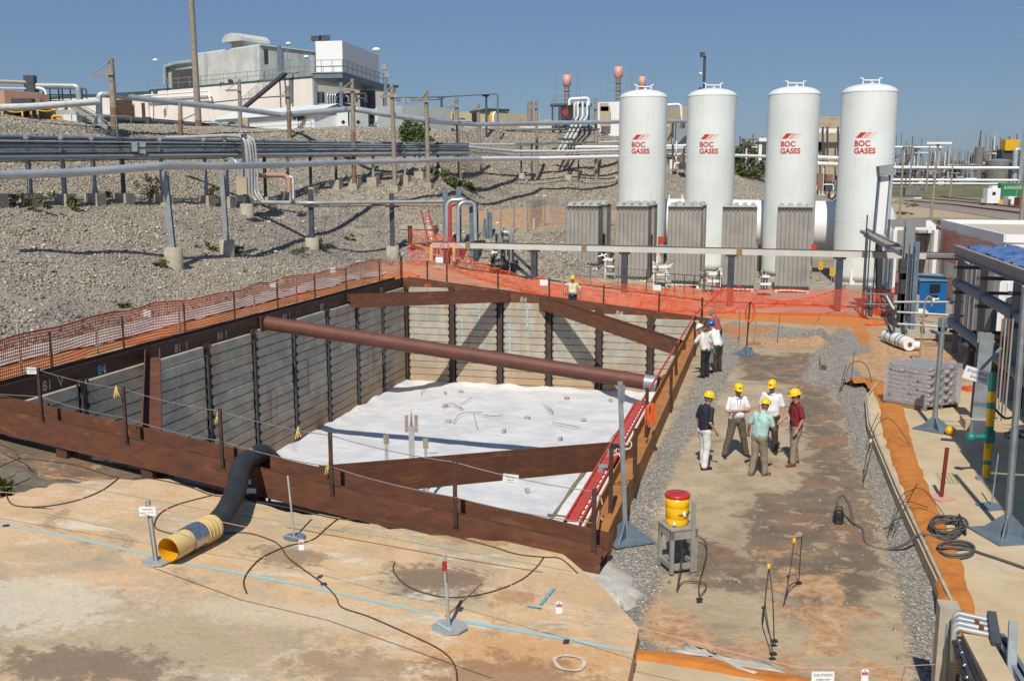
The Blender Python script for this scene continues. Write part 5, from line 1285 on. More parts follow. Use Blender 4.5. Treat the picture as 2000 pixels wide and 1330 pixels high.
MB().box(at(473, 363, 52), (.55, .25, .88)).build('box', M['pale_yellow' if 0 else 'beige_box'], jb)
for k in range(3): pipe([(440, 312+6*k, 52.4), (455+8*k*.8, 312+6*k-4, 52.2), (466+7*k, 325, 52), (466+7*k, 348, 52)], .04, 'silver', '', parent=jb, n=6, rad=.4, part='conduit')
MB().box(at(473, 388, 52.1), (.5, .3, .3)).build('bracket', M['steel_dark'], jb)
cd = empty('duct_riser', V(ong(880, 498)), 'tall grey columns with bent cable ducts at the end of the tray', 'duct riser')
for px, yt, yb, mt in ((871, 370, 515, 'steel_blue'), (897, 368, 515, 'steel_blue'), (922, 400, 510, 'steel_blue'), (930, 398, 505, 'steel_dark')):
 x = (px-1000)/1920*57; MB().hbeam((x, 57, hz(x, 57)-.2), (x, 57, zof(yt, 57, px)), .28, .26, .03, up=(0, 1, 0)).build('column', M[mt], cd)
for k, (px, px2) in enumerate(((873, 903), (895, 925))):
 pipe([(px, 470, 56.4), (px, 392, 56.4), (px2, 390, 56.4)] if k == 0 else [(px, 476, 56.3), (px, 396, 56.3), (px2+2, 394, 56.6), (px2+4, 470, 56.6)], .11, 'silver', '', parent=cd, rad=.7, part='bent_duct')
pipe([(880, 470, 56.2), (879, 402, 56.2), (890, 398, 56.2)], .09, 'red', '', parent=cd, rad=.3, part='red_duct')
for i, (px, pt) in enumerate(((947, 428), (955, 415), (959, 415))):
 p = V(ong(px, 466)); o = MB().beam(p-V(0, 0, .2), (p.x, p.y, zof(pt, p.y, px)), .16, .16).build('steel_stub', M['steel_blue'], loc=p); tag(o, 'blue grey steel stub post, %s of three by the chain link fence' % ['left', 'middle', 'right'][i], 'post', 'steel stub posts')
pipe([(978, 560, 55.5), (978, 455, 55.5), (998, 455, 55.5), (999, 520, 55.5)], .17, 'galv', 'thick grey goose neck pipe in front of the dirt road', rad=.9)
pipe([(985, 560, 55.2), (985, 470, 55.2), (992, 470, 55.2), (992, 500, 55.2)], .07, 'steel_dark', 'dark thin pipe inside the goose neck', rad=.3)
vm = empty('valve_manifold', V(at(990, 540, 55)), 'dark valve manifold with small white valves under the goose neck', 'valve manifold')
rr = random.Random(4)
for k in range(16):
 px = 960+rr.random()*45; x = (px-1000)/1920*55; z0 = hz(x, 55); q = MB(); zz = z0+.4+rr.random()*1.9
 q.cyl((x, 55+rr.random()*.6, z0), (x, 55, zz), .05, 6); q.build('riser', M[rr.choice(['louvre', 'steel_dark', 'galv'])], vm)
 MB().ball((x, 54.9, zz), .11, 5).build('valve', M[rr.choice(['bright_white', 'louvre', 'galv'])], vm)
MB().box((at(965, 520, 55.5)), (.6, .3, 1.6)).build('pillar', M['beige'], vm)
for k in range(3): pipe([(885, 486+k*13, 56.2), (985, 494+k*13, 54.8)], .03, 'steel_dark', '', parent=vm, n=6, part='rail')
MB().beam(at(1000, 492, 56), at(1048, 536, 54), .2, .06).build('stair_stringer', M['steel_dark'], vm); MB().beam(at(1000, 512, 55), at(1040, 545, 53.5), .2, .06).build('stair_stringer', M['steel_dark'], vm)
for i, (px, yt, yb) in enumerate(((843, 478, 520), (887, 478, 505))):
 x = (px-1000)/1920*56; z0 = hz(x, 56); o = MB().cyl((x, 56, z0-.2), (x, 56, zof(yt, 56, px)), .10, 12).build('bollard', M['pale_yellow'], loc=(x, 56, z0)); tag(o, 'pale yellow bollard behind the orange mesh, %s one' % ['left', 'right'][i], 'bollard', 'yellow bollards')
cu = empty('culvert', V(at(812, 500, 58)), 'concrete culvert ring with a stepped headwall at the foot of the slope', 'culvert')
c = V(at(812, 500, 57.5)); MB().lathe((c.x, c.y, c.z-.3), [(1.0, -.5), (1.0, .5), (.85, .5), (.85, -.5), (1.0, -.5)], 36, axis='Y').build('ring', M['concrete'], cu)
MB().lathe((c.x+.25, c.y+.7, c.z-.4), [(1.15, -.6), (1.15, .6), (.001, .6)], 36, axis='Y').build('pipe_body', M['concrete'], cu)
MB().box(at(818, 464, 59.5), (2.1, 1.0, 1.5), -.2).build('headwall', M['concrete'], cu); MB().box(V(at(818, 452, 59.5))+V(0, 0, .2), (2.2, 1.1, .12), -.2).build('headwall_cap', M['concrete'], cu)
MB().box(at(801, 460, 56.5), (.26, .12, 1.1), 0).build('steel_plate', M['rust_dark'], cu)
rl = empty('ladder', V(at(845, 478, 56)), 'small red and white frame ladder leaning by the culvert', 'ladder')
for a_, b_, mt in (((836, 470), (823, 412), 'red'), ((851, 468), (836, 411), 'red'), ((843, 468), (834, 425), 'bright_white')): MB().tube([at(*a_, 56.2), at(*b_, 56.4)], .045, 6).build('side_rail', M[mt], rl)
for k in range(4): MB().tube([at(834-3*k, 462-13*k, 56.2), at(849-3.5*k, 461-13*k, 56.2)], .03, 6).build('rung', M['red'], rl)
mk = V(ong(1042, 446)); tag(MB().cyl(mk-V(0, 0, .1), mk+V(0, 0, .62), .12, 10).build('marker_post', M['rope'], loc=mk), 'short cream marker post beside the dirt road', 'post')
# ================================================================ VEGETATION
def leaves(name, c, size, n, label, mat='green_leaf', cat='bush', group=None, leaf=.06, squash=.7, up=True, seed=1):
 rr = random.Random(seed); c = V(c); e = empty(name, c, label, cat, group)
 q = MB(); st_ = MB()
 for k in range(max(4, n//60)):
  a_ = rr.random()*6.28; st_.tube([c, c+V(math.cos(a_)*size[0]*.4, math.sin(a_)*size[1]*.4, size[2]*.9*rr.random())], .012+.01*size[2], 4, False)
 cl_ = [(V(rr.gauss(0, .42)*size[0], rr.gauss(0, .42)*size[1], abs(rr.gauss(.4, .3))*size[2])) for _ in range(max(5, n//45))]
 for k in range(n):
  o = rr.choice(cl_); p = c+o+V(rr.gauss(0, .12)*size[0], rr.gauss(0, .12)*size[1], rr.gauss(0, .10)*size[2]); p.z = max(p.z, c.z)
  a_ = rr.random()*6.28; t_ = rr.uniform(-.9, .9); l = leaf*rr.uniform(.7, 1.6)
  d = V(math.cos(a_)*math.cos(t_), math.sin(a_)*math.cos(t_), math.sin(t_)+.5).normalized(); w = d.cross(V(rr.uniform(-1, 1), rr.uniform(-1, 1), .3)).normalized()*l*.32
  q.add([p, p+d*l*.5+w, p+d*l, p+d*l*.5-w], [(0, 1, 2, 3)])
 q.build('foliage', M[mat], e)['kind'] = 'stuff'; st_.build('stem', M['wood_pole'], e); return e
leaves('bush', V(at(806, 300, 78)), (1.15, .8, 2.3), 2600, 'large green bush on the hill crest below the grey cabin', leaf=.22, seed=2)
leaves('bush', V(ong(885, 365)), (1.3, .7, .55), 1200, 'low bright green bush on the slope beside a wooden pole', leaf=.16, seed=3)
leaves('bush', V(ong(858, 345)), (.6, .5, .9), 600, 'dark green shrub among the pole footings', leaf=.14, seed=4)
leaves('bush', V(ong(918, 372)), (.8, .5, .3), 500, 'low green plant at the end of the green bush', leaf=.14, seed=5)
for i, (px, py, sx, sz, n, m_, lb) in enumerate(((140, 410, .5, .5, 380, 'green_leaf', 'weed tuft at the first rack pier from the left'), (290, 385, .8, .9, 520, 'dry_leaf', 'tall dry weeds left of the second rack pier'), (318, 520, .5, .25, 220, 'dry_leaf', 'dry weeds left of the thick round footing'), (462, 492, .9, .35, 420, 'dry_leaf', 'weeds around the second round footing'), (408, 490, .6, .3, 220, 'dry_leaf', 'dry weeds left of the second round footing'), (630, 490, .5, .5, 420, 'green_leaf', 'green weeds right of the tray post footing'), (580, 495, .8, .25, 260, 'dry_leaf', 'thin dry weeds left of the tray post footing'), (420, 385, .9, .5, 420, 'dry_leaf', 'dark weeds under the pipe rack'), (50, 408, .8, .6, 420, 'dry_leaf', 'dark weeds under the rack at the left edge'), (200, 385, .6, .3, 220, 'dry_leaf', 'small weeds below the rack'), (680, 470, .5, .2, 120, 'dry_leaf', 'sparse weeds above the fence corner'), (240, 600, .35, .2, 120, 'green_leaf', 'small green weed at the foot of the slope'), (770, 300, 1.0, .6, 400, 'green_leaf', 'green scrub under the pipe rack beside the bush'))):
 leaves('weeds', V(ong(px, py)), (sx, sx*.7, sz), n, lb, m_, 'weeds', 'weed tufts on the stone slope', .10, seed=20+i)
leaves('weeds', V(onpad(8, 960))+V(0, 0, -.1), (.10, .1, .34), 60, 'grass like weed at the left edge of the pad', 'green_leaf', 'weeds', None, .13, seed=50)
leaves('weeds', V(onz(1228, 1312, -.15)), (.09, .08, .25), 110, 'small red green weed at the pad corner face', 'green_leaf', 'weeds', None, .05, seed=51)
# ================================================================ BUILDINGS ON THE PLATEAU
def xpx(px, Y, z): return (px-1000)/1920*(Y*CP+(6.6-z)*SP)
def vbox(name, mat, parent, pxa, Ya, pxb, Yb, depth, z0, z1, dirn=None, ribs=0, ribmat=None):
 """box whose front face runs from (pxa,Ya) to (pxb,Yb); depth goes away from the camera"""
 a = V(xpx(pxa, Ya, (z0+z1)/2), Ya, 0); b = V(xpx(pxb, Yb, (z0+z1)/2), Yb, 0); d = (b-a).normalized(); n = V(-d.y, d.x, 0)
 p = [a, b, b+n*depth, a+n*depth]
 q = MB(); q.prism([(v.x, v.y) for v in p], z0, z1); o = q.build(name, M[mat], parent)
 if ribs:
  q = MB(); L = (b-a).length; k = 0
  while k*ribs < L:
   c = a+d*(k*ribs)-n*.02; q.beam(c+V(0, 0, z0), c+V(0, 0, z1-.05), .05, .05); k += 1
  r_ = q.build('siding_ribs', M[ribmat or mat], parent); r_['kind'] = 'stuff'
 return a, b, d, n
def rail_on(a, b, z, parent, h=1.1, sp=2.2, mat='galv', r=.035):
 a = V(a.x, a.y, z); b = V(b.x, b.y, z)
 for f in (.5, 1): MB().tube([a+V(0, 0, h*f), b+V(0, 0, h*f)], r, 5).build('rail', M[mat], parent)
 n = max(1, round((b-a).length/sp))
 for k in range(n+1): p = a.lerp(b, k/n); MB().cyl(p, p+V(0, 0, h), r, 5).build('rail_post', M[mat], parent)
PZc = 10.3
wb = empty('process_building', V(at(450, 255, 116)), 'long white sided process building with roof railings and an outside stair', 'building')
Yl, Yr = 131, 113.5
za = zof(149, Yr, 608)
a, b, d, n = vbox('wall', 'white_wall', wb, 292, Yl, 612, Yr, 14, PZc-1, za-.25, ribs=1.2)
vbox('roof_edge', 'roof_dark', wb, 291.5, Yl-.08, 613, Yr-.08, 14.2, za-.25, za+.02)
rail_on(a, b, za, wb)
a2, b2, d2, n2 = vbox('low_wing_wall', 'white_wall', wb, 55, 141, 291, 130.4, 14, PZc-1, zof(181, 131, 290)-.3, ribs=1.0)
vbox('low_wing_roof_edge', 'roof_dark', wb, 54, 140.8, 291, 130.2, 14.3, zof(181, 131, 290)-.3, zof(181, 131, 290)+.1)
for f in (.0, .35, .97): p = a2.lerp(b2, f)-n2*.1; MB().box((p.x, p.y, PZc+2.5), (.4, .2, 7)).build('downpipe', M['rust_dark'], wb)
for px in (243,): p = V(at(px, 226, 131)); MB().box(p, (2.2, .2, 4)).build('door', M['rust_dark'], wb)
def off(a_, dist): return V(a_.x, a_.y, 0)+n*dist
zb_ = za; z_t = zof(88, 119, 508)
vbox('roof_house_wall', 'metal_siding', wb, 385, 128, 508, 119.5, 9, zb_-.2, z_t, ribs=.9)
vbox('roof_house_edge', 'white', wb, 384.5, 127.9, 508.6, 119.4, 9.1, z_t, z_t+.12)
p = V(xpx(520, 121.5, 20), 121.5, (zb_+z_t)/2); dd = n
q = V(xpx(508, 119.5, 20), 119.5, 0)
for k, (u0, u1) in enumerate(((.6, 4.0), (4.3, 8.2))):
 c = q+n*((u0+u1)/2)+d*.06; MB().box((c.x, c.y, z_t-1.2), (.08, u1-u0, 1.7), math.atan2(d.y, d.x)).build('louvre_panel', M['louvre'], wb)
zz = zof(83, 121, 470); c = V(xpx(474, 122, zz), 123, zz)
MB().box((c.x, c.y+1, z_t+.4), (2.6, 2.6, .9), math.atan2(d.y, d.x)).build('vent_neck', M['metal_siding'], wb)
hd = MB(); ang = math.atan2(d.y, d.x); hc = V(c.x-.1, c.y+1, z_t+.8)
R2 = Matrix.Rotation(ang, 3, 'Z'); prof = [(-1.8, 0), (-1.75, .35), (-1.2, .85), (0, 1.0), (1.2, .85), (1.75, .35), (1.8, 0)]
vs = [hc+R2@V(x_, y_, z_) for y_ in (-2.2, 2.2) for x_, z_ in prof]
hd.add(vs, [tuple(range(7))[::-1], tuple(range(7, 14))]+[(i, i+1, i+8, i+7) for i in range(6)]+[(0, 7, 13, 6)]); hd.build('vent_hood', M['metal_siding'], wb)
zl1 = zof(128, 129, 330); vbox('duct_frame', 'cabin_grey', wb, 325, 131.5, 384, 128.2, 5, zb_-.1, zl1+.1)
vbox('duct_louvre', 'louvre', wb, 331, 131.2, 383, 127.9, .5, zb_+.2, zl1-.45)
MB().tube([at(322, 168, 131), at(323, 130, 131), at(345, 124, 130), at(385, 120, 128)], .28, 8).build('duct_pipe', M['silver'], wb)
for px, yt, yb in ((301, 118, 160), (561, 86, 122), (596, 112, 138), (401, 103, 170), (500, 96, 150)):
 Y = 126 if px < 500 else 118; P0, P1 = V(at(px, yb, Y)), V(at(px, yt, Y)); MB().tube([P0, P1], .035, 5).build('lamp_pole', M['galv'], wb)
 if px not in (401, 500): MB().ball(P1+V(.15, 0, 0), .28, 6, (1.2, 1, .7)).build('lamp_globe', M['bright_white'], wb)
for px, py in ((303, 180), (366, 173), (450, 160), (434, 166)): MB().box(V(at(px, py, 122.8 if px > 400 else 127)), (.45, .5, .5)).build('wall_lamp', M['louvre'], wb)
for y0, y1 in ((187, 178), (193, 186)):
 MB().tube([at(282, y0, 130.5), at(408, y1, 123), at(411, y1+12, 122.6)], .12, 6).build('wall_pipe', M['white'], wb)
MB().tube([at(300, 250, 127), at(300, 207, 127), at(370, 201, 124.5)], .06, 5).build('wall_pipe', M['louvre'], wb)
MB().tube([at(395, 203, 121.5), at(500, 192, 117), at(560, 188, 114.6)], .07, 5).build('wall_pipe', M['louvre'], wb)
s0 = V(at(478, 212, 111.5)); s1 = V(at(560, 144, 109.8)); sd = empty('stair', s0, 'long grey steel stair climbing the front of the white building', 'stair')
for k in (0, 1):
 o_ = V(0, -k*.9, 0); MB().beam(s0+o_, s1+o_, .06, .32).build('stringer', M['steel_dark'], sd)
 for h in (.55, 1.1): MB().tube([s0+o_+V(0, 0, h), s1+o_+V(0, 0, h)], .03, 5).build('hand_rail', M['galv'], sd)
 for i in range(7): p = (s0+o_).lerp(s1+o_, i/6); MB().cyl(p, p+V(0, 0, 1.1), .028, 5).build('rail_post', M['galv'], sd)
for i in range(24): p = s0.lerp(s1, (i+.5)/24)+V(0, -.45, .05); MB().box(p, (.26, .85, .05)).build('tread', M['galv_light'], sd)
l0 = s1+V(0, -.5, .05); l1 = V(at(578, 143, 109.8))
MB().box((l0+l1)/2, ((l1-l0).length+.3, 1.4, .12)).build('landing', M['galv'], sd); rail_on(l0+V(0, -.7, 0), l1+V(0, -.7, 0), l0.z, sd, 1.3, .7)
for px, yb in ((546, 215), (556, 205), (572, 250)): MB().beam(at(px, 146, 109.7), at(px+(3 if px < 570 else 0), yb, 109.7), .12, .12).build('stair_leg', M['steel_dark'], sd)
for px, yt in ((545, 90), (550, 96)): MB().cyl(at(px, 142, 113), at(px, yt, 113), .2, 8).build('flue', M['steel_blue'], sd)
pf = empty('steel_frame_tower', V(at(690, 250, 104)), 'dark steel frame carrying a white box room beside the white building', 'tower')
zp0 = zof(143, 104, 668); zp1 = zof(80, 104, 668)
pa, pb, pd, pn = vbox('box_room', 'bright_white', pf, 617, 104.5, 669, 104, 12.2, zp0, zp1)
vbox('deck', 'steel_blue', pf, 611, 103.9, 669, 103.3, 15.5, zp0-.55, zp0-.05)
vbox('deck_edge', 'galv', pf, 610, 103.8, 670, 103.2, 15.7, zp0-.05, zp0+.05)
rail_on(pa-pn*.5-pd*.4, pb-pn*.5+pd*.15, zp0+.05, pf, 1.2, 1.0); rail_on(pb-pn*.5+pd*.15, pb-pn*.5+pd*.15+pn*15.3, zp0+.05, pf, 1.2, 1.6)
C4 = [(p, q_) for p in (.06, .94) for q_ in (.2, 8.0, 15.0)]
fa_, fb_ = V(xpx(613, 103.9, 14), 103.9, 0), V(xpx(669, 103.3, 14), 103.3, 0)
for f, dp in C4:
 c = fa_.lerp(fb_, f)+pn*dp; MB().hbeam((c.x, c.y, 9.6), (c.x, c.y, zp0-1), .32, .30, .04, up=(0, 1, 0)).build('column', M['steel_blue'], pf)
for zz in (zp0-4.2, zp0-7.0):
 for dp in (.2, 8.0, 15.0): MB().beam((fa_.x+pn.x*dp, fa_.y+pn.y*dp, zz), (fb_.x+pn.x*dp, fb_.y+pn.y*dp, zz), .25, .3).build('cross_beam', M['steel_blue'], pf)
 for f in (.06, .94): c = fa_.lerp(fb_, f); MB().beam((c.x, c.y, zz), (c.x+pn.x*15, c.y+pn.y*15, zz), .25, .3).build('cross_beam', M['steel_dark'], pf)
c = fa_.lerp(fb_, .45)+pn*4; MB().box((c.x, c.y, 12), (1.6, 3, 5), -.17).build('equipment_block', M['steel_dark'], pf)
c = fa_.lerp(fb_, .6)+pn*12; MB().cyl((c.x, c.y, 10), (c.x, c.y, 16.5), .9, 20).build('vessel', M['steel_dark'], pf)
c = V(at(748, 235, 108)); MB().cyl((c.x, c.y, 9.5), (c.x, c.y, c.z+1.2), .9, 20).build('vessel_lower', M['bright_white'], pf)
for k in range(4): pipe([(640+5*k, 212, 104), (639+5*k, 184, 104), (648+5*k, 180, 104.5)], .09, 'silver', '', parent=pf, n=6, part='bent_pipe')
for px, py in ((618, 76), (634, 75)): MB().box(at(px, py, 105), (1.0, .5, .5)).build('roof_equipment', M['steel_dark'], pf)
MB().ball(at(735, 98, 106), .35, 6, (1.3, 1, .7)).build('lamp_globe', M['bright_white'], pf)
for px, py in ((751, 131), (757, 146)): MB().box(at(px, py, 103), (.5, .4, .6)).build('flood_lamp', M['galv'], pf)
MB().beam(at(753, 290, 103), at(753, 150, 103), .3, .3).build('column', M['steel_blue'], pf)
MB().cyl(at(611, 145, 110), at(611, 110, 110), .4, 12).build('roof_vessel', M['cabin_grey'], pf)
gh = empty('gable_house', V(at(560, 262, 90)), 'low white clapboard gable house with three dark placards', 'building')
z0_, z1_ = 9.2, zof(224, 90, 560)
ga, gb, gd, gn = vbox('wall', 'bright_white', gh, 421, 98, 614, 88, 5, z0_, z1_)
q = MB(); k = z0_+.4
while k < z1_: q.beam(ga-gn*.015+V(0, 0, k), gb-gn*.015+V(0, 0, k), .03, .03); k += .36
q.build('clapboards', M['white_wall'], gh)['kind'] = 'stuff'
zr = zof(206, 92, 612); ra, rb = ga-gn*.35-gd*.2, gb-gn*.35+gd*.3
q = MB(); A0 = [V(ra.x, ra.y, z1_-.05), V(rb.x, rb.y, z1_-.05), rb+gn*2.9+V(0, 0, zr), ra+gn*2.9+V(0, 0, zr), ra+gn*5.7+V(0, 0, z1_-.05), rb+gn*5.7+V(0, 0, z1_-.05)]
q.quad(A0[0], A0[1], A0[2], A0[3]); q.quad(A0[3], A0[2], A0[5], A0[4]); q.build('roof', M['white'], gh)
q = MB(); q.add([V(gb.x, gb.y, z1_-.1), V(gb.x, gb.y, z1_-.1)+gn*5, V(gb.x, gb.y, 0)+gn*2.5+V(0, 0, zr-.12)], [(0, 1, 2)]); q.build('gable', M['cabin_grey'], gh)
for px, py in ((580, 229), (589, 232), (595, 228)):
 p = V(at(px, py, 88.8)); MB().box(p-gn*.25, (.5, .04, .5), math.atan2(gd.y, gd.x), Matrix.Rotation(math.atan2(gd.y, gd.x), 3, 'Z')@Matrix.Rotation(R(45 if px != 589 else 0), 3, 'Y')).build('placard', M['glass_dark'], gh)
MB().box(V(at(487, 244, 92.5))-gn*.6, (.9, .6, 1.2)).build('wall_cabinet', M['beige_box'], gh)
railing([V(at(584, 262, 86)), V(at(608, 262, 85.5))], 1.1, 'rusty brown railing at the end of the gable house', 'rack_rust', sp=.8)
for px, w in ((672, 'white electrical cabinet with a diamond placard under the steel frame'), (701, 'grey blue electrical cabinet right of the white cabinet')):
 p = V(at(px, 236, 90)); e = empty('electrical_cabinet', (p.x, p.y, 9.2), w, 'cabinet', 'electrical cabinets'); MB().box((p.x, p.y, 10.9), (1.1 if px < 690 else 1.8, .9, 3.1)).build('body', M['white' if px < 690 else 'cabin_grey'], e)
 MB().box((p.x, p.y-.47, 11.6), (.28, .03, .28), 0, Matrix.Rotation(R(45), 3, 'Y')).build('placard', M['glass_dark'], e)
gc = empty('cabin', V(at(790, 262, 88)), 'grey green flat roofed cabin standing on the hill crest', 'building')
ca, cb_, cd_, cn = vbox('front_wall', 'cabin_grey', gc, 769, 90, 787, 88.6, 5, 8.8, zof(207, 89, 787));
ca, cb_, cd_, cn = vbox('side_wall', 'cabin_grey', gc, 787.5, 88.7, 825, 92.5, 2.5, 8.8, zof(207, 89, 787)-.02)
for f in (.48,): p = ca.lerp(cb_, f)-cn*.02; MB().box((p.x, p.y, 11), (.06, .06, 4.2)).build('wall_joint', M['roof_dark'], gc)
for k in (0, 1, 2): MB().beam(ca-cn*.015+V(0, 0, 9.6+k*1.1), cb_-cn*.015+V(0, 0, 9.6+k*1.1), .03, .03).build('wall_joint', M['galv'], gc)
for px in (788, 798): MB().box(at(px, 197, 89.5), (.4, .3, .4)).build('flood_lamp', M['galv'], gc)
MB().cyl(at(794, 206, 89.5), at(794, 197, 89.5), .05, 6).build('lamp_pole', M['galv'], gc)
bb = empty('shed', V(at(945, 245, 112)), 'beige metal shed with sloping dark roof edge on the hill', 'building')
ba, bb_, bd, bn = vbox('left_wall', 'beige', bb, 894, 116, 950, 112, 8, 9.5, zof(221, 113, 920), ribs=1.0)
vbox('right_wall', 'beige', bb, 950.5, 112, 993, 114.5, 5, 9.5, zof(217, 113, 960), ribs=.8)
MB().beam(at(893, 224, 115.8), at(950, 214.5, 111.8), .2, .25).build('roof_edge', M['roof_dark'], bb); MB().beam(at(950, 214.5, 111.8), at(994, 216, 114.4), .2, .25).build('roof_edge', M['roof_dark'], bb)
for k in (0, 1): pipe([(958+5*k, 240, 111), (958+5*k, 224, 111), (962+5*k, 220, 111.5)], .14, 'bright_white' if k else 'yellow', '', parent=bb, n=6, part='bent_pipe')
MB().box(at(926, 232, 113), (.5, .3, 1.1)).build('window', M['glass_dark'], bb)
yt = empty('tarp_heap', V(at(843, 245, 104)), 'yellow crumpled tarpaulin over a load behind the poles', 'tarpaulin'); q = MB()
c = V(at(845, 232, 104)); vs = []; fs = []
for j in range(7):
 for i in range(13): vs.append((c.x-2.1+i*.35, c.y+(j-3)*.5, c.z-1.0+1.9*math.sin(math.pi*(j+.6)/7.2)**.5*(.85+.25*noise.noise(V(i*.6, j*.6, 3)))))
for j in range(6):
 for i in range(12): k = j*13+i; fs.append((k, k+1, k+14, k+13))
q.add(vs, fs); q.build('cover', M['yellow'], yt); MB().box((c.x, c.y, c.z-1.4), (4.2, 2.5, 1.2)).build('load', M['white'], yt)
gy = empty('pipe_gantry', V(at(862, 245, 98)), 'tall thin pipe gantry on two posts against the sky', 'pipe gantry')
pipe([(765, 192, 100), (865, 189, 98), (972, 183, 97), (972, 245, 97)], .09, 'steel_blue', '', parent=gy, n=8, rad=.2)
pipe([(765, 197, 100), (865, 195, 98)], .04, 'steel_dark', '', parent=gy, n=5)
for px, yt in ((863, 190), (950, 186)): p = V(at(px, 246, 97.5)); MB().beam(p-V(0, 0, 1), (p.x, p.y, zof(yt, 97.5, px)), .22, .22).build('gantry_post', M['steel_dark'], gy); MB().beam((p.x-.4, p.y, zof(yt+1, 97.5, px)), (p.x+.3, p.y, zof(yt+1, 97.5, px)), .2, .18).build('gantry_head', M['steel_dark'], gy)
def clutter(name, pxa, pxb, ya, yb, Y, n, label, seed, cat='equipment', mats=('galv', 'white', 'steel_dark', 'beige_box', 'cabin_grey')):
 rr = random.Random(seed); e = empty(name, V(at((pxa+pxb)/2, yb, Y)), label, cat, 'equipment rows on the plateau')
 for k in range(n):
  px = rr.uniform(pxa, pxb); YY = Y+rr.uniform(-2, 3); p = V(at(px, yb, YY)); h = (yb-rr.uniform(ya, yb-3))*YY/1920; w = rr.uniform(.25, 1.2)
  t_ = rr.random(); m = M[rr.choice(mats)]
  if t_ < .4: MB().box(p+V(0, 0, h*.4), (w, w, h*.9)).build('cabinet', m, e)
  elif t_ < .75: MB().cyl(p-V(0, 0, .5), p+V(0, 0, h), .06+.05*rr.random(), 6).build('standpipe', m, e)
  else: MB().tube(arc([p, p+V(0, 0, h*.8), p+V(w*2, 0, h*.8), p+V(w*2, 0, 0)], .3), .09, 6).build('looped_pipe', m, e)
 return e
clutter('equipment_row', 825, 900, 228, 250, 100, 22, 'low white and grey equipment right of the grey cabin', 2)
clutter('equipment_row', 705, 768, 225, 262, 96, 22, 'mixed cabinets and pipes under the steel frame tower', 3)
clutter('equipment_row', 1000, 1100, 232, 248, 108, 16, 'low equipment right of the beige shed', 5)
clutter('equipment_row', 395, 470, 232, 262, 92, 14, 'pipes and cabinets left of the gable house', 6)
clutter('equipment_row', 1310, 1345, 225, 300, 104, 20, 'rusty pipework between the first two white tanks', 7, mats=('rack_rust', 'steel_dark', 'silver', 'galv'))
orx = V(at(700, 276, 84)); o = MB().box(orx, (2.6, 1.2, .7)).build('red_trough', M['brick'], loc=orx); tag(o, 'rusty red trough lying on the crest by the pole', 'trough')
def stack(px, ytop, yhead, ybase, Y, label, r=.25):
 x = xpx(px, Y, 15); e = empty('stack', (x, Y, PZc), label, 'stack', 'pink topped stacks'); z0 = 10.0; zh = zof(yhead, Y, px); zt = zof(ytop, Y, px)
 MB().cyl((x, Y, z0), (x, Y, zh), r, 12).build('shaft', M['dark_steel_tank'], e)
 for k in range(5): zz = zh-.6-k*.8; MB().cyl((x, Y, zz), (x, Y, zz+.12), r+.08, 12).build('shaft_ring', M['galv'], e)
 MB().lathe((x, Y, zh), [(r*.9, -.4), (r*1.2, -.1), (r*1.75, 0), (r*1.75, 1.05), (.001, 1.1)], 16).build('head', M['salmon_pale'], e)
 MB().cyl((x, Y, zh+1.0), (x, Y, zh+1.4), .13, 8).build('outlet', M['galv'], e); MB().cyl((x, Y, zh+1.4), (x-.1, Y, zt), .05, 6).build('vane', M['bright_white'], e)
 for dx in (-1.2, 1.1, 1.5): MB().cyl((x+dx, Y, z0+3), (x+dx*.9, Y, zh+1.2), .04, 5).build('guy_rod', M['galv'], e)
stack(1107, 142, 167, 235, 106, 'left pink topped stack above the pipe equipment')
stack(1207, 126, 151, 235, 108, 'tallest pink topped stack left of the first white tank', .26)
stack(1254, 148, 170, 235, 108, 'pink topped stack peeking over the first white tank', .22)
pl = empty('equipment_platform', V(at(1110, 235, 104)), 'steel platform with a white vessel and looping white pipes on the crest', 'platform')
for px in (1079, 1092, 1108, 1130, 1150): p = V(at(px, 236, 103)); MB().beam(p-V(0, 0, 1), (p.x, p.y, zof(206, 103, px)), .18, .18).build('leg', M['steel_dark'], pl)
MB().box(at(1115, 206, 104), (4.2, 2, .2)).build('deck', M['steel_dark'], pl)
MB().cyl(at(1113, 235, 105), at(1113, 207, 105), 1.0, 18).build('vessel', M['cabin_grey'], pl)
pipe([(1112, 206, 103), (1112, 194, 103), (1150, 192, 103), (1150, 207, 103)], .15, 'bright_white', '', parent=pl, n=8)
for k in range(2): pipe([(1122+6*k, 232, 102.5), (1122+6*k, 203, 102.5), (1126+6*k, 201, 103)], .12, 'pipe_white', '', parent=pl, n=8)
MB().box(at(1104, 220, 102.2), (.55, .04, .55), 0, Matrix.Rotation(R(45), 3, 'Y')).build('hazard_diamond', M['print_red'], pl)
railing([V(at(1079, 206, 103)), V(at(1150, 206, 103))], 1.2, '', sp=1.0, parent=pl)
for k in (0, 1): MB().cyl(at(1082+5*k, 206, 103), at(1083+4*k, 184, 103), .05, 5).build('lamp_pole', M['galv'], pl)
tag(e := MB().cyl(at(1035, 240, 110), at(1035, 199, 110), .28, 10).build('stub_column', M['wood_pole'], loc=at(1035, 240, 110)), 'tan stub column against the sky left of the pole', 'column')
ws = empty('shed', V(at(1185, 240, 104)), 'white shed with an inset tan door left of the first white tank', 'building')
vbox('wall', 'bright_white', ws, 1167, 105, 1212, 104, 4, 9.5, zof(199, 104, 1190)); MB().box(at(1182, 228, 104), (1.0, .3, 2)).build('door', M['beige_box'], ws)
MB().box(at(1180, 210, 104), (.9, .3, .8)).build('window', M['beige_box'], ws)
railing([V(at(1175, 198, 105)), V(at(1245, 198, 105))], 1.5, 'thin roof railing behind the white shed', sp=1.2)
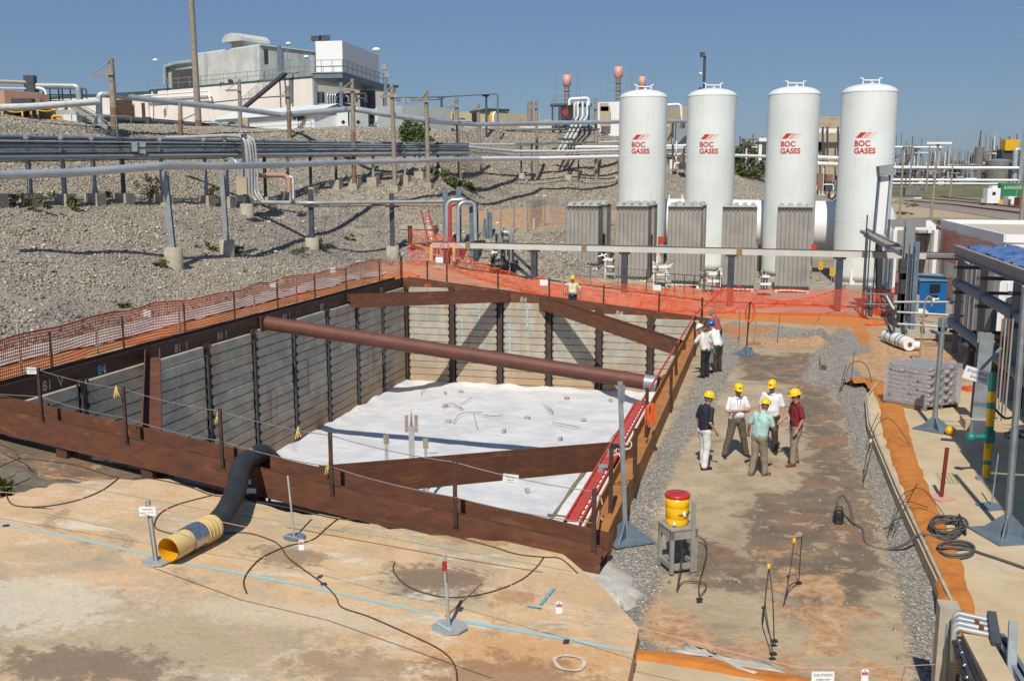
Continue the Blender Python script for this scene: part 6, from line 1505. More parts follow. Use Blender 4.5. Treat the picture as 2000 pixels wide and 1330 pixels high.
vb = empty('shed', V(at(1322, 235, 108)), 'tan walled shed with white pipe loop between the first two tanks', 'building')
vbox('wall', 'beige', vb, 1304, 110, 1330, 108, 4, 9.5, zof(208, 108, 1318)); pipe([(1300, 206, 107), (1330, 204, 107), (1331, 250, 107)], .16, 'bright_white', '', parent=vb, n=8)
sc_ = empty('container', V(at(40, 208, 60)), 'salmon coloured container box at the far left edge', 'container')
vbox('container_body', 'salmon', sc_, -40, 62, 9, 60.8, 3, zof(208, 60, 0), zof(176, 60, 0)); vbox('container_body', 'salmon', sc_, 9.2, 60.8, 79, 62.5, 3, zof(206, 61, 40), zof(177, 61, 40))
MB().box(at(46, 205, 60), (1.2, .5, .7)).build('dark_gear', M['steel_dark'], sc_)
lp = empty('pipeline', V(at(90, 165, 68)), 'pair of long beige pipes at the far left edge against the sky', 'pipe', 'pipelines on the hill')
pipe([(-40, 158, 68), (58, 162, 70)], .13, 'beige', '', parent=lp, n=6); pipe([(-40, 173, 68), (60, 174, 70)], .08, 'pipe_white', '', parent=lp, n=6)
pipe([(62, 168, 70), (146, 169, 71), (153, 172, 71), (155, 198, 71)], .22, 'silver', '', parent=lp, n=8, rad=.5)
pipe([(66, 172, 70), (88, 174, 70), (93, 200, 70)], .10, 'bright_white', '', parent=lp, n=6, rad=.5)
for px in (75, 84, 97, 114, 121, 137, 160, 168): pipe([(px-9, 171+px*.02, 71), (px, 173, 71), (px+2, 199, 71)], .05, 'steel_dark', '', parent=lp, n=5, rad=.4, part='conduit')
MB().box(at(60, 170, 70), (.7, .5, 1.5)).build('panel', M['steel_dark'], lp); MB().beam(at(60, 198, 70), at(60, 158, 70), .12, .12).build('post', M['galv'], lp)
for yy in (186, 197): MB().tube([at(62, yy, 70.5), at(172, yy, 71.5)], .04, 5).build('rail', M['steel_dark'], lp)
lw = empty('low_shed', V(at(90, 232, 63)), 'low tan and grey sheds with a sagging yellow rope at the left edge', 'building')
for pxa, pxb, mt in ((-20, 30, 'beige_box'), (32, 52, 'brick'), (56, 105, 'beige_box'), (106, 150, 'cabin_grey')): vbox('shed_wall', mt, lw, pxa, 64, pxb, 63.8, 1.5, 8.9, zof(213, 63, 50))
for px in (6, 45, 62, 75): MB().beam(at(px, 235, 61), at(px-2, 210, 61), .09, .09).build('wood_post', M['pale_yellow'], lw)
MB().tube(smooth_path([at(0, 213, 61), at(30, 220, 61), at(62, 215, 61), at(90, 218, 61), at(112, 214, 61)], 5), .04, 5).build('yellow_rope', M['yellow'], lw)
sp_ = empty('stair', V(at(190, 262, 62)), 'grey galvanised stair and platform by the thick wooden pole', 'stair')
for k in (0, .9): MB().beam(V(at(150, 210, 64))+V(0, -k, 0), V(at(222, 252, 61.5))+V(0, -k, 0), .05, .26).build('stringer', M['galv_light'], sp_); MB().tube([V(at(150, 200, 64))+V(0, -k, 0), V(at(222, 240, 61.5))+V(0, -k, 0)], .03, 5).build('hand_rail', M['galv'], sp_)
for i in range(12): MB().box(V(at(150, 210, 64)).lerp(V(at(222, 252, 61.5)), (i+.5)/12)+V(0, -.45, .05), (.25, .85, .05)).build('tread', M['galv_light'], sp_)
railing([V(at(142, 262, 59.5)), V(at(170, 264, 59)), V(at(258, 266, 60.5))], 1.15, '', sp=.9, parent=sp_)
MB().box(at(200, 262, 61), (2.6, 1.5, .5)).build('platform', M['steel_dark'], sp_); MB().cyl(at(155, 253, 60.5), at(168, 253, 60.5), .12, 10).build('red_cylinder', M['brick'], sp_)
clutter('equipment_row', 80, 150, 208, 238, 65, 18, 'yellow and grey small equipment below the silver pipe at left', 9, mats=('yellow', 'beige_box', 'galv', 'white'))
# ================================================================ FAR PLAIN, right side
def fpole(px, yb, yt, Y, r=.15, arm=None, label='', mat='wood_pole', lean=0):
 k_ = 1.85 if Y >= 190 else 1; Y *= k_; r *= k_
 x = xpx(px, Y, 0); g_ = -0.3; e = empty('utility_pole', (x, Y, 0), label, 'utility pole', 'utility poles beyond the tanks'); zt = zof(yt, Y, px)
 MB().cyl((x, Y, g_), (x+lean, Y, zt), r*1.1, 8, r*.8).build('pole_shaft', M[mat], e)
 if arm: za_ = zof(arm[0], Y, px); MB().beam((x+lean+arm[1], Y-.2, za_), (x+lean+arm[2], Y-.2, za_), .2, .22).build('cross_arm', M['bright_white' if arm[3] else 'wood_red'], e)
 return e
fpole(1814, 440, 272, 112, .17, (280, -1.4, 1.4, 1), 'tall leaning utility pole with white cross arm before the rail yard', lean=.35)
fpole(1756, 400, 286, 150, .16, (288, -.2, 1.4, 0), 'utility pole right behind the rightmost white tank')
fpole(1808, 370, 286, 210, .18, None, 'thin brown pole by the far fence, left', lean=.25); fpole(1775, 350, 289, 230, .18, None, 'thin brown pole before the white pipe racks', lean=.25)
fpole(1855, 378, 290, 190, .18, None, 'pair forming brown pole in the middle of the yard', lean=.35); fpole(1866, 350, 290, 240, .18, None, 'dark thin pole behind the middle pole')
fpole(1905, 345, 255, 260, .18, None, 'tall dark mast before the grey steel tank', 'steel_dark', lean=.5); fpole(1918, 340, 262, 260, .2, None, 'grey pole left of the grey steel tank', 'wood_pole')
fpole(1927, 345, 265, 255, .2, (270, -.8, .8, 0), 'grey pole with cross arm beside the grey steel tank', 'wood_pole')
fpole(1990, 432, 240, 105, .24, None, 'thick reddish pole at the right edge before the wagons', lean=.25)
fpole(1497, 300, 250, 140, .14, (262, 0, 1.6, 1), 'pale lamp pole between the second and third white tank', 'wood_pole')
py_ = empty('power_pylon', V(xpx(2003, 300, 0), 300, 0), 'lattice power pylon partly outside the right edge', 'pylon')
pxx = xpx(2003, 300, 0)
for sx in (-3, 3): MB().tube([(pxx+sx, 300, 0), (pxx+sx*.15, 300, 58)], .18, 4).build('leg', M['galv'], py_)
for k in range(14): z0 = k*4.1; w0 = 3*(1-z0/66); MB().tube([(pxx-w0, 300, z0), (pxx+w0*.93, 300, z0+4.1)], .09, 4).build('lattice_bar', M['galv'], py_)
for z in (30, 39, 48, 56): MB().beam((pxx-7.5, 300, z), (pxx+7.5, 300, z), .25, .3).build('cross_arm', M['galv'], py_)
pw = empty('power_line', V(pxx, 300, 50), 'faint power lines sagging down from the pylon to the refinery', 'power line')
for k, (z, dx) in enumerate(((56, -7), (48, -7.4), (39, -7.4), (30, -7.4), (48, 7))):
 a = V(pxx+dx, 300, z); b = V(at(1893+5*k, 282, 430)); MB().tube([a.lerp(b, i/12)-V(0, 0, 8*(i/12)*(1-i/12)) for i in range(13)], .016, 3).build('line', M['steel_dark'], pw)
def track(pts, label, n=1):
 e = empty('rail_track', V(pts[0]), label, 'rail track', 'rail tracks in the yard'); P = [V(p) for p in pts]
 for o_ in (-.72, .72):
  L = []
  for i, p in enumerate(P): d = (P[min(i+1, len(P)-1)]-P[max(0, i-1)]).normalized(); L.append(p+V(-d.y, d.x, 0)*o_+V(0, 0, .28))
  for a_, b_ in zip(L, L[1:]): MB().beam(a_, b_, .09, .16).build('rail', M['rust'], e)
 q = MB(); a_, b_ = P[0], P[-1]; d = (b_-a_).normalized(); m_ = int((b_-a_).length/.75)
 for k in range(m_): q.box(a_.lerp(b_, k/m_)+V(0, 0, .12), (.24, 2.5, .16), math.atan2(d.y, d.x))
 q.build('sleepers', M['wood_pole'], e)['kind'] = 'stuff'
def G(px, py, z=0): return onz(px, py, z)
track([G(1772, 394), G(1860, 402), G(2080, 430)], 'front rail track crossing the yard at right'); track([G(1790, 388), G(1880, 396), G(2080, 417)], 'second rail track behind the front one'); track([G(1800, 383), G(2000, 402), G(2080, 411)], 'third rail track by the wagons')
M['ballast'] = pm('ballast', (.30, .24, .19), (.22, .18, .15), .6, .95, 0, 0)
def gsheet(name, pts, z, mat, label):
 P = [G(*p, 0)[:2] for p in pts]; ar = sum(P[i][0]*P[(i+1) % len(P)][1]-P[(i+1) % len(P)][0]*P[i][1] for i in range(len(P)))
 q = MB(); q.prism(P if ar > 0 else P[::-1], -.3, z); tag(q.build(name, mat if not isinstance(mat, str) else M[mat]), label, None, None, S_)
gsheet('rail_ballast', [(1740, 396), (1780, 378), (2100, 398), (2100, 450), (1850, 412)], .08, 'ballast', 'brown ballast under the rail tracks')
gsheet('gravel_bank', [(1700, 382), (1760, 366), (1850, 364), (2100, 380), (2100, 398), (1780, 380)], .10, pm('bank', (.28, .20, .15), (.22, .17, .13), .4, .95), 'brown bank beyond the rail tracks')
M['field'] = pm('field_grass', (.10, .11, .045), (.17, .14, .08), .08, .95, 0, 0)
gsheet('grass_field', [(1600, 362), (1700, 360), (2200, 370), (2200, 357), (1600, 354)], .12, 'field', 'green brown grass beyond the rail yard')
gsheet('grass_field', [(1740, 500), (1900, 520), (1900, 440), (1820, 425), (1750, 430)], .03, pm('verge', (.13, .13, .05), (.25, .22, .16), .5, .95), 'rough grass between the canopy and the rail yard')
gsheet('road', [(1795, 462), (1900, 470), (1900, 440), (1850, 436), (1790, 438)], .06, pm('track_dirt', (.36, .31, .25), (.30, .26, .21), .5, .95), 'pale dirt road beside the grass')
q = MB(); em = [(x_, y_) for y_ in (350, 372, 400, 428, 470, 760) for x_ in (95, 140, 190, 240, 300, 420)]; zf_ = {350: -.1, 372: 1.0, 400: 2.4, 428: 3.9, 470: 4.3, 760: 4.6}
q.add([(x_, y_, zf_[y_]+(.25*noise.noise(V(x_*.05, y_*.05, 0)) if y_ > 350 else 0)) for x_, y_ in em], [(j*6+i, j*6+i+1, j*6+i+7, j*6+i+6) for j in range(5) for i in range(5)], True); tag(q.build('embankment', M['field']), 'grass covered embankment below the distant refinery', None, None, S_)
def rbox(name, px0, px1, yt, yb, mat, label, cat, parts=()):
 Yb = G((px0+px1)/2, yb)[1]; x0, x1 = xpx(px0, Yb, 0), xpx(px1, Yb, 0); zt = zof(yt, Yb, px0)
 e = empty(name, (x0, Yb, 0), label, cat, 'wagons and containers in the rail yard')
 q = MB(); q.box(((x0+x1)/2, Yb+1.2, zt/2+.3), (x1-x0, 2.4, zt-.6)); q.build('body', M[mat], e); return e, x0, x1, Yb, zt
e, x0, x1, Yb, zt = rbox('container', 1953, 2060, 358, 388, 'green_bin', 'green freight container with white lettering at the right edge', 'container')
text_on('EVERGREEN', 'lettering', (x0+1.2, Yb-.03, zt*.62), (1, 0, 0), (0, 0, 1), 1.3, M['bright_white'], e)
for k in range(8): MB().box((x0+.6+k*1.4, Yb-.02, zt/2+.3), (.08, .06, zt-.8)).build('corrugation', M['green_bin'], e)
e, x0, x1, Yb, zt = rbox('locomotive', 1927, 1952, 368, 402, 'bright_white', 'small white rail car mover with yellow steps', 'rail vehicle')
MB().box(((x0+x1)/2+.2, Yb+1, zt+.3), (1.4, 1.6, .8)).build('cab_top', M['white'], e); MB().box(((x0+x1)/2, Yb-.05, zt*.7), (.8, .06, .8)).build('cab_window', M['glass_dark'], e); MB().box((x1+.3, Yb+.5, .9), (.9, 1.2, 1.1)).build('step_box', M['yellow'], e)
for k in (0, 1): MB().lathe((x0+.6+k*1.6, Yb+.1, .5), [(.45, -.1), (.45, .1), (.01, .1)], 14, axis='Y').build('wheel', M['louvre'], e)
MB().box((x0-.8, Yb+.8, 1.2), (1.4, 1.5, 1.0)).build('engine_hood', M['cabin_grey'], e)
e, x0, x1, Yb, zt = rbox('wagon', 1968, 1984, 384, 404, 'white', 'low wagon with pale and dark panels by the container', 'wagon'); MB().box((x0+.3, Yb-.1, 1), (.6, .1, 1.6)).build('dark_panel', M['louvre'], e)
e, x0, x1, Yb, zt = rbox('wagon', 1990, 2060, 386, 408, 'brick', 'red brown wagon at the right edge behind the thick pole', 'wagon')
e, x0, x1, Yb, zt = rbox('gondola_wagon', 1768, 1796, 366, 386, 'dark_steel_tank', 'dark hopper wagon beyond the canopy', 'wagon'); e2, x0, x1, Yb, zt = rbox('wagon', 1786, 1800, 386, 392, 'bright_white', 'small white and black wagon end beside the hopper wagon', 'wagon')
def refinery(pxa, pxb, Y, n, seed, label, zmax=22, white=.35):
 rr = random.Random(seed); xa, xb = xpx(pxa, Y, 0), xpx(pxb, Y, 0); e = empty('process_unit', ((xa+xb)/2, Y, 0), label, 'process unit', 'refinery units on the horizon')
 mats = ['silver', 'galv', 'steel_blue', 'bright_white', 'dark_steel_tank', 'rack_rust', 'wood_pole', 'louvre', 'steel_dark', 'cabin_grey']
 beams = {m: MB() for m in mats};
 for k in range(n):
  x = rr.uniform(xa, xb); y = Y+rr.uniform(0, 25); h = rr.uniform(.3, 1)**1.4*zmax; m = rr.choice(mats); t_ = rr.random(); q = beams[m]
  if t_ < .45: q.beam((x, y, 0), (x, y, h), .3, .3)
  elif t_ < .75: L = rr.uniform(3, 18); q.tube([(x-L/2, y, h*.7), (x+L/2, y, h*.7)], rr.uniform(.12, .4), 5)
  elif t_ < .85: q.cyl((x, y, 0), (x, y, h*.8), rr.uniform(.5, 1.6), 10)
  elif t_ < .93: q.box((x, y, h*.35), (rr.uniform(1.5, 5), 3, rr.uniform(.8, 3)))
  else: L = rr.uniform(3, 6); q.beam((x, y, h*.2), (x+L, y, h*.2+L), .2, .2); q.beam((x+L, y, h*.2), (x, y, h*.2+L), .2, .2)
 for m, q in beams.items():
  if q.v: q.build('pipework', M[m], e)['kind'] = 'stuff'
 return e
refinery(1738, 1850, 445, 420, 3, 'white and grey refinery pipework left of the tall mast', 19)
refinery(1850, 1940, 455, 420, 4, 'dense rusty refinery pipework in the middle of the horizon', 21)
refinery(1925, 2030, 475, 300, 5, 'refinery columns and pipes behind the grey steel tanks', 28)
refinery(1748, 1800, 520, 90, 6, 'faint distant refinery tower group left of the cross arm pole', 32)
refinery(1590, 1640, 180, 170, 8, 'tangled white and dark pipework between the third and fourth tank', 7)
refinery(1436, 1500, 150, 120, 9, 'dark pipework standing on the ridge between the second and third tank', 12)
for yy, r in ((288, .5), (328, .75), (352, .6), (359, .45)):
 Y = 443 if yy < 340 else 436; o = MB().tube([at(1738, yy-.5, Y), at(1990 if yy != 288 else 1840, yy+.5, Y)], r, 6).build('pipeline', M['bright_white'], loc=at(1738, yy, Y)); tag(o, {288: 'highest white pipe before the refinery', 328: 'second white pipe before the refinery', 352: 'long white pipe in front of the refinery fence', 359: 'lowest white pipe by the rail yard fence'}[yy], 'pipe', 'white pipes before the refinery')
for px in (1742, 1760, 1790, 1830, 1850, 1990): o = V(at(px, 356, 444)); tag(MB().beam((o.x, 444, 0), (o.x, 444, zof(286, 444, px)), .8, .8).build('rack_column', M['silver'], loc=(o.x, 444, 0)), 'pale steel column carrying the white pipes before the refinery', 'column', 'rack columns before the refinery')
for px0, px1, yt, Y, lb in ((1934, 1982, 314, 450, 'large grey steel storage tank with stained sides at right'), (1902, 1918, 288, 455, 'tall narrow rusty steel tank left of the large grey one'), (1937, 1960, 302, 480, 'rounded grey tank behind the large grey one')):
 xa, xb = xpx(px0, Y, 0), xpx(px1, Y, 0); c = (xa+xb)/2; r = (xb-xa)/2; zt = zof(yt, Y, px0); e = empty('steel_tank', (c, Y+r, 0), lb, 'tank', 'steel tanks near the horizon')
 MB().cyl((c, Y+r, 0), (c, Y+r, zt), r, 32).build('shell', M['dark_steel_tank'], e); MB().lathe((c, Y+r, zt), [(r+.02, 0), (r*.5, r*.12), (.01, r*.16)], 32).build('roof', M['galv'], e)
 for f in (.3, .6, .9): MB().cyl((c, Y+r, zt*f), (c, Y+r, zt*f+.2), r+.06, 32).build('ring', M['galv'], e)
yv = V(at(1972, 284, 470)); e = empty('roof_unit', yv, 'bright yellow housing above the grey tanks on the horizon', 'equipment'); MB().box(yv, (6.5, 5, 5)).build('housing', M['yellow'], e); MB().box(yv+V(-1, 1, -9), (6, 5, 14)).build('support', M['steel_dark'], e)
pipe([(1995, 292, 445), (1984, 293, 445), (1981, 352, 445)], 1.1, 'silver', 'big silver elbow pipe beside the grey steel tank', group=None)
e = empty('far_shed', V(at(1890, 360, 240)), 'small white and turquoise sheds in front of the refinery', 'building')
for px0, px1, yt in ((1884, 1906, 348), (1906, 1917, 352)): vbox('shed_wall', 'white' if px0 < 1900 else 'cabin_grey', e, px0, 437, px1, 437, 6, 0, zof(yt, 437, px0))
e = empty('tan_building', V(at(1610, 300, 200)), 'tan masonry building behind the gap between the third and fourth tank', 'building')
vbox('tower_wall', 'haybrick', e, 1585, 205, 1650, 205, 14, 12, zof(229, 205, 1620)); vbox('tower_wall', 'haybrick', e, 1585, 206, 1650, 206, 12, 0, 12)
vbox('low_wall', 'haybrick', e, 1585, 190, 1650, 190, 10, 0, zof(278, 190, 1620))
for px in (1597, 1604): MB().box(at(px, 286, 189.8), (.9, .2, 1.6)).build('window', M['glass_dark'], e)
MB().beam(at(1595, 256, 188), at(1645, 256, 188), .5, .8).build('bridge_beam', M['bright_white'], e); railing([V(at(1595, 254, 188)), V(at(1645, 254, 188))], 2, '', 'steel_dark', parent=e, sp=2)
for px in (1607, 1616, 1637): MB().beam(at(px, 320, 187), at(px, 248, 187), .3, .3).build('column', M['steel_dark'], e)
for yy, y2, lb in ((308, 310, 'upper white pipe in the gap between third and fourth tank'), (320, 322, 'lower white pipe in the gap between third and fourth tank'), (352, 366, 'sloping white pipe in the gap between third and fourth tank')):
 o = MB().tube([at(1588, yy, 150), at(1642, y2, 150)], .35, 8).build('pipeline', M['pipe_white'], loc=at(1588, yy, 150)); tag(o, lb, 'pipe', 'pipelines on the hill')
leaves('bush', V(at(1448, 345, 112)), (2.2, 1, 3.0), 1000, 'dark bushes on the ridge behind the second tank', leaf=.35, seed=60)
leaves('bush', V(at(1482, 350, 116)), (2.2, 1, 2.4), 700, 'brown green scrub left of the third tank', 'dry_leaf', leaf=.3, seed=61)
for i, (px, py, s_) in enumerate(((1780, 405, 1.2), (1762, 420, .9), (1850, 450, 1.5), (1800, 500, 1.0))): leaves('bush', V(G(px, py)), (s_*1.6, s_, s_*.7), 400, ['low scrub right of the tank, beside the rail bank', 'small scrub by the canopy roof', 'bare twiggy shrub beyond the canopy', 'grass clump behind the yellow bollards'][i], 'dry_leaf', leaf=.2, seed=70+i)
clutter('equipment_row', 1560, 1650, 330, 372, 140, 40, 'dark and white pipework low between the third and fourth tank', 12, mats=('rack_rust', 'steel_dark', 'bright_white', 'galv'))
clutter('equipment_row', 1305, 1345, 270, 330, 96, 16, 'pipe fittings on the hill between the first two tanks', 13, mats=('rack_rust', 'steel_dark', 'bright_white'))
clutter('equipment_row', 1440, 1500, 262, 312, 118, 34, 'row of dark valves and risers on the ridge left of the third tank', 14, mats=('rack_rust', 'steel_dark', 'louvre', 'bright_white'))
clutter('equipment_row', 620, 700, 175, 200, 106, 18, 'dark machinery under the white box room', 15, mats=('steel_dark', 'louvre', 'galv'))
clutter('equipment_row', 1750, 1850, 335, 354, 441, 90, 'low dark machinery before the white refinery pipes', 16, mats=('rack_rust', 'steel_dark', 'louvre', 'galv'))
# ================================================================ RIGHT HAND STRUCTURE
def gp(px, py, z=.05): return V(onz(px, py, z))
U = V(.25, .968, 0); VV = V(.968, -.25, 0)
oh = empty('overhead_rack', V(17.1, 38, 0), 'elevated grey steel rack with blue tarpaulin, pipes and columns at the right edge', 'pipe rack')
def lvl(px, Y, z): return V(xpx(px, Y, z), Y, z)
A1 = lvl(1866, 38.5, 3.85); B1 = A1-U.normalized()*20
MB().hbeam(A1, B1, .22, .42, .03).build('edge_beam', M['grey_panel'], oh)
A2 = A1+VV*2.0+V(0, .4, .05); B2 = A2-U*20
MB().hbeam(A2, B2, .22, .42, .03).build('edge_beam', M['grey_panel'], oh)
for k in range(9): p = A1-U*(k*2.4+.3); MB().beam(p, p+VV*2.0, .1, .14).build('cross_member', M['steel_blue'], oh)
vs = []; fs = []; nu, nv = 8, 60
for j in range(nv+1):
 for i in range(nu+1): p = A1+VV*(.08+1.84*i/nu)-U*(1.2+18*j/nv)+V(0, 0, .24+.13*noise.noise(V(i*.6, j*.45, 2))+.10*noise.noise(V(i*1.3, j*1.1, 2))); vs.append(p)
for j in range(nv):
 for i in range(nu): k = j*(nu+1)+i; fs.append((k, k+1, k+nu+2, k+nu+1))
tp_ = MB(); tp_.add(vs, fs, True); o = tp_.build('tarpaulin', M['tarp']); tag(o, 'crinkled blue tarpaulin laid over the elevated rack at right', 'tarpaulin')
vs2 = [V(p)+VV*2.3 for p in vs]; tp_ = MB(); tp_.add(vs2, fs, True); o = tp_.build('tarpaulin', M['tarp']); tag(o, 'second strip of blue tarpaulin at the right picture edge', 'tarpaulin')
for z, r, dx, mt in ((2.62, .19, .1, 'steel_blue'), (1.10, .17, -.05, 'steel_blue'), (2.25, .035, .9, 'galv'), (2.0, .05, 1.3, 'galv'), (.75, .05, .5, 'galv')):
 p = A1+VV*dx; p = V(p.x, p.y, z)-U*.5; MB().cyl(p, p-U*20, r, 20).build('rack_pipe', M[mt], oh)
 if r > .1: MB().cyl(p+U*.12, p-U*.02, r*1.12, 20).build('pipe_end', M['galv'], oh); MB().cyl(p-U*9.5, p-U*9.7, r*1.2, 20).build('pipe_coupling', M['steel_dark'], oh)
for k, dz in ((1.3, 3.7), (5.6, 3.7), (10.2, 3.7), (12.4, 3.7)):
 for s2 in (.0, 2.0):
  p = A1-U*k+VV*s2; MB().hbeam((p.x, p.y, 0), (p.x, p.y, dz-.08), .2, .2, .025, up=U).build('column', M['steel_blue' if s2 else 'grey_panel'], oh)
 for zz in (2.35, .85, 3.3): p = A1-U*k; MB().beam((p.x-.25, p.y, zz), (p.x+VV.x*2.3, p.y+VV.y*2.3, zz), .12, .12).build('cross_arm', M['steel_dark'], oh)
cb2 = empty('support_column', gp(1905, 830, .13), 'broad grey steel column with conduits on a cream base beside the emergency shower', 'column')
p = gp(1908, 832, .13); MB().hbeam(p, p+V(.05, 0, 2.5), .34, .30, .03, up=U).build('column', M['galv'], cb2); MB().box(p+V(.05, -.1, .1), (.9, .8, .24), -.25).build('base_block', M['pave'], cb2)
MB().box(gp(1915, 848, .5)+V(0, .1, .1), (.34, .3, .36), -.2).build('small_box', M['pipe_white'], cb2)
for k in range(4): MB().cyl(p+V(.35+.09*k, -.2, .2), p+V(.38+.09*k, -.15, 2.9), .025, 6).build('conduit', M['silver' if k % 2 else 'rack_rust'], cb2)
sh = empty('emergency_shower', gp(1926, 936, .13), 'yellow and green striped emergency shower pipe with teal valve', 'emergency shower')
b_ = gp(1926, 936, .13); t_ = V(b_.x+.12, b_.y+.3, 2.45)
bands = [('yellow', .14), ('teal', .04), ('yellow', .22), ('teal', .10), ('yellow', .16), ('teal', .06), ('yellow', .10), ('teal', .18)]
u = 0
for m_, w_ in bands: MB().cyl(b_.lerp(t_, u), b_.lerp(t_, min(1, u+w_)), .085, 16).build('band', M[m_], sh); u += w_
MB().cyl(b_, b_+V(0, 0, .04), .22, 16).build('floor_flange', M['galv'], sh)
m_ = b_.lerp(t_, .40); MB().cyl(m_-V(.45, .05, 0), m_, .06, 12).build('valve_arm', M['teal'], sh); MB().ball(m_-V(.42, .05, 0), .11, 7).build('valve_body', M['teal'], sh); MB().cyl(m_-V(0, 0, .12), m_+V(0, 0, .14), .12, 14).build('valve_collar', M['teal'], sh)
text_on('SHOWER', 'sign_text', b_.lerp(t_, .30)+V(-.03, -.10, 0), (0, 0, 1), (-1, 0, 0), .11, M['print'], sh)
rope([t_+V(0, 0, -.7), t_+V(.3, -.1, -1.0), t_+V(.6, -.1, -.8), t_+V(.65, 0, -.3)], .025, M['black'], 'hose', 'black hose loop hanging beside the emergency shower', 'hose')
es = empty('emergency_sign', lvl(1908, 22.5, 2.1), 'white tilted sign reading EMERGENCY SHOWER', 'sign')
c = V(at(1909, 733, 22.3)); rot = Matrix.Rotation(R(-8), 3, 'Z')@Matrix.Rotation(R(17), 3, 'Y'); MB().box(c, (.62, .02, .30), 0, rot).build('sign_panel', M['paper'], es)
xd = rot@V(1, 0, 0); zd = rot@V(0, 0, 1); nrm = rot@V(0, -1, 0)
text_on('EMERGENCY', 'sign_text', c+nrm*.012-xd*.26+zd*.025, xd, zd, .095, M['print'], es); text_on('SHOWER', 'sign_text', c+nrm*.012-xd*.15-zd*.09, xd, zd, .095, M['print'], es)
MB().beam(c+V(-.1, .05, -.1), V(c.x+.9, c.y+.8, c.z+.5), .05, .05).build('sign_arm', M['galv'], es)
gs = empty('grey_shed', lvl(1890, 42, 0), 'grey metal clad shed behind the elevated rack', 'building')
vbox('wall', 'grey_panel', gs, 1865, 44, 1903, 42.5, 4, 0, zof(500, 43, 1880)-.05, ribs=.4); vbox('wall', 'grey_panel', gs, 1903.5, 42.4, 1938, 41.5, 4, 0, zof(512, 43, 1880), ribs=.5)
for k in range(3): MB().tube([at(1917-2*k, 524+4.5*k, 41.6), at(1926-k, 526+4.5*k, 41.5)], .03, 5).build('red_rung', M['red'], gs)
for px in (1918, 1927): MB().tube([at(px+1, 519, 41.6), at(px-4, 534, 41.6)], .03, 5).build('red_rail', M['red'], gs)
for px, py, lb, w_, txt in ((1950, 585, 'white ribbed trailer wall seen through the rack, upper', 4, None), (1962, 660, 'white ribbed container with black number, lower', 5, '4477H')):
 Y = 40 if txt is None else 36; e = empty('trailer', lvl(px, Y, 0), lb, 'trailer', 'white trailers behind the rack')
 vbox('wall', 'bright_white', e, px, Y, px+90, Y-1, 3, .3, zof(550 if txt is None else 582, Y, px), ribs=.3)
 if txt: text_on(txt, 'number', V(at(1968, 606, Y-.6)), (1, -.2, 0), (0, 0, 1), .36, M['print'], e)
fr = empty('flat_roof_building', V(21, 42, 0), 'flat roofed building with white fascia, gravel roof and orange mesh', 'building')
ca_ = V(20.9, 41.8, 0); cb_ = ca_+U*16; cc = cb_+VV*13; cd2 = ca_+VV*13
MB().prism([(p.x, p.y) for p in (ca_, cd2, cc, cb_)], 0, 3.95).build('walls', M['white'], fr)
f_ = MB()
for a_, b_2 in ((ca_, cd2), (ca_, cb_), (cb_, cc)): f_.beam(a_+V(0, 0, 4.12), b_2+V(0, 0, 4.12), .12, .34)
f_.build('fascia', M['bright_white'], fr); MB().prism([(p.x, p.y) for p in (ca_+VV*.2+U*.2, cd2+U*.2, cc-U*.2, cb_-U*.2+VV*.2)], 3.96, 4.06).build('gravel_roof', M['gravel_roof'], fr)
nf = empty('safety_fence', ca_, 'orange mesh hanging along the flat roofed building', 'fence', 'orange safety fences')
n1 = [ca_-VV*.15+U*k*4-V(0, .1, 0) for k in range(5)]; n2_ = [ca_-U*.2+VV*k*3 for k in range(4)]
net(n1, 1.6, nf, dz=2.2, cw=.12, ch=.12, st_=.03, seed=31); net(n2_, 1.6, nf, dz=2.2, cw=.12, ch=.12, st_=.035, seed=32)
bc = empty('blue_cabinet', gp(1819, 616), 'bright blue equipment cabinet with black window and grey lid', 'cabinet'); p = gp(1819, 616)
q = MB(); q.prism([(p.x-.66, p.y), (p.x+.64, p.y-.1), (p.x+.70, p.y+.9), (p.x-.6, p.y+1.0)], .15, 1.72); q.build('body', M['blue_box'], bc)
q = MB(); q.prism([(p.x-.70, p.y-.06), (p.x+.68, p.y-.16), (p.x+.74, p.y+.95), (p.x-.64, p.y+1.05)], 1.72, [1.80, 1.80, 2.0, 2.0]); q.build('lid', M['blue_top'], bc)
MB().box(p+V(.06, -.06, 1.32), (.50, .04, .40)).build('window', M['glass_dark'], bc); MB().box(p+V(0, -.1, 1.0), (.4, .12, .03)).build('shelf', M['louvre'], bc)
q = MB(); q.lathe(p+V(-.02, -.08, .82), [(.11, -.01), (.11, .01), (.001, .012)], 18, axis='Y'); q.box(p+V(.18, -.08, .82), (.22, .02, .07)); q.build('emblem', M['bright_white'], bc)
MB().box(p+V(0, .4, .08), (1.3, 1.0, .14)).build('plinth', M['steel_dark'], bc)
wbg = gp(1796, 618); o = MB(); o.ball(wbg+V(0, 0, .18), .42, 8, (1, .6, .5)); tag(o.build('plastic_bag', M['pipe_white'], loc=wbg), 'white bag lying beside the blue cabinet', 'bag')
sk = empty('steel_skid', gp(1815, 660), 'low steel frame skid with railing pipes in front of the blue cabinet', 'skid')
for py in (640, 648, 662): MB().beam(gp(1758, py)+V(0, 0, .15), gp(1868, py+3)+V(0, 0, .15), .18, .2).build('skid_beam', M['concrete'], sk)
for px in (1762, 1800, 1838, 1866): MB().beam(gp(px, 640)+V(0, 0, .2), gp(px+2, 663)+V(0, 0, .2), .15, .1).build('skid_beam', M['steel_dark'], sk)
for ya, yb in ((609, 617), (632, 641), (590, 590)): MB().tube([at(1745, ya, 38.5), at(1882, yb, 37.5)], .045, 8).build('rail_pipe', M['galv_light'], sk)
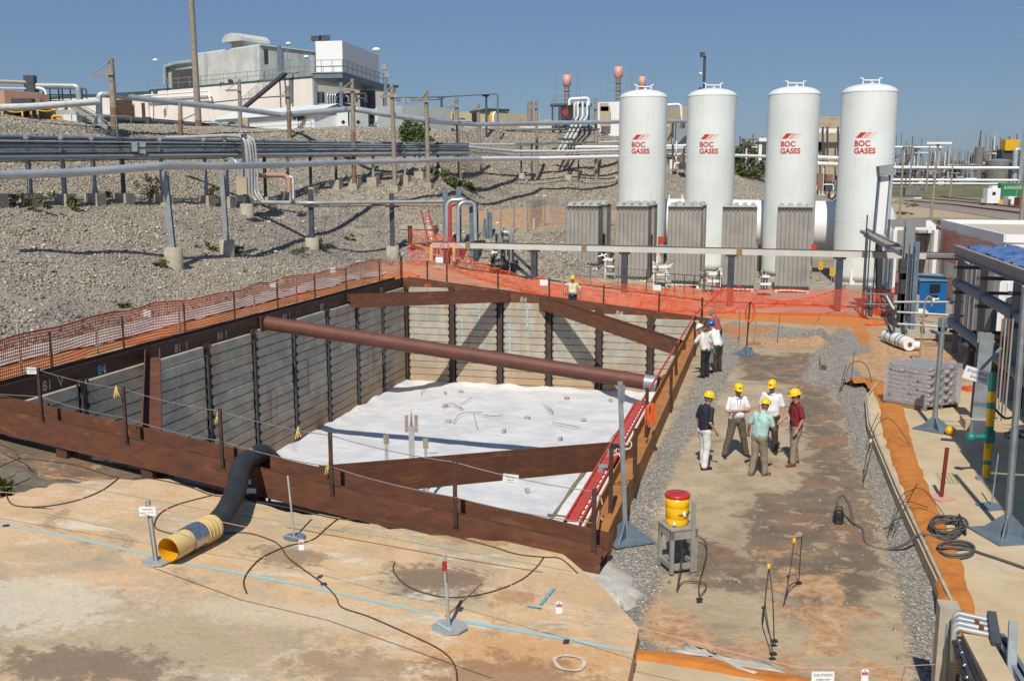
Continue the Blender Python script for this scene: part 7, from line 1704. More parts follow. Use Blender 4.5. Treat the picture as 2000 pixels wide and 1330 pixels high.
for px in (1746, 1770): MB().tube([at(px, 655, 38.6), at(px-1, 604, 38.6)], .05, 8).build('rail_post', M['galv'], sk)
for px, py in ((1746, 609), (1747, 632), (1771, 611)): MB().box(at(px, py, 38.4), (.18, .15, .2)).build('clamp', M['steel_dark'], sk)
MB().tube([at(1731, 578, 39.5), at(1748, 608, 39)], .05, 8).build('brace', M['galv_light'], sk); MB().tube([at(1728, 622, 39.5), at(1742, 652, 38.8)], .05, 8).build('brace', M['steel_dark'], sk)
MB().box(gp(1820, 655)+V(0, 0, .1), (3.2, 1.6, .12), -.2).build('deck', M['concrete'], sk)
cc_ = empty('column_cluster', gp(1775, 640), 'cluster of grey blue steel columns with dark panels left of the blue cabinet', 'columns')
for px, yt, yb, w_, mt in ((1764, 432, 640, .42, 'grey_panel'), (1770, 470, 645, .2, 'galv'), (1779, 472, 650, .2, 'steel_blue'), (1758, 505, 640, .3, 'steel_dark'), (1756, 500, 600, .18, 'grey_panel'), (1735, 500, 600, .16, 'steel_blue'), (1742, 505, 590, .1, 'bright_white')):
 p = gp(px, yb); MB().hbeam(p, (p.x, p.y, zof(yt, p.y, px)), w_, .25, .03, up=(0, 1, 0)).build('column', M[mt], cc_)
p = gp(1790, 640); MB().box(at(1780, 600, p.y-.2), (.55, .25, 1.1)).build('panel_box', M['galv_light'], cc_)
for yy in (520, 560): MB().box(at(1768, yy, 43), (.5, .3, .6)).build('dark_box', M['steel_dark'], cc_)
MB().beam(at(1736, 436, 44.5), at(1806, 437, 44.5), .3, .32).build('top_beam', M['grey_panel'], cc_)
MB().beam(at(1690, 452, 49), at(1768, 492, 44.5), .55, .14).build('diagonal_tray', M['wood_pole'], cc_); MB().beam(at(1692, 449, 49), at(1770, 489, 44.5), .08, .2).build('tray_side', M['galv'], cc_); MB().beam(at(1688, 458, 48.6), at(1760, 496, 44), .08, .2).build('tray_side', M['galv'], cc_)
for k, (px, yt) in enumerate(((1686, 420), (1689, 455), (1694, 462), (1706, 480))): p = V(at(px, 560, 47)); MB().cyl((p.x, p.y, 0), (p.x, p.y, zof(yt, 47, px)), .035, 6).build('standpipe', M['steel_dark'], cc_)
for k in range(3): pipe([(1810, 497+4*k, 44), (1870, 498+4*k, 42), (1882, 504+4*k, 41.6), (1893, 512+4*k, 41.5)], .045, 'silver' if k < 2 else 'black', '', parent=cc_, n=6, part='conduit', rad=.4)
fl = empty('floodlight_post', gp(1722, 600), 'tall white and dark floodlight mast with tilted grey lamp before the rightmost tank', 'light mast')
a_, b_3 = V(at(1717, 458, 48)), V(at(1727, 345, 48)); MB().beam(a_, b_3, .40, .2, up=(0, 1, 0)).build('mast_panel', M['bright_white'], fl)
for dx in (-.25, .25): MB().beam(a_+V(dx, 0, 0), b_3+V(dx, 0, .05), .07, .22, up=(0, 1, 0)).build('mast_edge', M['steel_blue'], fl)
MB().box(b_3+V(-.02, -.1, .28), (.66, .45, .5), 0, Matrix.Rotation(R(-8), 3, 'Y')).build('lamp_head', M['galv'], fl); MB().hbeam(gp(1716, 600), a_, .25, .25, .03, up=(0, 1, 0)).build('mast_foot', M['steel_blue'], fl)
rs = empty('railing', gp(1700, 612), 'dull pipe railing with orange mesh scraps right of the far fence', 'railing', 'railings around the plant')
for yy in (574, 594): MB().tube([at(1690, yy, 46), at(1735, yy+1, 45)], .04, 6).build('rail', M['galv'], rs)
for px in (1697, 1732): MB().tube([at(px, 618, 46), at(px, 565, 46)], .05, 6).build('rail_post', M['steel_dark'], rs)
net([gp(1700, 616), gp(1725, 618), gp(1745, 612)], 1.3, rs, seed=22, fold=.3, st_=.02); net([gp(1735, 575), gp(1760, 578)], 1.4, rs, seed=23, fold=.2, st_=.02); net([gp(1845, 588), gp(1866, 590)], 1.3, rs, seed=24, st_=.02)
for px, py in ((1713, 560), (1700, 556)): o = MB(); p = gp(px, py+12); o.ball(p+V(0, 0, .3), .45, 7, (1, .7, .55)); tag(o.build('tarp_bundle', M['galv'], loc=p), 'grey bundled tarpaulin behind the railing, %s one' % ('right' if px == 1713 else 'left'), 'bundle', 'grey bundles behind the railing')
red_sc = gp(1710, 634); o = MB(); o.ball(red_sc+V(0, 0, .03), .5, 6, (1, .35, .12)); tag(o.build('red_rag', M['orange_net'], loc=red_sc), 'bright orange plastic scrap on the dirt right of the far fence', 'scrap')
for i, (px, yt, yb) in enumerate(((1829, 463, 490), (1842, 469, 498), (1863, 469, 505), (1840, 492, 520), (1849, 493, 528), (1858, 496, 530), (1866, 478, 500), (1807, 522, 540))):
 p = gp(px, yb); e = MB().cyl(p, (p.x, p.y, zof(yt, p.y, px)), .13, 12).build('bollard', M['pale_yellow'], loc=p); tag(e, ['farthest yellow bollard right of the canopy', 'yellow bollard with a red band right of the canopy', 'yellow bollard beside the flat roofed building', 'front yellow bollard behind the orange cone', 'yellow bollard just above the orange cone', 'yellow bollard right of the orange cone', 'yellow bollard touching the flat roofed building', 'small yellow bollard behind the blue cabinet'][i], 'bollard', 'yellow bollards')
p = gp(1845, 530); e = empty('traffic_cone', p, 'orange traffic cone among the yellow bollards', 'cone'); MB().lathe(p, [(.19, .03), (.04, .7), (.001, .71)], 14).build('cone_body', M['orange_net'], e); MB().box(p+V(0, 0, .02), (.42, .42, .04)).build('cone_base', M['orange_net'], e)
p = gp(1889, 697); e = empty('oil_drum', p, 'dark blue steel drum standing by the rack columns', 'drum')
MB().lathe(p, [(.001, 0), (.30, 0), (.305, .02), (.29, .04), (.29, .29), (.305, .31), (.29, .33), (.29, .57), (.305, .59), (.29, .61), (.29, .85), (.305, .88), (.28, .88), (.28, .85), (.001, .85)], 28).build('drum_body', M['drum_blue'], e)
MB().cyl(p+V(.1, .1, .85), p+V(.1, .1, .98), .11, 12).build('bung', M['steel_dark'], e); MB().cyl(p+V(-.13, .05, .85), p+V(-.13, .05, 1.0), .13, 12).build('bung', M['steel_dark'], e)
p = gp(1968, 728); e = empty('waste_bin', p, 'green plastic bin with rusty rim behind the rack', 'bin'); MB().box(p+V(.25, .4, .5), (.85, .8, 1.0), -.2).build('bin_body', M['green_bin'], e); MB().box(p+V(.25, .4, 1.02), (.9, .85, .06), -.2).build('rim', M['rust'], e); MB().box(p+V(.35, .5, 1.1), (.6, .5, .12), .3).build('contents', M['blue_top'], e)
p = gp(1893, 720); e = empty('dark_bin', p, 'dark grey round bin left of the emergency sign', 'bin'); MB().lathe(p, [(.27, 0), (.33, .8), (.35, .82), (.25, .9), (.001, .95)], 20).build('bin_body', M['steel_dark'], e)
p = gp(1893, 768); tag(MB().box(p+V(0, 0, .1), (.35, .3, .22), .3).build('orange_box', M['orange_cable'], loc=p), 'small orange box on the ground under the emergency sign', 'box')
for i, (px, py) in enumerate(((1975, 842), (1990, 850), (1965, 850), (1985, 838))):
 p = gp(px, py, .2); tag(MB().cyl(p, p+V(.8, .25, .05), .09, 12).build('metal_pipe', M['tape'], loc=p), ['shiny short pipe in the pile right of the shower, rear', 'shiny short pipe in the pile right of the shower, front', 'shiny short pipe in the pile right of the shower, left', 'shiny short pipe in the pile right of the shower, topmost'][i], 'pipe', 'shiny pipes piled right of the shower')
pc = gp(1808, 803, .13); ps_ = empty('bag_pallet', pc, 'wooden pallet under a wrapped stack of grey bags', 'pallet')
ang = R(-52); RX = V(math.cos(ang), math.sin(ang), 0); RY = V(-math.sin(ang), math.cos(ang), 0)   # RX right-towards camera, RY right-away
a_l = V(-.62, .62, 0).normalized(); a_r = V(.80, .36, 0).normalized()
O = pc
for k in range(5): p = O+a_l*(k*.28+.05); MB().beam(p+V(0, 0, .13), p+a_r*1.25+V(0, 0, .13), .12, .03).build('deck_board', M['wood'], ps_)
for k in (0, .5, 1): p = O+a_r*(1.2*k+.03); MB().beam(p+V(0, 0, .06), p+a_l*1.2+V(0, 0, .06), .08, .10).build('stringer', M['wood'], ps_)
bst = empty('bag_stack', O+V(0, 0, .15), 'block of grey shrink wrapped cement bags stacked on the pallet', 'bags')
def bagmesh():
 bm = bmesh.new(); bmesh.ops.create_cube(bm, size=1); bmesh.ops.subdivide_edges(bm, edges=bm.edges[:], cuts=3, use_grid_fill=True)
 for v in bm.verts:
  x, y, z = v.co*2; k = (1-.10*abs(z)**3); k = 1-.04*abs(z)**3; v.co = V(x/2*k, y/2*k, z/2*(1-.10*max(abs(x), abs(y))**6)+.02*noise.noise(V(x, y, z)))
 me = bpy.data.meshes.new('bag'); bm.to_mesh(me); bm.free(); me.polygons.foreach_set('use_smooth', [True]*len(me.polygons)); me.materials.append(M['wrap']); return me
bgm = bagmesh()
for L_ in range(9):
 for i in range(2):
  for j in range(3):
   if i == 0 and j == 1 and L_ < 7 and 0: continue
   if L_ % 2: uu, vv_, sx, sy = (j+.5)*.40, (i+.5)*.60, .42, .62
   else: uu, vv_, sx, sy = (i+.5)*.60, (j+.5)*.40, .62, .42
   o = bpy.data.objects.new('bag', bgm); COL.objects.link(o); o.parent = bst
   c = a_l*uu+a_r*vv_*1.03; o.location = (c.x+random.uniform(-.01, .01), c.y+random.uniform(-.01, .01), L_*.122+.065); o.scale = (sx*1.0, sy*1.01, .136)
   o.rotation_euler = (0, 0, math.atan2(a_l.y, a_l.x)+random.uniform(-.03, .03))
fm, fnt, fb_s = nodes_of('shrink_film'); fb_s.inputs['Base Color'].default_value = (.5, .5, .52, 1); fb_s.inputs['Roughness'].default_value = .15; fb_s.inputs['Alpha'].default_value = .5; bump(fnt, nz(fnt, wpos(fnt, (1, 1, 2.5)), 7, 5, .6, .5), fb_s, .05, 1)
q = MB(); H_ = 1.13; c4_ = [O-a_l*.03-a_r*.03, O+a_r*1.28-a_l*.03, O+a_r*1.28+a_l*1.23, O+a_l*1.23-a_r*.03]
q.prism([(c.x, c.y) for c in c4_], O.z+.12, O.z+.15+H_); q.build('shrink_film', fm, bst)
p0, p1 = gp(1731, 668)+V(0, 0, .27), gp(1776, 686)+V(0, 0, .27); rl_ = empty('fabric_roll', p0, 'white fabric roll tied with green straps lying on the dirt', 'roll')
MB().tube([p0, p0.lerp(p1, .5), p1], .28, 24, rs=[.25, .27, .25]).build('roll_body', M['bright_white'], rl_); d = (p1-p0).normalized()
MB().cyl(p1+d*.01, p1+d*.03, .09, 14).build('roll_core', M['wood'], rl_); MB().cyl(p1+d*.03, p1+d*.035, .05, 12).build('core_hole', M['louvre'], rl_)
for f in (.2, .42, .66, .8): c = p0.lerp(p1, f); MB().tube([c-d*.03+V(.05, 0, 0)*0, c+d*.03], .285, 24, False).build('strap', M['green_bin'], rl_)
MB().ball(p0+V(.1, -.35, -.2), .2, 6, (1.6, .6, .3)).build('strap_tangle', M['green_bin'], rl_); MB().ball(p1+V(.3, .1, -.05), .25, 6, (1, .5, .6)).build('loose_end', M['bright_white'], rl_)
p0, p1 = gp(1604, 700)+V(0, 0, .09), gp(1608, 723)+V(0, 0, .09); o = empty('drain_pipe', p0, 'short brown grey pipe half sunk in the dirt with a black opening', 'pipe'); MB().tube([p0, p1], .11, 16).build('pipe_body', M['wood_pole'], o); MB().cyl(p1, p1+(p1-p0).normalized()*.01, .085, 16).build('opening', M['louvre'], o); MB().tube([p1-(p1-p0)*.08, p1], .125, 16).build('pipe_collar', M['wood_pole'], o)
# ================================================================ STANCHIONS
def stanchion(base, ytop, px, label, w=.06, plate=.5, mat='galv_light', pmat='steel_blue', gus=False, round_=False, rz=.6, head=None, group='steel stanchions with base plates', pxt=None, octo=False):
 p = V(base); zt = zof(ytop, p.y, px); x2 = p.x if pxt is None else xpx(pxt, p.y, zt)
 e = empty('stanchion', p, label, 'stanchion', group)
 if octo: q = MB(); q.prism([(p.x+plate/2*math.cos(a_)*1.05, p.y+plate/2*math.sin(a_)) for a_ in [R(22.5+45*k)+rz for k in range(8)]], p.z+.005, p.z+.03)
 else: q = MB(); q.box(p+V(0, 0, .02), (plate, plate, .025), rz)
 q.build('base_plate', M[pmat], e)
 q = MB(); (q.cyl(p, (x2, p.y, zt), w/2, 12) if round_ else q.hbeam(p, (x2, p.y, zt), w, w, .008, up=(0, 1, 0), web='h')); q.build('stanchion_shaft', M[mat], e)
 if gus:
  for k in range(4):
   a_ = rz+math.pi/4+math.pi/2*k; d = V(math.cos(a_), math.sin(a_), 0); n_ = V(-d.y, d.x, 0)*.012; L_ = plate*.5; h = plate*.44
   q = MB(); q.add([p+n_+V(0, 0, .03), p+d*L_+n_+V(0, 0, .03), p+d*.05+n_+V(0, 0, h), p-n_+V(0, 0, .03), p+d*L_-n_+V(0, 0, .03), p+d*.05-n_+V(0, 0, h)], [(0, 1, 2), (5, 4, 3), (0, 3, 4, 1), (1, 4, 5, 2), (2, 5, 3, 0)]); q.build('gusset', M[pmat], e)
 if head:
  for dx in (-head/2, head/2): MB().box((x2+dx, p.y, zt-.16), (head*.4, .03, .34)).build('head_plate', M[pmat], e)
  MB().box((x2, p.y, zt-.28), (head*1.4, .03, .10)).build('head_plate', M[pmat], e)
 return e
stanchion(onpad(305, 1098), 977, 289, 'steel angle stanchion at left carrying a white paper sign', .06, .42, 'galv_light', 'galv_light', rz=.3, pxt=288, octo=True)
stanchion(onpad(575, 1050), 929, 563, 'thin round stanchion behind the black hose, blue base plate', .035, .36, 'galv_light', 'steel_blue', round_=True, rz=.9, pxt=562, octo=True)
stanchion(onpad(877, 1226), 1084, 868, 'round stanchion in the centre of the pad with tape at its top', .052, .50, 'galv_light', 'galv_light', round_=True, rz=.2, pxt=868, octo=True)
on_strip('painted_line', [(852, 1220), (884, 1237)], .05, M['mark_sky'], lift=.036)['kind'] = S_
stp = stanchion(gp(1222, 1052, .04), 745, 1213, 'tall grey stanchion at the near right pit corner with tilted plate', .085, .80, 'galv', 'steel_blue', gus=True, rz=.35, head=None, pxt=1211)
MB().box(at(1216, 768, gp(1222, 1052, .04).y), (.08, .04, .32)).build('head_plate', M['steel_blue'], stp)
stanchion(gp(1457, 692), 588, 1463, 'thin rusty stanchion with a looped orange cable near the far end', .05, .75, 'rust_dark', 'steel_blue', gus=True, rz=.7, pxt=1465)
p = gp(1457, 692); zc2 = zof(606, p.y, 1463); xx = xpx(1464, p.y, zc2); e = empty('cable_loop', V(xx, p.y, zc2), 'looped orange cable hung on the thin rusty stanchion', 'cable')
for k in range(3): MB().tube([V(xx+(.14+.02*k)*math.cos(a_), p.y-.05-.02*k, zc2-.05+(.34+.03*k)*math.sin(a_)) for a_ in [i*math.pi/8 for i in range(17)]], .022, 6).build('cable_strand', M['orange_cable'], e)
p = gp(1472, 674); bz = empty('push_broom', p, 'push broom standing upright in the dirt near the orange loop', 'broom'); MB().cyl(p+V(0, 0, .1), (xpx(1477, p.y, 1.3), p.y, zof(625, p.y, 1475)), .022, 8).build('handle', M['wood_pole'], bz); MB().box(p+V(0, 0, .06), (.55, .14, .12)).build('brush_head', M['wood'], bz)
stanchion(gp(1824, 838, .13), 622, 1842, 'tall grey stanchion with square fork head before the bag stack', .10, .80, 'galv', 'steel_blue', gus=True, rz=.75, head=.16, pxt=1842)
p = gp(1795, 715, .05); e = empty('cane_post', p, 'thin hooked pipe post behind the bag stack', 'post'); MB().tube(arc([p, V(xpx(1807, p.y, 2.5), p.y, zof(592, p.y, 1807)), V(xpx(1812, p.y, 2.5), p.y, zof(578, p.y, 1812)), V(xpx(1820, p.y, 2.4), p.y, zof(582, p.y, 1820)), V(xpx(1820, p.y, 2.3), p.y, zof(598, p.y, 1820))], .1), .035, 8).build('cane', M['wood_pole'], e)
stanchion(gp(1966, 1046, .13), 560, 1996, 'large grey stanchion with gusseted blue plate at the right edge', .09, .95, 'galv', 'steel_blue', gus=True, rz=.15, pxt=2003)
stanchion(gp(1838, 973, .13), 874, 1850, 'red painted steel stanchion on a faded pink base', .06, .42, 'red_dark', 'salmon_pale', rz=.4, pxt=1850)
stanchion(gp(1936, 990, .13), 886, 1950, 'thin grey stanchion on a round edged plate in the shade', .03, .42, 'galv', 'steel_blue', round_=True, rz=.3, pxt=1950)
gl = gp(1855, 850, .13); o = MB(); o.ball(gl+V(0, 0, .13), .13, 8, (1, 1, .9)); tag(o.build('yellow_fitting', M['yellow'], loc=gl), 'yellow round fitting on the pavement by the stanchion plate', 'fitting')
sign(288, 998, 15.0 if 0 else V(onpad(305, 1098)).y-.05, .25, .145, 'white paper sign on the left pad stanchion', [('CAUTION', .02, .035), ('WATCH YOUR STEP', -.025, .02)])
# ================================================================ COOLER ON STAND
sb = gp(1322, 1108, .02); st_e = empty('cooler_stand', sb, 'grey painted wooden stand carrying the yellow water cooler', 'stand', None, R(18))
M['grey_paint'] = pm('grey_painted_wood', (.30, .29, .26), (.24, .23, .21), 4, .7, 0, .002, 40, stain=((.45, .42, .36), 5, .62, .5))
for sx in (-.22, .22):
 for sy in (-.22, .22): MB().box((sx, sy, .38), (.06, .06, .76)).build('leg', M['grey_paint'], st_e, local=True)
for sx in (-.22, .22): MB().box((sx, 0, .12), (.045, .38, .08)).build('stretcher', M['grey_paint'], st_e, local=True); MB().box((0, sx, .12), (.38, .045, .08)).build('stretcher', M['grey_paint'], st_e, local=True); MB().box((sx, 0, .68), (.05, .5, .16)).build('apron', M['grey_paint'], st_e, local=True); MB().box((0, sx, .68), (.5, .05, .16)).build('apron', M['grey_paint'], st_e, local=True)
MB().box((0, 0, .77), (.52, .52, .03)).build('stand_top', M['grey_paint'], st_e, local=True); MB().box((.16, -.24, .62), (.07, .035, 1.25)).build('back_post', M['grey_paint'], st_e, local=True)
ck = empty('water_cooler', sb+V(-.02, .02, .785), 'yellow round water cooler with red lid on the grey stand', 'cooler')
MB().lathe(sb+V(-.02, .02, .785), [(.001, 0), (.185, 0), (.19, .02), (.19, .10), (.183, .11), (.195, .13), (.20, .30), (.195, .31), (.20, .32), (.205, .50), (.001, .50)], 36).build('barrel', M['cooler_yellow'], ck)
MB().lathe(sb+V(-.02, .02, .785+.50), [(.21, -.02), (.215, .0), (.215, .025), (.20, .04), (.001, .045)], 36).build('lid', M['cooler_red'], ck)
MB().box(sb+V(-.02, .02, 1.335), (.26, .04, .02), .4).build('lid_handle', M['cooler_red'], [c for c in ck.children if c.name.startswith('lid')][0]); MB().cyl(sb+V(-.09, -.16, .85), sb+V(-.10, -.21, .85), .022, 10).build('spigot', M['bright_white'], ck)
MB().box(sb+V(.07, -.172, 1.02), (.05, .012, .08)).build('label_card', M['paper'], ck); MB().tube([sb+V(-.02+.208*math.cos(a_), .02+.208*math.sin(a_), 1.0) for a_ in [-i*.2 for i in range(9)]], .008, 5).build('tie_wire', M['black'], ck)
G_ = lambda px, py, h=.02, z=.0: gp(px, py, z)+V(0, 0, h)
rope([G_(1322, 1155), G_(1332, 1120, .35), G_(1345, 1075, .3), G_(1372, 1068, .15), G_(1380, 1090, .12), G_(1366, 1140), G_(1366, 1165)], .011, M['cable'], 'cable', 'thin brown cable arching from behind the cooler stand', 'cable', group='thin cables on the ground')
rope([G_(1322, 1155), G_(1335, 1138), G_(1375, 1140), G_(1378, 1152), G_(1366, 1166)], .009, M['cable'], 'cable', 'thin cable loop on the ground below the cooler stand', 'cable', group='thin cables on the ground')
# ================================================================ PUMP AND HOSE
pp = gp(1637, 1026, -.0); pu = empty('sump_pump', pp, 'small black submersible pump standing on the muddy ground', 'pump')
MB().lathe(pp, [(.001, 0), (.085, 0), (.09, .03), (.09, .10), (.08, .11), (.085, .13), (.085, .27), (.07, .31), (.001, .32)], 20).build('pump_body', M['black'], pu)
for k in range(8): a_ = k*.785; MB().box(pp+V(.088*math.cos(a_), .088*math.sin(a_), .17), (.02, .02, .2), a_).build('rib', M['black'], pu)
MB().tube(arc([pp+V(-.07, 0, .28), pp+V(-.07, 0, .38), pp+V(.06, 0, .38), pp+V(.06, 0, .28)], .04), .013, 6).build('handle', M['black'], pu)
hose = [pp+V(-.05, 0, .30), pp+V(-.02, .05, .50), pp+V(.12, .15, .55), pp+V(.22, .05, .38), pp+V(.26, -.1, .12), pp+V(.36, -.3, .03)]+[G_(px, py, .03+dz) for px, py, dz in ((1690, 1064, 0), (1724, 1076, 0), (1765, 1072, .05), (1792, 1065, .17), (1830, 1068, .18), (1856, 1068, .16))]
rope(hose, .026, M['cable_gray'], 'hose', 'dark hose rising from the pump and running to the pavement', 'hose', 8, 'dark hoses by the pavement')
rope([G_(1640, 1022, .1), G_(1660, 1030, .02), G_(1680, 1034), G_(1720, 1034), G_(1735, 1030), G_(1752, 1022)], .008, M['cable'], 'cable', 'thin wire from the pump across the mud', 'cable', group='thin cables on the ground')
GPv = lambda px, py, h=.03: V(onz(px, py, .13))+V(0, 0, h)
q = [GPv(1835, 1066)]
for k in range(26):
 a_ = math.pi*.9+k*.52; q.append(GPv(1868+34*math.cos(a_), 1081-13*math.sin(a_), .03+.004*k))
q += [GPv(1890, 1075), GPv(1915, 1083), GPv(1955, 1096), GPv(2030, 1122)]
rope(q, .024, M['cable_gray'], 'hose', 'loosely looped dark hose on the pavement leading out to the right', 'hose', 8, 'dark hoses by the pavement', seg=4)
cc2 = empty('cable_coil', GPv(1848, 1036), 'thick tangled coil of dark cable on the pavement', 'cable coil')
for k in range(16):
 cx, cy = 1848+random.uniform(-5, 5), 1037+random.uniform(-3, 3); ra, rb = random.uniform(26, 38), random.uniform(11, 21); ph = random.random()*6
 MB().tube(smooth_path([GPv(cx+ra*math.cos(a_+.0), cy+rb*math.sin(a_)+1.5*math.sin(3*a_+ph), .02+.008*k+.02*math.sin(2*a_+ph)) for a_ in [i*math.pi/8 for i in range(17)]], 3), .013, 6).build('cable_loop', M['cable_gray'], cc2)
MB().tube([GPv(1872, 1024, .2), GPv(1880, 1038, .14), GPv(1886, 1048, .05)], .02, 6).build('tie', M['black'], cc2)
def wires(label, paths, tip=None, tipmat='yellow', r=.009, z=.0, tri=True):
 p0 = G_(*paths[0][0][:2], 0, z); e = empty('marker_wire', p0, label, 'marker wire', 'thin marker wires sticking out of the ground')
 for P in paths: MB().tube(smooth_path([G_(a_, b_, h, z) for a_, b_, h in P], 5), r, 6).build('wire_strand', M['cable'], e)
 if tip: c = G_(*tip, z); c = G_(tip[0], tip[1], tip[2], z); MB().lathe(c, [(.028, -.04), (.028, .03), (.001, .04)], 8).build('tip_cap', M[tipmat], e)
 return e
wires('marker wires with a yellow cap, tallest bent pair in the mud', [[(1530, 1182, .0), (1540, 1170, .45), (1546, 1162, .92)], [(1546, 1162, .92), (1560, 1160, .95), (1560, 1150, .6), (1560, 1140, .02)], [(1532, 1178, .0), (1542, 1160, .15), (1560, 1138, .02)], [(1548, 1160, .7), (1560, 1158, .62)]], (1546, 1162, .93))
wires('marker wires with a yellow cap, nearest to the bottom edge', [[(1490, 1215, .0), (1492, 1225, .4), (1496, 1230, .98)], [(1497, 1230, .98), (1505, 1260, .7), (1512, 1252, .0)], [(1496, 1230, .9), (1492, 1240, .5), (1505, 1265, .1), (1510, 1279, .0)]], (1496, 1230, 1.0))
for px, py, lb in ((1512, 1254, 'upper one by the nearest marker wires'), (1510, 1279, 'lowest one by the nearest marker wires'), (1560, 1140, 'one by the tall bent marker wires'), (1366, 1172, 'one by the cooler stand cable')): p = G_(px, py, .02); tag(MB().box(p, (.09, .06, .03), .3).build('wire_clip', M['black'], loc=p), 'small dark cable end clip in the mud, '+lb, 'clip', 'wire end clips')
wires('bent marker wires beside the gravel, below the yellow cap', [[(1685, 935, 0), (1690, 930, .45), (1696, 940, .92)], [(1683, 945, .05), (1692, 940, .3), (1700, 940, .8)], [(1684, 960, 0), (1688, 945, .2), (1694, 935, .4)]], (1696, 940, .93), 'rope')
wires('marker wires at the kerb with yellow cap leaning left', [[(1692, 870, .0), (1700, 868, .4), (1713, 870, .85)], [(1700, 872, .1), (1712, 862, .45), (1740, 858, .50), (1785, 880, .0)]], (1713, 870, .86), z=.1)
wires('spray of thin wires over the clay ridge near the cable coil', [[(1735, 1045, 0), (1755, 1020, .5), (1790, 1010, .6)], [(1745, 1040, 0), (1765, 1025, .35), (1785, 1040, .95)], [(1738, 1030, .0), (1770, 1015, .5), (1800, 1015, .6), (1855, 1020, .0)], [(1742, 1036, .0), (1760, 1010, .3), (1812, 1005, .15)]], None, z=.1, r=.008)
wires('upright thin rods in the gravel heap before the clay', [[(1638, 770, 0), (1645, 765, .5), (1650, 762, .8)], [(1642, 765, 0), (1660, 742, .55), (1690, 745, .55), (1706, 762, .0)], [(1662, 752, 0), (1664, 750, .85), (1666, 750, 1.1)]], None, r=.012)
wires('thin rod left of the broom', [[(1443, 670, 0), (1443, 668, .9), (1443, 668, 1.3)]], None, r=.012); wires('thin rod right of the broom in the orange dirt', [[(1518, 672, 0), (1520, 672, .9), (1521, 672, 1.2)]], None, r=.012)
rope([G_(1400, 640, .1), G_(1430, 655), G_(1465, 660, .02), G_(1530, 656, .02), G_(1575, 650, .02), G_(1590, 638, .02), G_(1600, 622, .05)], .035, M['wood'], 'cable', 'long brown cable curving over the far dirt by the fence', 'cable', group='thin cables on the ground')
# ================================================================ BIG BLACK HOSE WITH YELLOW DUCT
bh = empty('duct_hose', onpad(360, 1080), 'thick black ventilation hose with yellow duct end coming out of the pit', 'duct hose')
wn_ = lambda px, z: None
e1 = V(onpad(412, 1030, .23))
pth = [V(*xy(6.95, LT+1.15), .95), V(*xy(6.92, LT+.92), 1.16), V(*xy(6.95, LT+.6), 1.34), V(*xy(6.98, LT+.1), 1.37), V(at(471, 912, 17.35)), V(at(461, 955, 16.7)), V(at(446, 992, e1.y+.55)), V(at(428, 1016, e1.y+.2)), e1]
P = smooth_path(pth, 8)
MB().tube(P, .185, 28, False).build('black_hose', M['black'], bh)
e2 = V(onpad(333, 1072, .23)); dd = (e2-e1).normalized()
def ring_tube(a_, b_, r, m, nm, n=28): MB().tube([a_, b_], r, n, False).build(nm, M[m], bh)
ring_tube(e1-dd*.05, e1+dd*.32, .205, 'pale_yellow', 'yellow_sleeve'); MB().tube([e1+dd*(.30+.05*k) for k in range(8)], .2, 24, False, rs=[.205, .212, .2, .214, .202, .21, .2, .205]).build('foil_tape', M['tape'], bh); ring_tube(e1+dd*.62, e2+dd*.05, .19, 'pale_yellow', 'yellow_duct_end'); MB().tube([e2+dd*.05, e1+dd*.3], .178, 24, False).build('duct_inside', M['yellow'], bh)
for k in range(4): c = e1+dd*(.02+.09*k); MB().tube([c+V(.0, -.21*math.cos(a_)*dd.x, .215*math.sin(a_)) if 0 else c+(V(-dd.y, dd.x, 0)*math.cos(a_)+V(0, 0, 1)*math.sin(a_))*.214 for a_ in [i*math.pi/8 for i in range(17)]], .008, 5).build('tie_wire', M['pale_yellow'], bh)
MB().tube([pth[3]+V(0, 0, .2), P[22]+V(.02, -.1, .2), P[26]+V(.1, 0, .1)], .012, 5).build('rope_tie', M['rope'], bh)
for px, py in ((497, 946), (488, 963)): p = V(onpad(px, py))+V(0, 0, .05); tag(MB().box(p, (.24, .02, .09), -.15, None).build('paper_scrap', M['paper'], loc=p), 'white paper scrap under the steel beam right of the hose, %s' % ('upper' if py < 950 else 'lower'), 'paper', 'paper scraps by the hose')
PD = lambda px, py, h=.012: V(onpad(px, py))+V(0, 0, h)
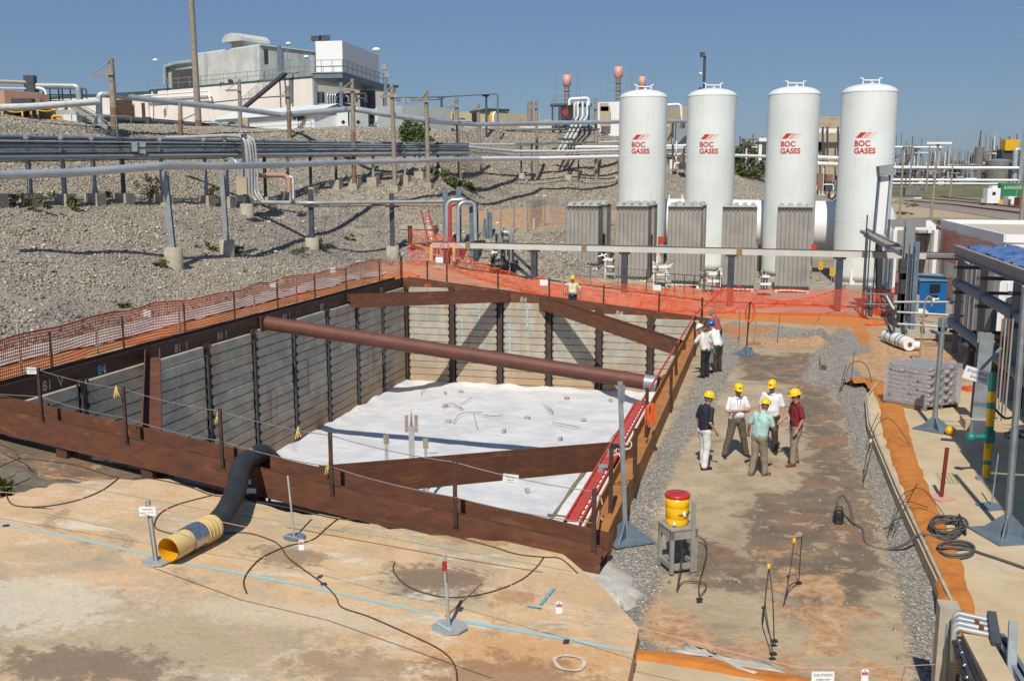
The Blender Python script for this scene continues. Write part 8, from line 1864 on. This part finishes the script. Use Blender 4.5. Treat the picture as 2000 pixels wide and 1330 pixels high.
for pts, lb in (([(-20, 860), (25, 880), (40, 895), (70, 898), (150, 910), (232, 934), (290, 935), (345, 945), (380, 955), (415, 968), (470, 975), (560, 992), (660, 1014), (720, 1015), (760, 1022), (840, 1036), (900, 1052), (960, 1068), (1010, 1083), (1062, 1089), (1095, 1092), (1128, 1120)], 'long thin brown cable following the edge of the pad'),
  ([(40, 896), (15, 905), (-20, 925)], 'short cable end at the left edge of the pad'), ([(232, 934), (200, 958), (150, 978), (85, 990), (30, 988), (14, 972), (18, 955), (60, 935)], 'brown cable loop at the left of the pad'),
  ([(415, 968), (350, 985), (315, 1002), (302, 1022), (308, 1035), (340, 1044)], 'brown cable loop behind the sign stanchion'), ([(440, 1042), (485, 1042), (530, 1056), (550, 1070), (565, 1092), (630, 1140), (655, 1165), (668, 1187), (720, 1205), (800, 1240), (860, 1270), (888, 1300), (893, 1340)], 'long brown cable snaking to the bottom of the picture'),
  ([(660, 1014), (640, 1030), (610, 1055), (560, 1068), (515, 1088), (490, 1110), (476, 1135), (482, 1160)], 'brown cable hooking left below the thin stanchion'), ([(1062, 1089), (1048, 1108), (1020, 1132), (975, 1152), (920, 1165), (860, 1166), (800, 1148), (772, 1122), (768, 1108), (771, 1100)], 'wide half circle of brown cable near the pad corner')):
 rope([PD(*q) for q in pts], .011, M['cable'], 'cable', lb, 'cable', 6, 'brown cables lying on the pad')
for i, (px, py) in enumerate(((632, 1141), (12, 1027), (1104, 1247))): p = PD(px, py); tag(MB().box(p, (.09, .07, .012), .3).build('dark_patch', M['drum_blue'], loc=p), ['dark patch on the snaking cable', 'dark patch on the left painted line', 'dark blue patch on the right painted line'][i], 'tape', 'dark patches on the pad') if i < 2 else None  # small flat dark blue boxes lying on the pad
sp = [V(at(px, py, Y)) for px, py, Y in ((-60, 955, 14.9), (289, 985, 13.95), (420, 1016, 13.9), (588, 1052, 13.6), (720, 1083, 13.1), (868, 1100, 12.68), (1092, 1172, 12.1), (1245, 1224, 11.7), (1420, 1270, 11.3), (1560, 1303, 10.9), (1690, 1304, 10.9), (1760, 1300, 11.0), (1826, 1297, 11.4))]
e = empty('pink_string', sp[5], 'pink string barrier running across the whole foreground', 'string'); MB().tube(sp, .005, 5).build('string', M['string_pink'], e)
MB().tube([sp[-2]+V(.1, .1, -.02), sp[-2]+V(.05, .1, -.3), sp[-2]+V(.12, .1, -.28), sp[-2]+V(.13, .12, 0)], .006, 5).build('string_loop', M['string_pink'], e)
MB().cyl(sp[5]+V(0, -.0, -.10), sp[5]+V(0, 0, .02), .034, 12).build('tape_wrap', M['print_red'], e)
def tagcard(i, f, label, w=.075, h=.16):
 p = sp[i].lerp(sp[i+1], f) if f else sp[i]; g_ = empty('danger_tag', p, label, 'tag', 'white danger tags on the pink string'); c = p-V(0, .005, h/2+.01)
 q = MB(); q.add([c+V(x_, 0, z_) for x_, z_ in ((-w/2, -h/2), (w/2, -h/2), (w/2, h/2-.02), (w/2-.015, h/2), (-w/2+.015, h/2), (-w/2, h/2-.02))]+[c+V(x_, .003, z_) for x_, z_ in ((-w/2, -h/2), (w/2, -h/2), (w/2, h/2-.02), (w/2-.015, h/2), (-w/2+.015, h/2), (-w/2, h/2-.02))], [tuple(range(6)), tuple(range(11, 5, -1))]+[(k, k+6, (k+1) % 6+6, (k+1) % 6) for k in range(6)]); q.build('card', M['paper'], g_)
 MB().box(c+V(0, -.004, h*.17), (w*.86, .004, h*.2)).build('danger_band', M['print_red'], g_); text_on('DANGER', 'tag_text', c+V(0, -.008, h*.14), (1, 0, 0), (0, 0, 1), .016, M['paper'], g_, align='CENTER'); MB().cyl(c+V(0, -.003, h*.40), c+V(0, -.006, h*.40), .008, 8).build('eyelet', M['print'], g_)
tagcard(3, 0, 'white tag with red band right of the thin pad stanchion'); tagcard(6, 0, 'white tag with red band hanging near the pad corner', .085, .17); tagcard(10, 0, 'white tag with red band at the bottom edge near the conduit posts', .085, .17)
sign(1607, 1324, 10.85, .27, .17, 'white CAUTION sign hanging on the pink string at the bottom edge', [('CAUTION!!', .03, .045), ('OPEN PIT', -.03, .04)])
# ================================================================ CONCRETE POST WITH CONDUITS, bottom right
cp_ = empty('concrete_post', V(5.45, 11.7, 0), 'concrete post with steel edge at the lower right corner', 'post', 'concrete supports at the lower right')
p = V(at(1850, 1178, 11.75)); MB().box((p.x+.02, p.y, p.z/2-.02), (.24, .26, p.z+.02), -.25).build('post_body', M['concrete'], cp_); MB().box((p.x-.04, p.y-.15, p.z/2-.1), (.035, .03, p.z-.2), -.25).build('steel_strip', M['galv'], cp_)
cb3 = empty('concrete_beam', V(5.9, 11, 0), 'tan topped concrete beam between conduits at the lower right corner', 'beam', 'concrete supports at the lower right')
a_, b_4 = V(at(1905, 1236, 11.25)), V(at(1972, 1380, 9.75)); b_4.z = a_.z; MB().beam(a_-V(0, 0, .2), b_4-V(0, 0, .2), .30, .40).build('beam_body', M['pave'], cb3)
for dx, mt in ((.24, 'galv'), (.33, 'steel_blue')): MB().beam(a_+V(dx, 0, -.15), b_4+V(dx, 0, -.15), .05, .3).build('steel_channel', M[mt], cb3)
MB().box((a_.x, a_.y-.1, .5), (.3, .3, 1.0), -.25).build('pier', M['concrete'], cb3)
cdu = empty('conduit_bank', V(5.7, 11.3, 1.2), 'bank of grey conduits bending over the concrete post', 'conduits')
for k in range(4):
 f = lambda px, py, Y: V(at(px, py+9.5*k, Y-.07*k))
 P = arc([f(1861, 1262, 11.5), f(1864, 1196, 11.5), f(1944, 1213, 11.35), f(1952, 1250, 11.3)], .09, 5); MB().tube(P, .034, 10).build('conduit', M['galv_light' if k != 1 else 'galv'], cdu)
 for fx_, nm, mt, r_, w_ in ((.05, 'coupling', 'galv', .042, .12), (.88, 'coupling', 'galv', .042, .08)) + (((.35 + .12*k, 'rust_patch', 'rust', .036, .14),) if k in (1, 2) else ()):
  q0, q1 = f(1868, 1197, 11.5), f(1941, 1212, 11.35); MB().cyl(q0.lerp(q1, fx_), q0.lerp(q1, fx_+w_), r_, 10).build(nm, M[mt], cdu)
MB().beam(at(1936, 1200, 11.4), at(1946, 1262, 10.9), .10, .12).build('strap_channel', M['steel_dark'], cdu)
for k in range(5):
 MB().cyl(at(1862+7*k, 1246, 11.35-.04*k), at(1893+14*k, 1360, 10.0), .030, 8).build('conduit', M['steel_dark' if k % 2 else 'black' if k < 4 else 'rust'], cdu)
for k in range(4): MB().ball(at(1874+5*k, 1250+24*k, 11.0-.25*k), .022, 5).build('bolt', M['tape'], cdu)
mp_ = empty('metal_plate', V(at(1990, 1300, 10.6)), 'grey sheet metal guard at the lower right corner', 'guard'); MB().beam(at(1979, 1215, 10.9), at(1972, 1400, 10.0), .04, .10, up=(1, 0, 0)).build('guard_edge', M['galv'], mp_); MB().box(at(2040, 1290, 10.9), (.4, .05, 1.2), .1).build('guard_sheet', M['galv'], mp_)

ep = empty('elevated_platform', V(16, 12, 0), 'high steel platform standing just outside the right edge', 'platform')
e0 = V(10.15, 18.6, 7.9)
for k in range(4): c = e0-U*(4*k+2.0)+VV*4.6; MB().box(c, (9.1, 3.7, .10), math.atan2(VV.y, VV.x)).build('deck_plate', M['steel_blue'], ep)
for k in range(5): c = e0-U*4*k-V(0, 0, .25); MB().beam(c, c+VV*9.2, .2, .35).build('floor_beam', M['grey_panel'], ep)
for d_ in (0, 9): MB().beam(e0+VV*d_-V(0, 0, .25), e0+VV*d_-U*17-V(0, 0, .25), .2, .3).build('edge_beam', M['grey_panel'], ep)
for k in (0, 8, 16):
 for d_ in (1.2, 9): c = e0-U*k+VV*d_; MB().beam((c.x, c.y, 0), (c.x, c.y, 7.6), .3, .3).build('column', M['grey_panel'], ep)
railing([e0+VV*9, e0, e0-U*17], 1.1, '', sp=2, parent=ep)
# ================================================================ PEOPLE
for nm, a_, b_ in (('navy', (.012, .013, .03), (.018, .018, .04)), ('maroon', (.20, .015, .022), (.15, .012, .018)), ('mint', (.40, .60, .56), (.34, .53, .50)), ('shirt_white', (.76, .76, .76), (.66, .67, .69)), ('cream', (.68, .62, .42), (.60, .55, .36)), ('off_white', (.66, .64, .60), (.58, .56, .53)), ('trouser_white', (.70, .69, .66), (.60, .59, .57)), ('trouser_olive', (.13, .105, .075), (.10, .08, .058)), ('trouser_khaki', (.27, .225, .165), (.21, .175, .125)), ('trouser_brown', (.06, .04, .03), (.045, .032, .025)), ('trouser_black', (.014, .014, .018), (.02, .02, .024)), ('trouser_navy', (.02, .025, .05), (.016, .02, .04)), ('shoe_black', (.012, .011, .01), (.018, .016, .015)), ('shoe_tan', (.22, .10, .05), (.17, .08, .04)), ('shoe_red', (.20, .05, .035), (.16, .04, .03)), ('hair_dark', (.03, .022, .018), (.04, .03, .025)), ('hair_grey', (.14, .125, .115), (.18, .165, .15)), ('helmet_white', (.78, .78, .78), (.75, .75, .75)), ('helmet_blue', (.02, .14, .52), (.02, .12, .46)), ('pink_shirt', (.34, .09, .10), (.28, .07, .08)), ('belt', (.02, .015, .012), (.03, .02, .015)), ('folder', (.01, .13, .10), (.01, .11, .085))):
 M[nm] = pm('cloth_'+nm if 'helmet' not in nm else nm, a_, b_, 14, .28 if 'helmet' in nm else .8, 0, 0 if 'helmet' in nm else .006, 22)
def blobmesh(parts, vox=.014, name='body', smooth=4):
 """capsules/ellipsoids -> one continuous surface"""
 q = MB()
 for pr in parts:
  if pr[0] == 'c':
   _, a, b, ra, rb = pr; a, b = V(a), V(b); d = (b-a); L = max(d.length, 1e-4); d = d.normalized(); pts = []; rs = []
   for k in range(4): t = math.pi/2*k/4; pts.append(a-d*ra*math.cos(t)); rs.append(max(.002, ra*math.sin(t)))
   for k in range(6): pts.append(a.lerp(b, k/5)); rs.append(ra+(rb-ra)*k/5)
   for k in range(1, 5): t = math.pi/2*k/4; pts.append(b+d*rb*math.sin(t)); rs.append(max(.002, rb*math.cos(t)))
   q.tube(pts, 1, 14, True, rs=rs)
  else:
   _, c, sc, Mx = pr; k0 = len(q.v); q.ball((0, 0, 0), 1, 10)
   for i in range(k0, len(q.v)):
    p = V(q.v[i]); p = V(p.x*sc[0], p.y*sc[1], p.z*sc[2]); p = (Mx@p if Mx else p)+V(c); q.v[i] = tuple(p)
 me = bpy.data.meshes.new('tmp'); me.from_pydata(q.v, [], q.f); me.update()
 o = bpy.data.objects.new('tmp', me)
 m = o.modifiers.new('r', 'REMESH'); m.mode = 'VOXEL'; m.voxel_size = vox
 m2 = o.modifiers.new('s', 'SMOOTH'); m2.iterations = smooth; m2.factor = .5
 out = bake(o); out.name = name
 out.polygons.foreach_set('use_smooth', [True]*len(out.polygons)); return out
def wrinkle(me, amt=.008, sc=9, seed=0):
 for v in me.vertices:
  n = noise.noise(V(v.co.x*sc, v.co.y*sc, v.co.z*sc*.8+seed)); v.co += v.normal*(n*amt)
def person(base, face, label, shirt, pants, shoes, hat='yellow_hat', hair='hair_dark', lean=0.0, spread=.12, arms=None, look=(0, 0), h=1.78, step=0.0, bend_side=0.0, belly=.0, lead=0, glasses=False, badge=False, untuck=False):
 """face = compass angle in degrees of the forward direction, 0 = away from the camera (+Y), 90 = right (+X)"""
 f = R(face); F_ = V(math.sin(f), math.cos(f), 0); RT = V(math.cos(f), -math.sin(f), 0)
 base = V(base); e = empty('person', base, label, 'person', None); s = h/1.78
 def L(r, fw, up): return base+RT*(r*s)+F_*(fw*s)+V(0, 0, up*s)
 ln = lean
 def T(r, fw, up):     # torso space, leaning forward about the hips
  dz = up-.95; return L(r+bend_side*dz, fw+dz*math.sin(ln), .95+dz*math.cos(ln))
 hipL, hipR = L(-.09, 0, .90), L(.09, 0, .90)
 kL, kR = L(-.06-spread*.5, .03+step*.5, .50), L(.06+spread*.5, .03-step*.4, .50)
 aL, aR = L(-.05-spread, step, .10), L(.05+spread, -step, .10)
 shL, shR = T(-.185, 0, 1.42), T(.185, 0, 1.42)
 arms = arms or {}
 dfl = {'L': ((-.27, -.03, 1.14), (-.27, .08, .90)), 'R': ((.27, -.03, 1.14), (.27, .08, .90))}
 ar = {k: [T(*q) if not isinstance(q, Vector) else q for q in arms.get(k, dfl[k])] for k in 'LR'}
 neck0, neck1 = T(0, .0, 1.44), T(0, .03, 1.55)
 hc = T(0, .045, 1.645)
 yaw = f+R(look[0]); HF = V(math.sin(yaw), math.cos(yaw), 0); pt = R(look[1]); HFp = (HF*math.cos(pt)-V(0, 0, 1)*math.sin(pt)); HR = V(math.cos(yaw), -math.sin(yaw), 0); HU = HR.cross(HFp).normalized()
 Mh = Matrix((HR, HFp, HU)).transposed()
 head = [('e', hc, (.075*s, .095*s, .115*s), Mh), ('e', hc+Mh@V(0, .03, -.055)*s, (.058*s, .065*s, .065*s), Mh), ('e', hc+Mh@V(0, .098, -.01)*s, (.014*s, .02*s, .024*s), Mh),
   ('e', hc+Mh@V(-.077, -.005, -.01)*s, (.012*s, .02*s, .032*s), Mh), ('e', hc+Mh@V(.077, -.005, -.01)*s, (.012*s, .02*s, .032*s), Mh), ('c', neck0, neck1, .062*s, .055*s)]
 body = head+[('c', T(-.06, 0, 1.32), T(.06, 0, 1.32), .09*s, .09*s), ('c', T(0, 0, 1.0), T(0, 0, 1.35), .09*s, .10*s), ('c', shL, shR, .045*s, .045*s), ('c', hipL, kL, .08*s, .055*s), ('c', hipR, kR, .08*s, .055*s), ('c', kL, aL, .055*s, .036*s), ('c', kR, aR, .055*s, .036*s), ('c', hipL, hipR, .10*s, .10*s)]
 for k, sh_ in (('L', shL), ('R', shR)):
  el, wr = ar[k]; body += [('c', sh_, el, .052*s, .040*s), ('c', el, wr, .040*s, .026*s)]
 me = blobmesh(body, .0135*s, 'body')
 hb2 = MB()
 for k in 'LR':
  el, wr = ar[k]; d = (wr-el).normalized(); side = d.cross(F_ if abs(d.dot(F_)) < .8 else V(0, 0, 1)).normalized(); nn = side.cross(d).normalized(); sg = 1 if k == 'L' else -1
  hb2.tube([wr-d*.01*s, wr+d*.03*s, wr+d*.07*s, wr+d*.095*s], 1, 10, True, rs=[.024*s, .036*s, .040*s, .030*s])
  for j, (off_, ln_) in enumerate(((-.03, .062), (-.010, .072), (.010, .068), (.029, .052))):
   b0 = wr+d*.085*s+side*off_*s; hb2.tube([b0, b0+d*ln_*.5*s+nn*.006*s*sg, b0+d*ln_*.85*s+nn*.028*s*sg], 1, 6, True, rs=[.0105*s, .0095*s, .008*s])
  b0 = wr+d*.035*s+side*-.03*s; hb2.tube([b0, b0+d*.03*s-side*.022*s+nn*.01*s*sg, b0+d*.058*s-side*.024*s+nn*.026*s*sg], 1, 6, True, rs=[.013*s, .0115*s, .009*s])
 bm = bmesh.new(); bm.from_mesh(me); t = bpy.data.meshes.new('t'); t.from_pydata(hb2.v, [], hb2.f); t.polygons.foreach_set('use_smooth', [True]*len(t.polygons)); bm.from_mesh(t); bm.to_mesh(me); bm.free()
 me.materials.clear(); me.materials.append(M['skin']); o = bpy.data.objects.new('body', me); COL.objects.link(o); parent_keep(o, e)
 q = MB()
 for sx in (-.03, .03): q.ball(hc+Mh@V(sx, .087, .008)*s, .010*s, 5)
 q.beam(hc+Mh@V(-.022, .094, -.055)*s, hc+Mh@V(.022, .094, -.055)*s, .006, .006); q.build('eyes_and_mouth', M['hair_dark'], e)
 if glasses: q = MB(); q.box(hc+Mh@V(0, .098, .010)*s, (.125*s, .02*s, .034*s), 0, Mh); q.build('sunglasses', M['louvre'], e)
 sp_ = [('c', T(-.075, 0, 1.03), T(-.075, 0, 1.31), .115*s, .120*s), ('c', T(.075, 0, 1.03), T(.075, 0, 1.31), .115*s, .120*s), ('c', T(0, .01+belly*.6, 1.08), T(0, .01, 1.30), .130*s, .130*s), ('c', T(-.05, .01+belly, 1.08), T(.05, .01+belly, 1.08), .138*s, .138*s), ('c', T(-.07, .0, 1.00 if not untuck else .93), T(.07, 0, 1.00 if not untuck else .93), .125*s, .125*s), ('c', shL+V(0, 0, -.02), shR+V(0, 0, -.02), .068*s, .068*s), ('c', T(0, -.01, 1.36), T(0, 0, 1.475), .115*s, .072*s), ('c', T(0, -.005, .98), T(0, -.005, 1.2), .135*s, .135*s)]
 for k, sh_ in (('L', shL), ('R', shR)):
  el, wr = ar[k]; sp_.append(('c', sh_, sh_.lerp(el, .78), .064*s, .064*s))
 sm_ = blobmesh(sp_, .0135*s, 'shirt'); wrinkle(sm_, .010, 8, face)
 sm_.materials.clear(); sm_.materials.append(M[shirt]); o = bpy.data.objects.new('shirt', sm_); COL.objects.link(o); parent_keep(o, e)
 q = MB(); q.tube([T(0, .015, 1.475)+V(0, 0, -.012), T(0, .02, 1.475)+V(0, 0, .02)], 1, 16, False, rs=[.082*s, .068*s]); q.build('collar', M[shirt], e)
 tp2 = [('c', L(-.055, 0, .95), L(.055, 0, .95), .118*s, .118*s), ('c', hipL, hipR, .118*s, .118*s), ('c', hipL, kL, .108*s, .084*s), ('c', hipR, kR, .108*s, .084*s), ('c', kL, aL+V(0, 0, .01), .083*s, .074*s), ('c', kR, aR+V(0, 0, .01), .083*s, .074*s)]
 tm = blobmesh(tp2, .0135*s, 'trousers'); wrinkle(tm, .016, 7, face+3); tm.materials.clear(); tm.materials.append(M[pants]); o = bpy.data.objects.new('trousers', tm); COL.objects.link(o); parent_keep(o, e)
 q = MB(); q.tube([T(-.0, 0, 1.0)+V(0, 0, -.012), T(0, 0, 1.0)+V(0, 0, .022)], .156*s, 22, False)
 for i in range(len(q.v)):
  p = V(q.v[i]); c = T(0, 0, 1.0); r_ = p-c; a_ = r_.dot(RT); b_ = r_.dot(F_); q.v[i] = tuple(c+RT*a_*1.12+F_*b_*.84+V(0, 0, r_.z))
 if not untuck: q.build('belt', M['belt'], e)
 for k, an, sg in (('L', aL, -1), ('R', aR, 1)):
  fo = (F_+RT*sg*.25).normalized(); g0 = V(an.x, an.y, base.z)
  sh3 = blobmesh([('c', g0+V(0, 0, .05)-fo*.04, g0+V(0, 0, .045)+fo*.15*s, .045*s, .040*s), ('c', g0+V(0, 0, .09), g0+V(0, 0, .05), .045*s, .05*s), ('c', g0+V(0, 0, .022)-fo*.06, g0+V(0, 0, .022)+fo*.17*s, .030*s, .032*s)], .012, 'shoe', 2)
  for v in sh3.vertices: v.co.z = max(v.co.z, base.z+.002)
  sh3.materials.clear(); sh3.materials.append(M[shoes]); o = bpy.data.objects.new('shoe', sh3); COL.objects.link(o); parent_keep(o, e)
 hp = blobmesh([('e', hc+Mh@V(0, -.022, .012)*s, (.082*s, .088*s, .108*s), Mh)], .014, 'hair', 2)
 bm = bmesh.new(); bm.from_mesh(hp); kill = [v for v in bm.verts if (Mh.transposed()@(v.co-hc)).y > .045*s or ((Mh.transposed()@(v.co-hc)).z < -.07*s)]; bmesh.ops.delete(bm, geom=kill, context='VERTS'); bm.to_mesh(hp); bm.free()
 hp.materials.clear(); hp.materials.append(M[hair]); o = bpy.data.objects.new('hair', hp); COL.objects.link(o); parent_keep(o, e)
 if hat:
  hq = MB(); c = hc+Mh@V(0, .0, .045)*s; n = 20; prof = [(1, 0), (.98, .25), (.90, .52), (.74, .76), (.48, .93), (.2, .99), (.01, 1.0)]; vs = []
  for r_, z_ in prof:
   for k in range(n): a_ = 2*math.pi*k/n; vs.append(c+Mh@V(.112*r_*math.cos(a_), .138*r_*math.sin(a_), .125*z_)*s)
  fs = [(i*n+k, i*n+(k+1) % n, (i+1)*n+(k+1) % n, (i+1)*n+k) for i in range(len(prof)-1) for k in range(n)]; hq.add(vs, fs, True); hs = hq.build('helmet_shell', M[hat], e)
  hq = MB(); vs = []
  for (r1, dz) in ((1.0, .004), (1.08, -.004), (1.08, -.012), (.98, -.01)):
   for k in range(n): a_ = 2*math.pi*k/n; ex = .045*max(0, math.sin(a_))**2*(r1 > 1.01); vs.append(c+Mh@V(.112*(r1+.02)*math.cos(a_), (.138*(r1+.02)+ex)*math.sin(a_), dz-.15*ex)*s)
  fs = [(i*n+k, (i+1)*n+k, (i+1)*n+(k+1) % n, i*n+(k+1) % n) for i in range(3) for k in range(n)]; hq.add(vs, fs, True); hq.build('helmet_brim', M[hat], hs)
  rg_ = MB(); rg_.tube([c+Mh@V(0, .125*math.cos(a_), .128*math.sin(a_)+.002)*s for a_ in [R(12+13*k) for k in range(13)]], .011*s, 6); rg_.build('helmet_ridge', M[hat], hs)
  if hat == 'yellow_hat': hq = MB(); hq.ball(c+Mh@V(0, .125, .052)*s, .022*s, 5, (1, 1, 1)); hq.build('helmet_emblem', M['print'], hs)
 if badge:
  q = MB(); q.box(T(.04, .165, 1.12), (.055, .012, .08), -f); q.build('badge', M['paper'], e); q = MB(); q.tube([T(-.05, .12, 1.45), T(.03, .162, 1.16), T(.05, .12, 1.45)], .005, 5); q.build('lanyard', M['black'], e)
 return e, T, L
fp = lambda px, py, z=.03: V(onz(px, py, z))
crossed = {'L': ((-.27, .06, 1.14), (.10, .20, 1.17)), 'R': ((.27, .06, 1.14), (-.10, .215, 1.20))}
person(fp(1374, 915), 62, 'person in navy polo shirt, white trousers and yellow helmet, seen from behind left', 'navy', 'trouser_white', 'shoe_black', look=(10, 12), spread=.06, step=.07, lean=.06, arms={'L': ((-.26, -.03, 1.14), (-.24, .10, .90)), 'R': ((.27, -.08, 1.14), (.27, .10, .93))}, hair='hair_grey', belly=.02)
person(fp(1436, 893), 172, 'person in white polo with folded arms, sunglasses and yellow helmet', 'shirt_white', 'trouser_olive', 'shoe_black', spread=.22, arms=crossed, look=(8, 8), belly=.05, glasses=True, badge=True, h=1.79)
person(fp(1480, 930), 48, 'person in mint green polo and khaki trousers seen from behind', 'mint', 'trouser_khaki', 'shoe_tan', look=(-15, 14), spread=.06, step=-.10, lean=.06, bend_side=.10, arms={'L': ((-.30, -.02, 1.15), (-.36, .10, .93)), 'R': ((.26, .08, 1.18), (.20, .25, 1.10))}, hair='hair_grey', h=1.76)
person(fp(1503, 885), 205, 'person in white polo and dark trousers behind the mint shirt', 'shirt_white', 'trouser_brown', 'shoe_black', look=(5, 12), spread=.08, arms={'L': ((-.27, -.02, 1.14), (-.26, .07, .90)), 'R': ((.27, 0, 1.14), (.2, .15, .95))}, hair='hair_dark', h=1.80)
person(fp(1551, 908), 262, 'person in maroon polo, khaki trousers and reddish shoes with badge', 'maroon', 'trouser_khaki', 'shoe_red', look=(10, 14), spread=.09, step=.10, arms={'L': ((-.26, -.04, 1.14), (-.25, .08, .90)), 'R': ((.27, .04, 1.16), (.26, .24, 1.02))}, badge=True, h=1.78)
pw1, T1, L1 = person(fp(1377, 738), 318, 'person in white shirt and white helmet leaning on the beam with a green folder', 'off_white', 'trouser_black', 'shoe_black', hat='helmet_white', hair='hair_grey', lean=.30, look=(-10, 35), spread=.07, arms={'L': ((-.30, .16, 1.18), (-.24, .34, 1.02)), 'R': ((.28, -.05, 1.14), (.26, .02, .92))}, h=1.80)
c = T1(.27, .05, .86); e = empty('folder', c, 'green folder held by the person in the white helmet', 'folder'); MB().box(c, (.26, .03, .19), .5, Matrix.Rotation(R(-12), 3, 'Y')@Matrix.Rotation(.1, 3, 'Z')).build('cover', M['folder'], e); MB().box(c+V(.0, .02, 0), (.28, .012, .21), 0, Matrix.Rotation(R(-12), 3, 'Y')).build('pages', M['paper'], e)
c = T1(.30, .05, .70); o = MB(); o.tube([c+V(0, 0, .08), c, c+V(.02, 0, -.22)], 1, 8, True, rs=[.03, .05, .04]); tag(o.build('glove', M['steel_blue'], loc=c), 'grey blue glove hanging under the green folder', 'glove')
person(fp(1401, 728), 322, 'person in white shirt, blue helmet and brown trousers leaning over the beam', 'shirt_white', 'trouser_brown', 'shoe_black', hat='helmet_blue', lean=.42, look=(-10, 35), spread=.08, arms={'L': ((-.28, .22, 1.18), (-.2, .40, 1.04)), 'R': ((.27, .18, 1.20), (.22, .36, 1.02))}, h=1.80)
person(fp(1402, 694), 300, 'bareheaded grey haired person in faded red shirt behind the blue helmet', 'pink_shirt', 'trouser_brown', 'shoe_black', hat=None, hair='hair_grey', lean=.35, look=(0, 30), spread=.08, arms={'L': ((-.28, .22, 1.18), (-.2, .40, 1.04)), 'R': ((.27, .1, 1.18), (.24, .3, 1.02))}, h=1.78)
xq, yq = xy(7.55, .55); zq = wz(7.5)-.62
ee = person((at(1118, 600, yq)[0], yq, zq-.15), 190, 'person in cream shirt and navy trousers on the far rim, hand on the fence', 'cream', 'trouser_navy', 'shoe_black', look=(-8, 5), spread=.07, arms={'R': ((.33, .12, 1.38), (.47, .10, 1.52)), 'L': ((-.36, -.05, 1.17), (-.19, .10, 1.05))}, belly=.05, badge=True, h=1.80)
xb_, yb_ = xy(7.0, .55); tag(MB().box((xb_, yb_-.02, wz(7)-.62), (1.0, .35, .10), -.25).build('yellow_plank', M['yellow'], loc=(xb_, yb_, wz(7)-.62)), 'yellow plank at the feet of the person on the far rim', 'plank')

bpy.data.scenes.remove(TS)
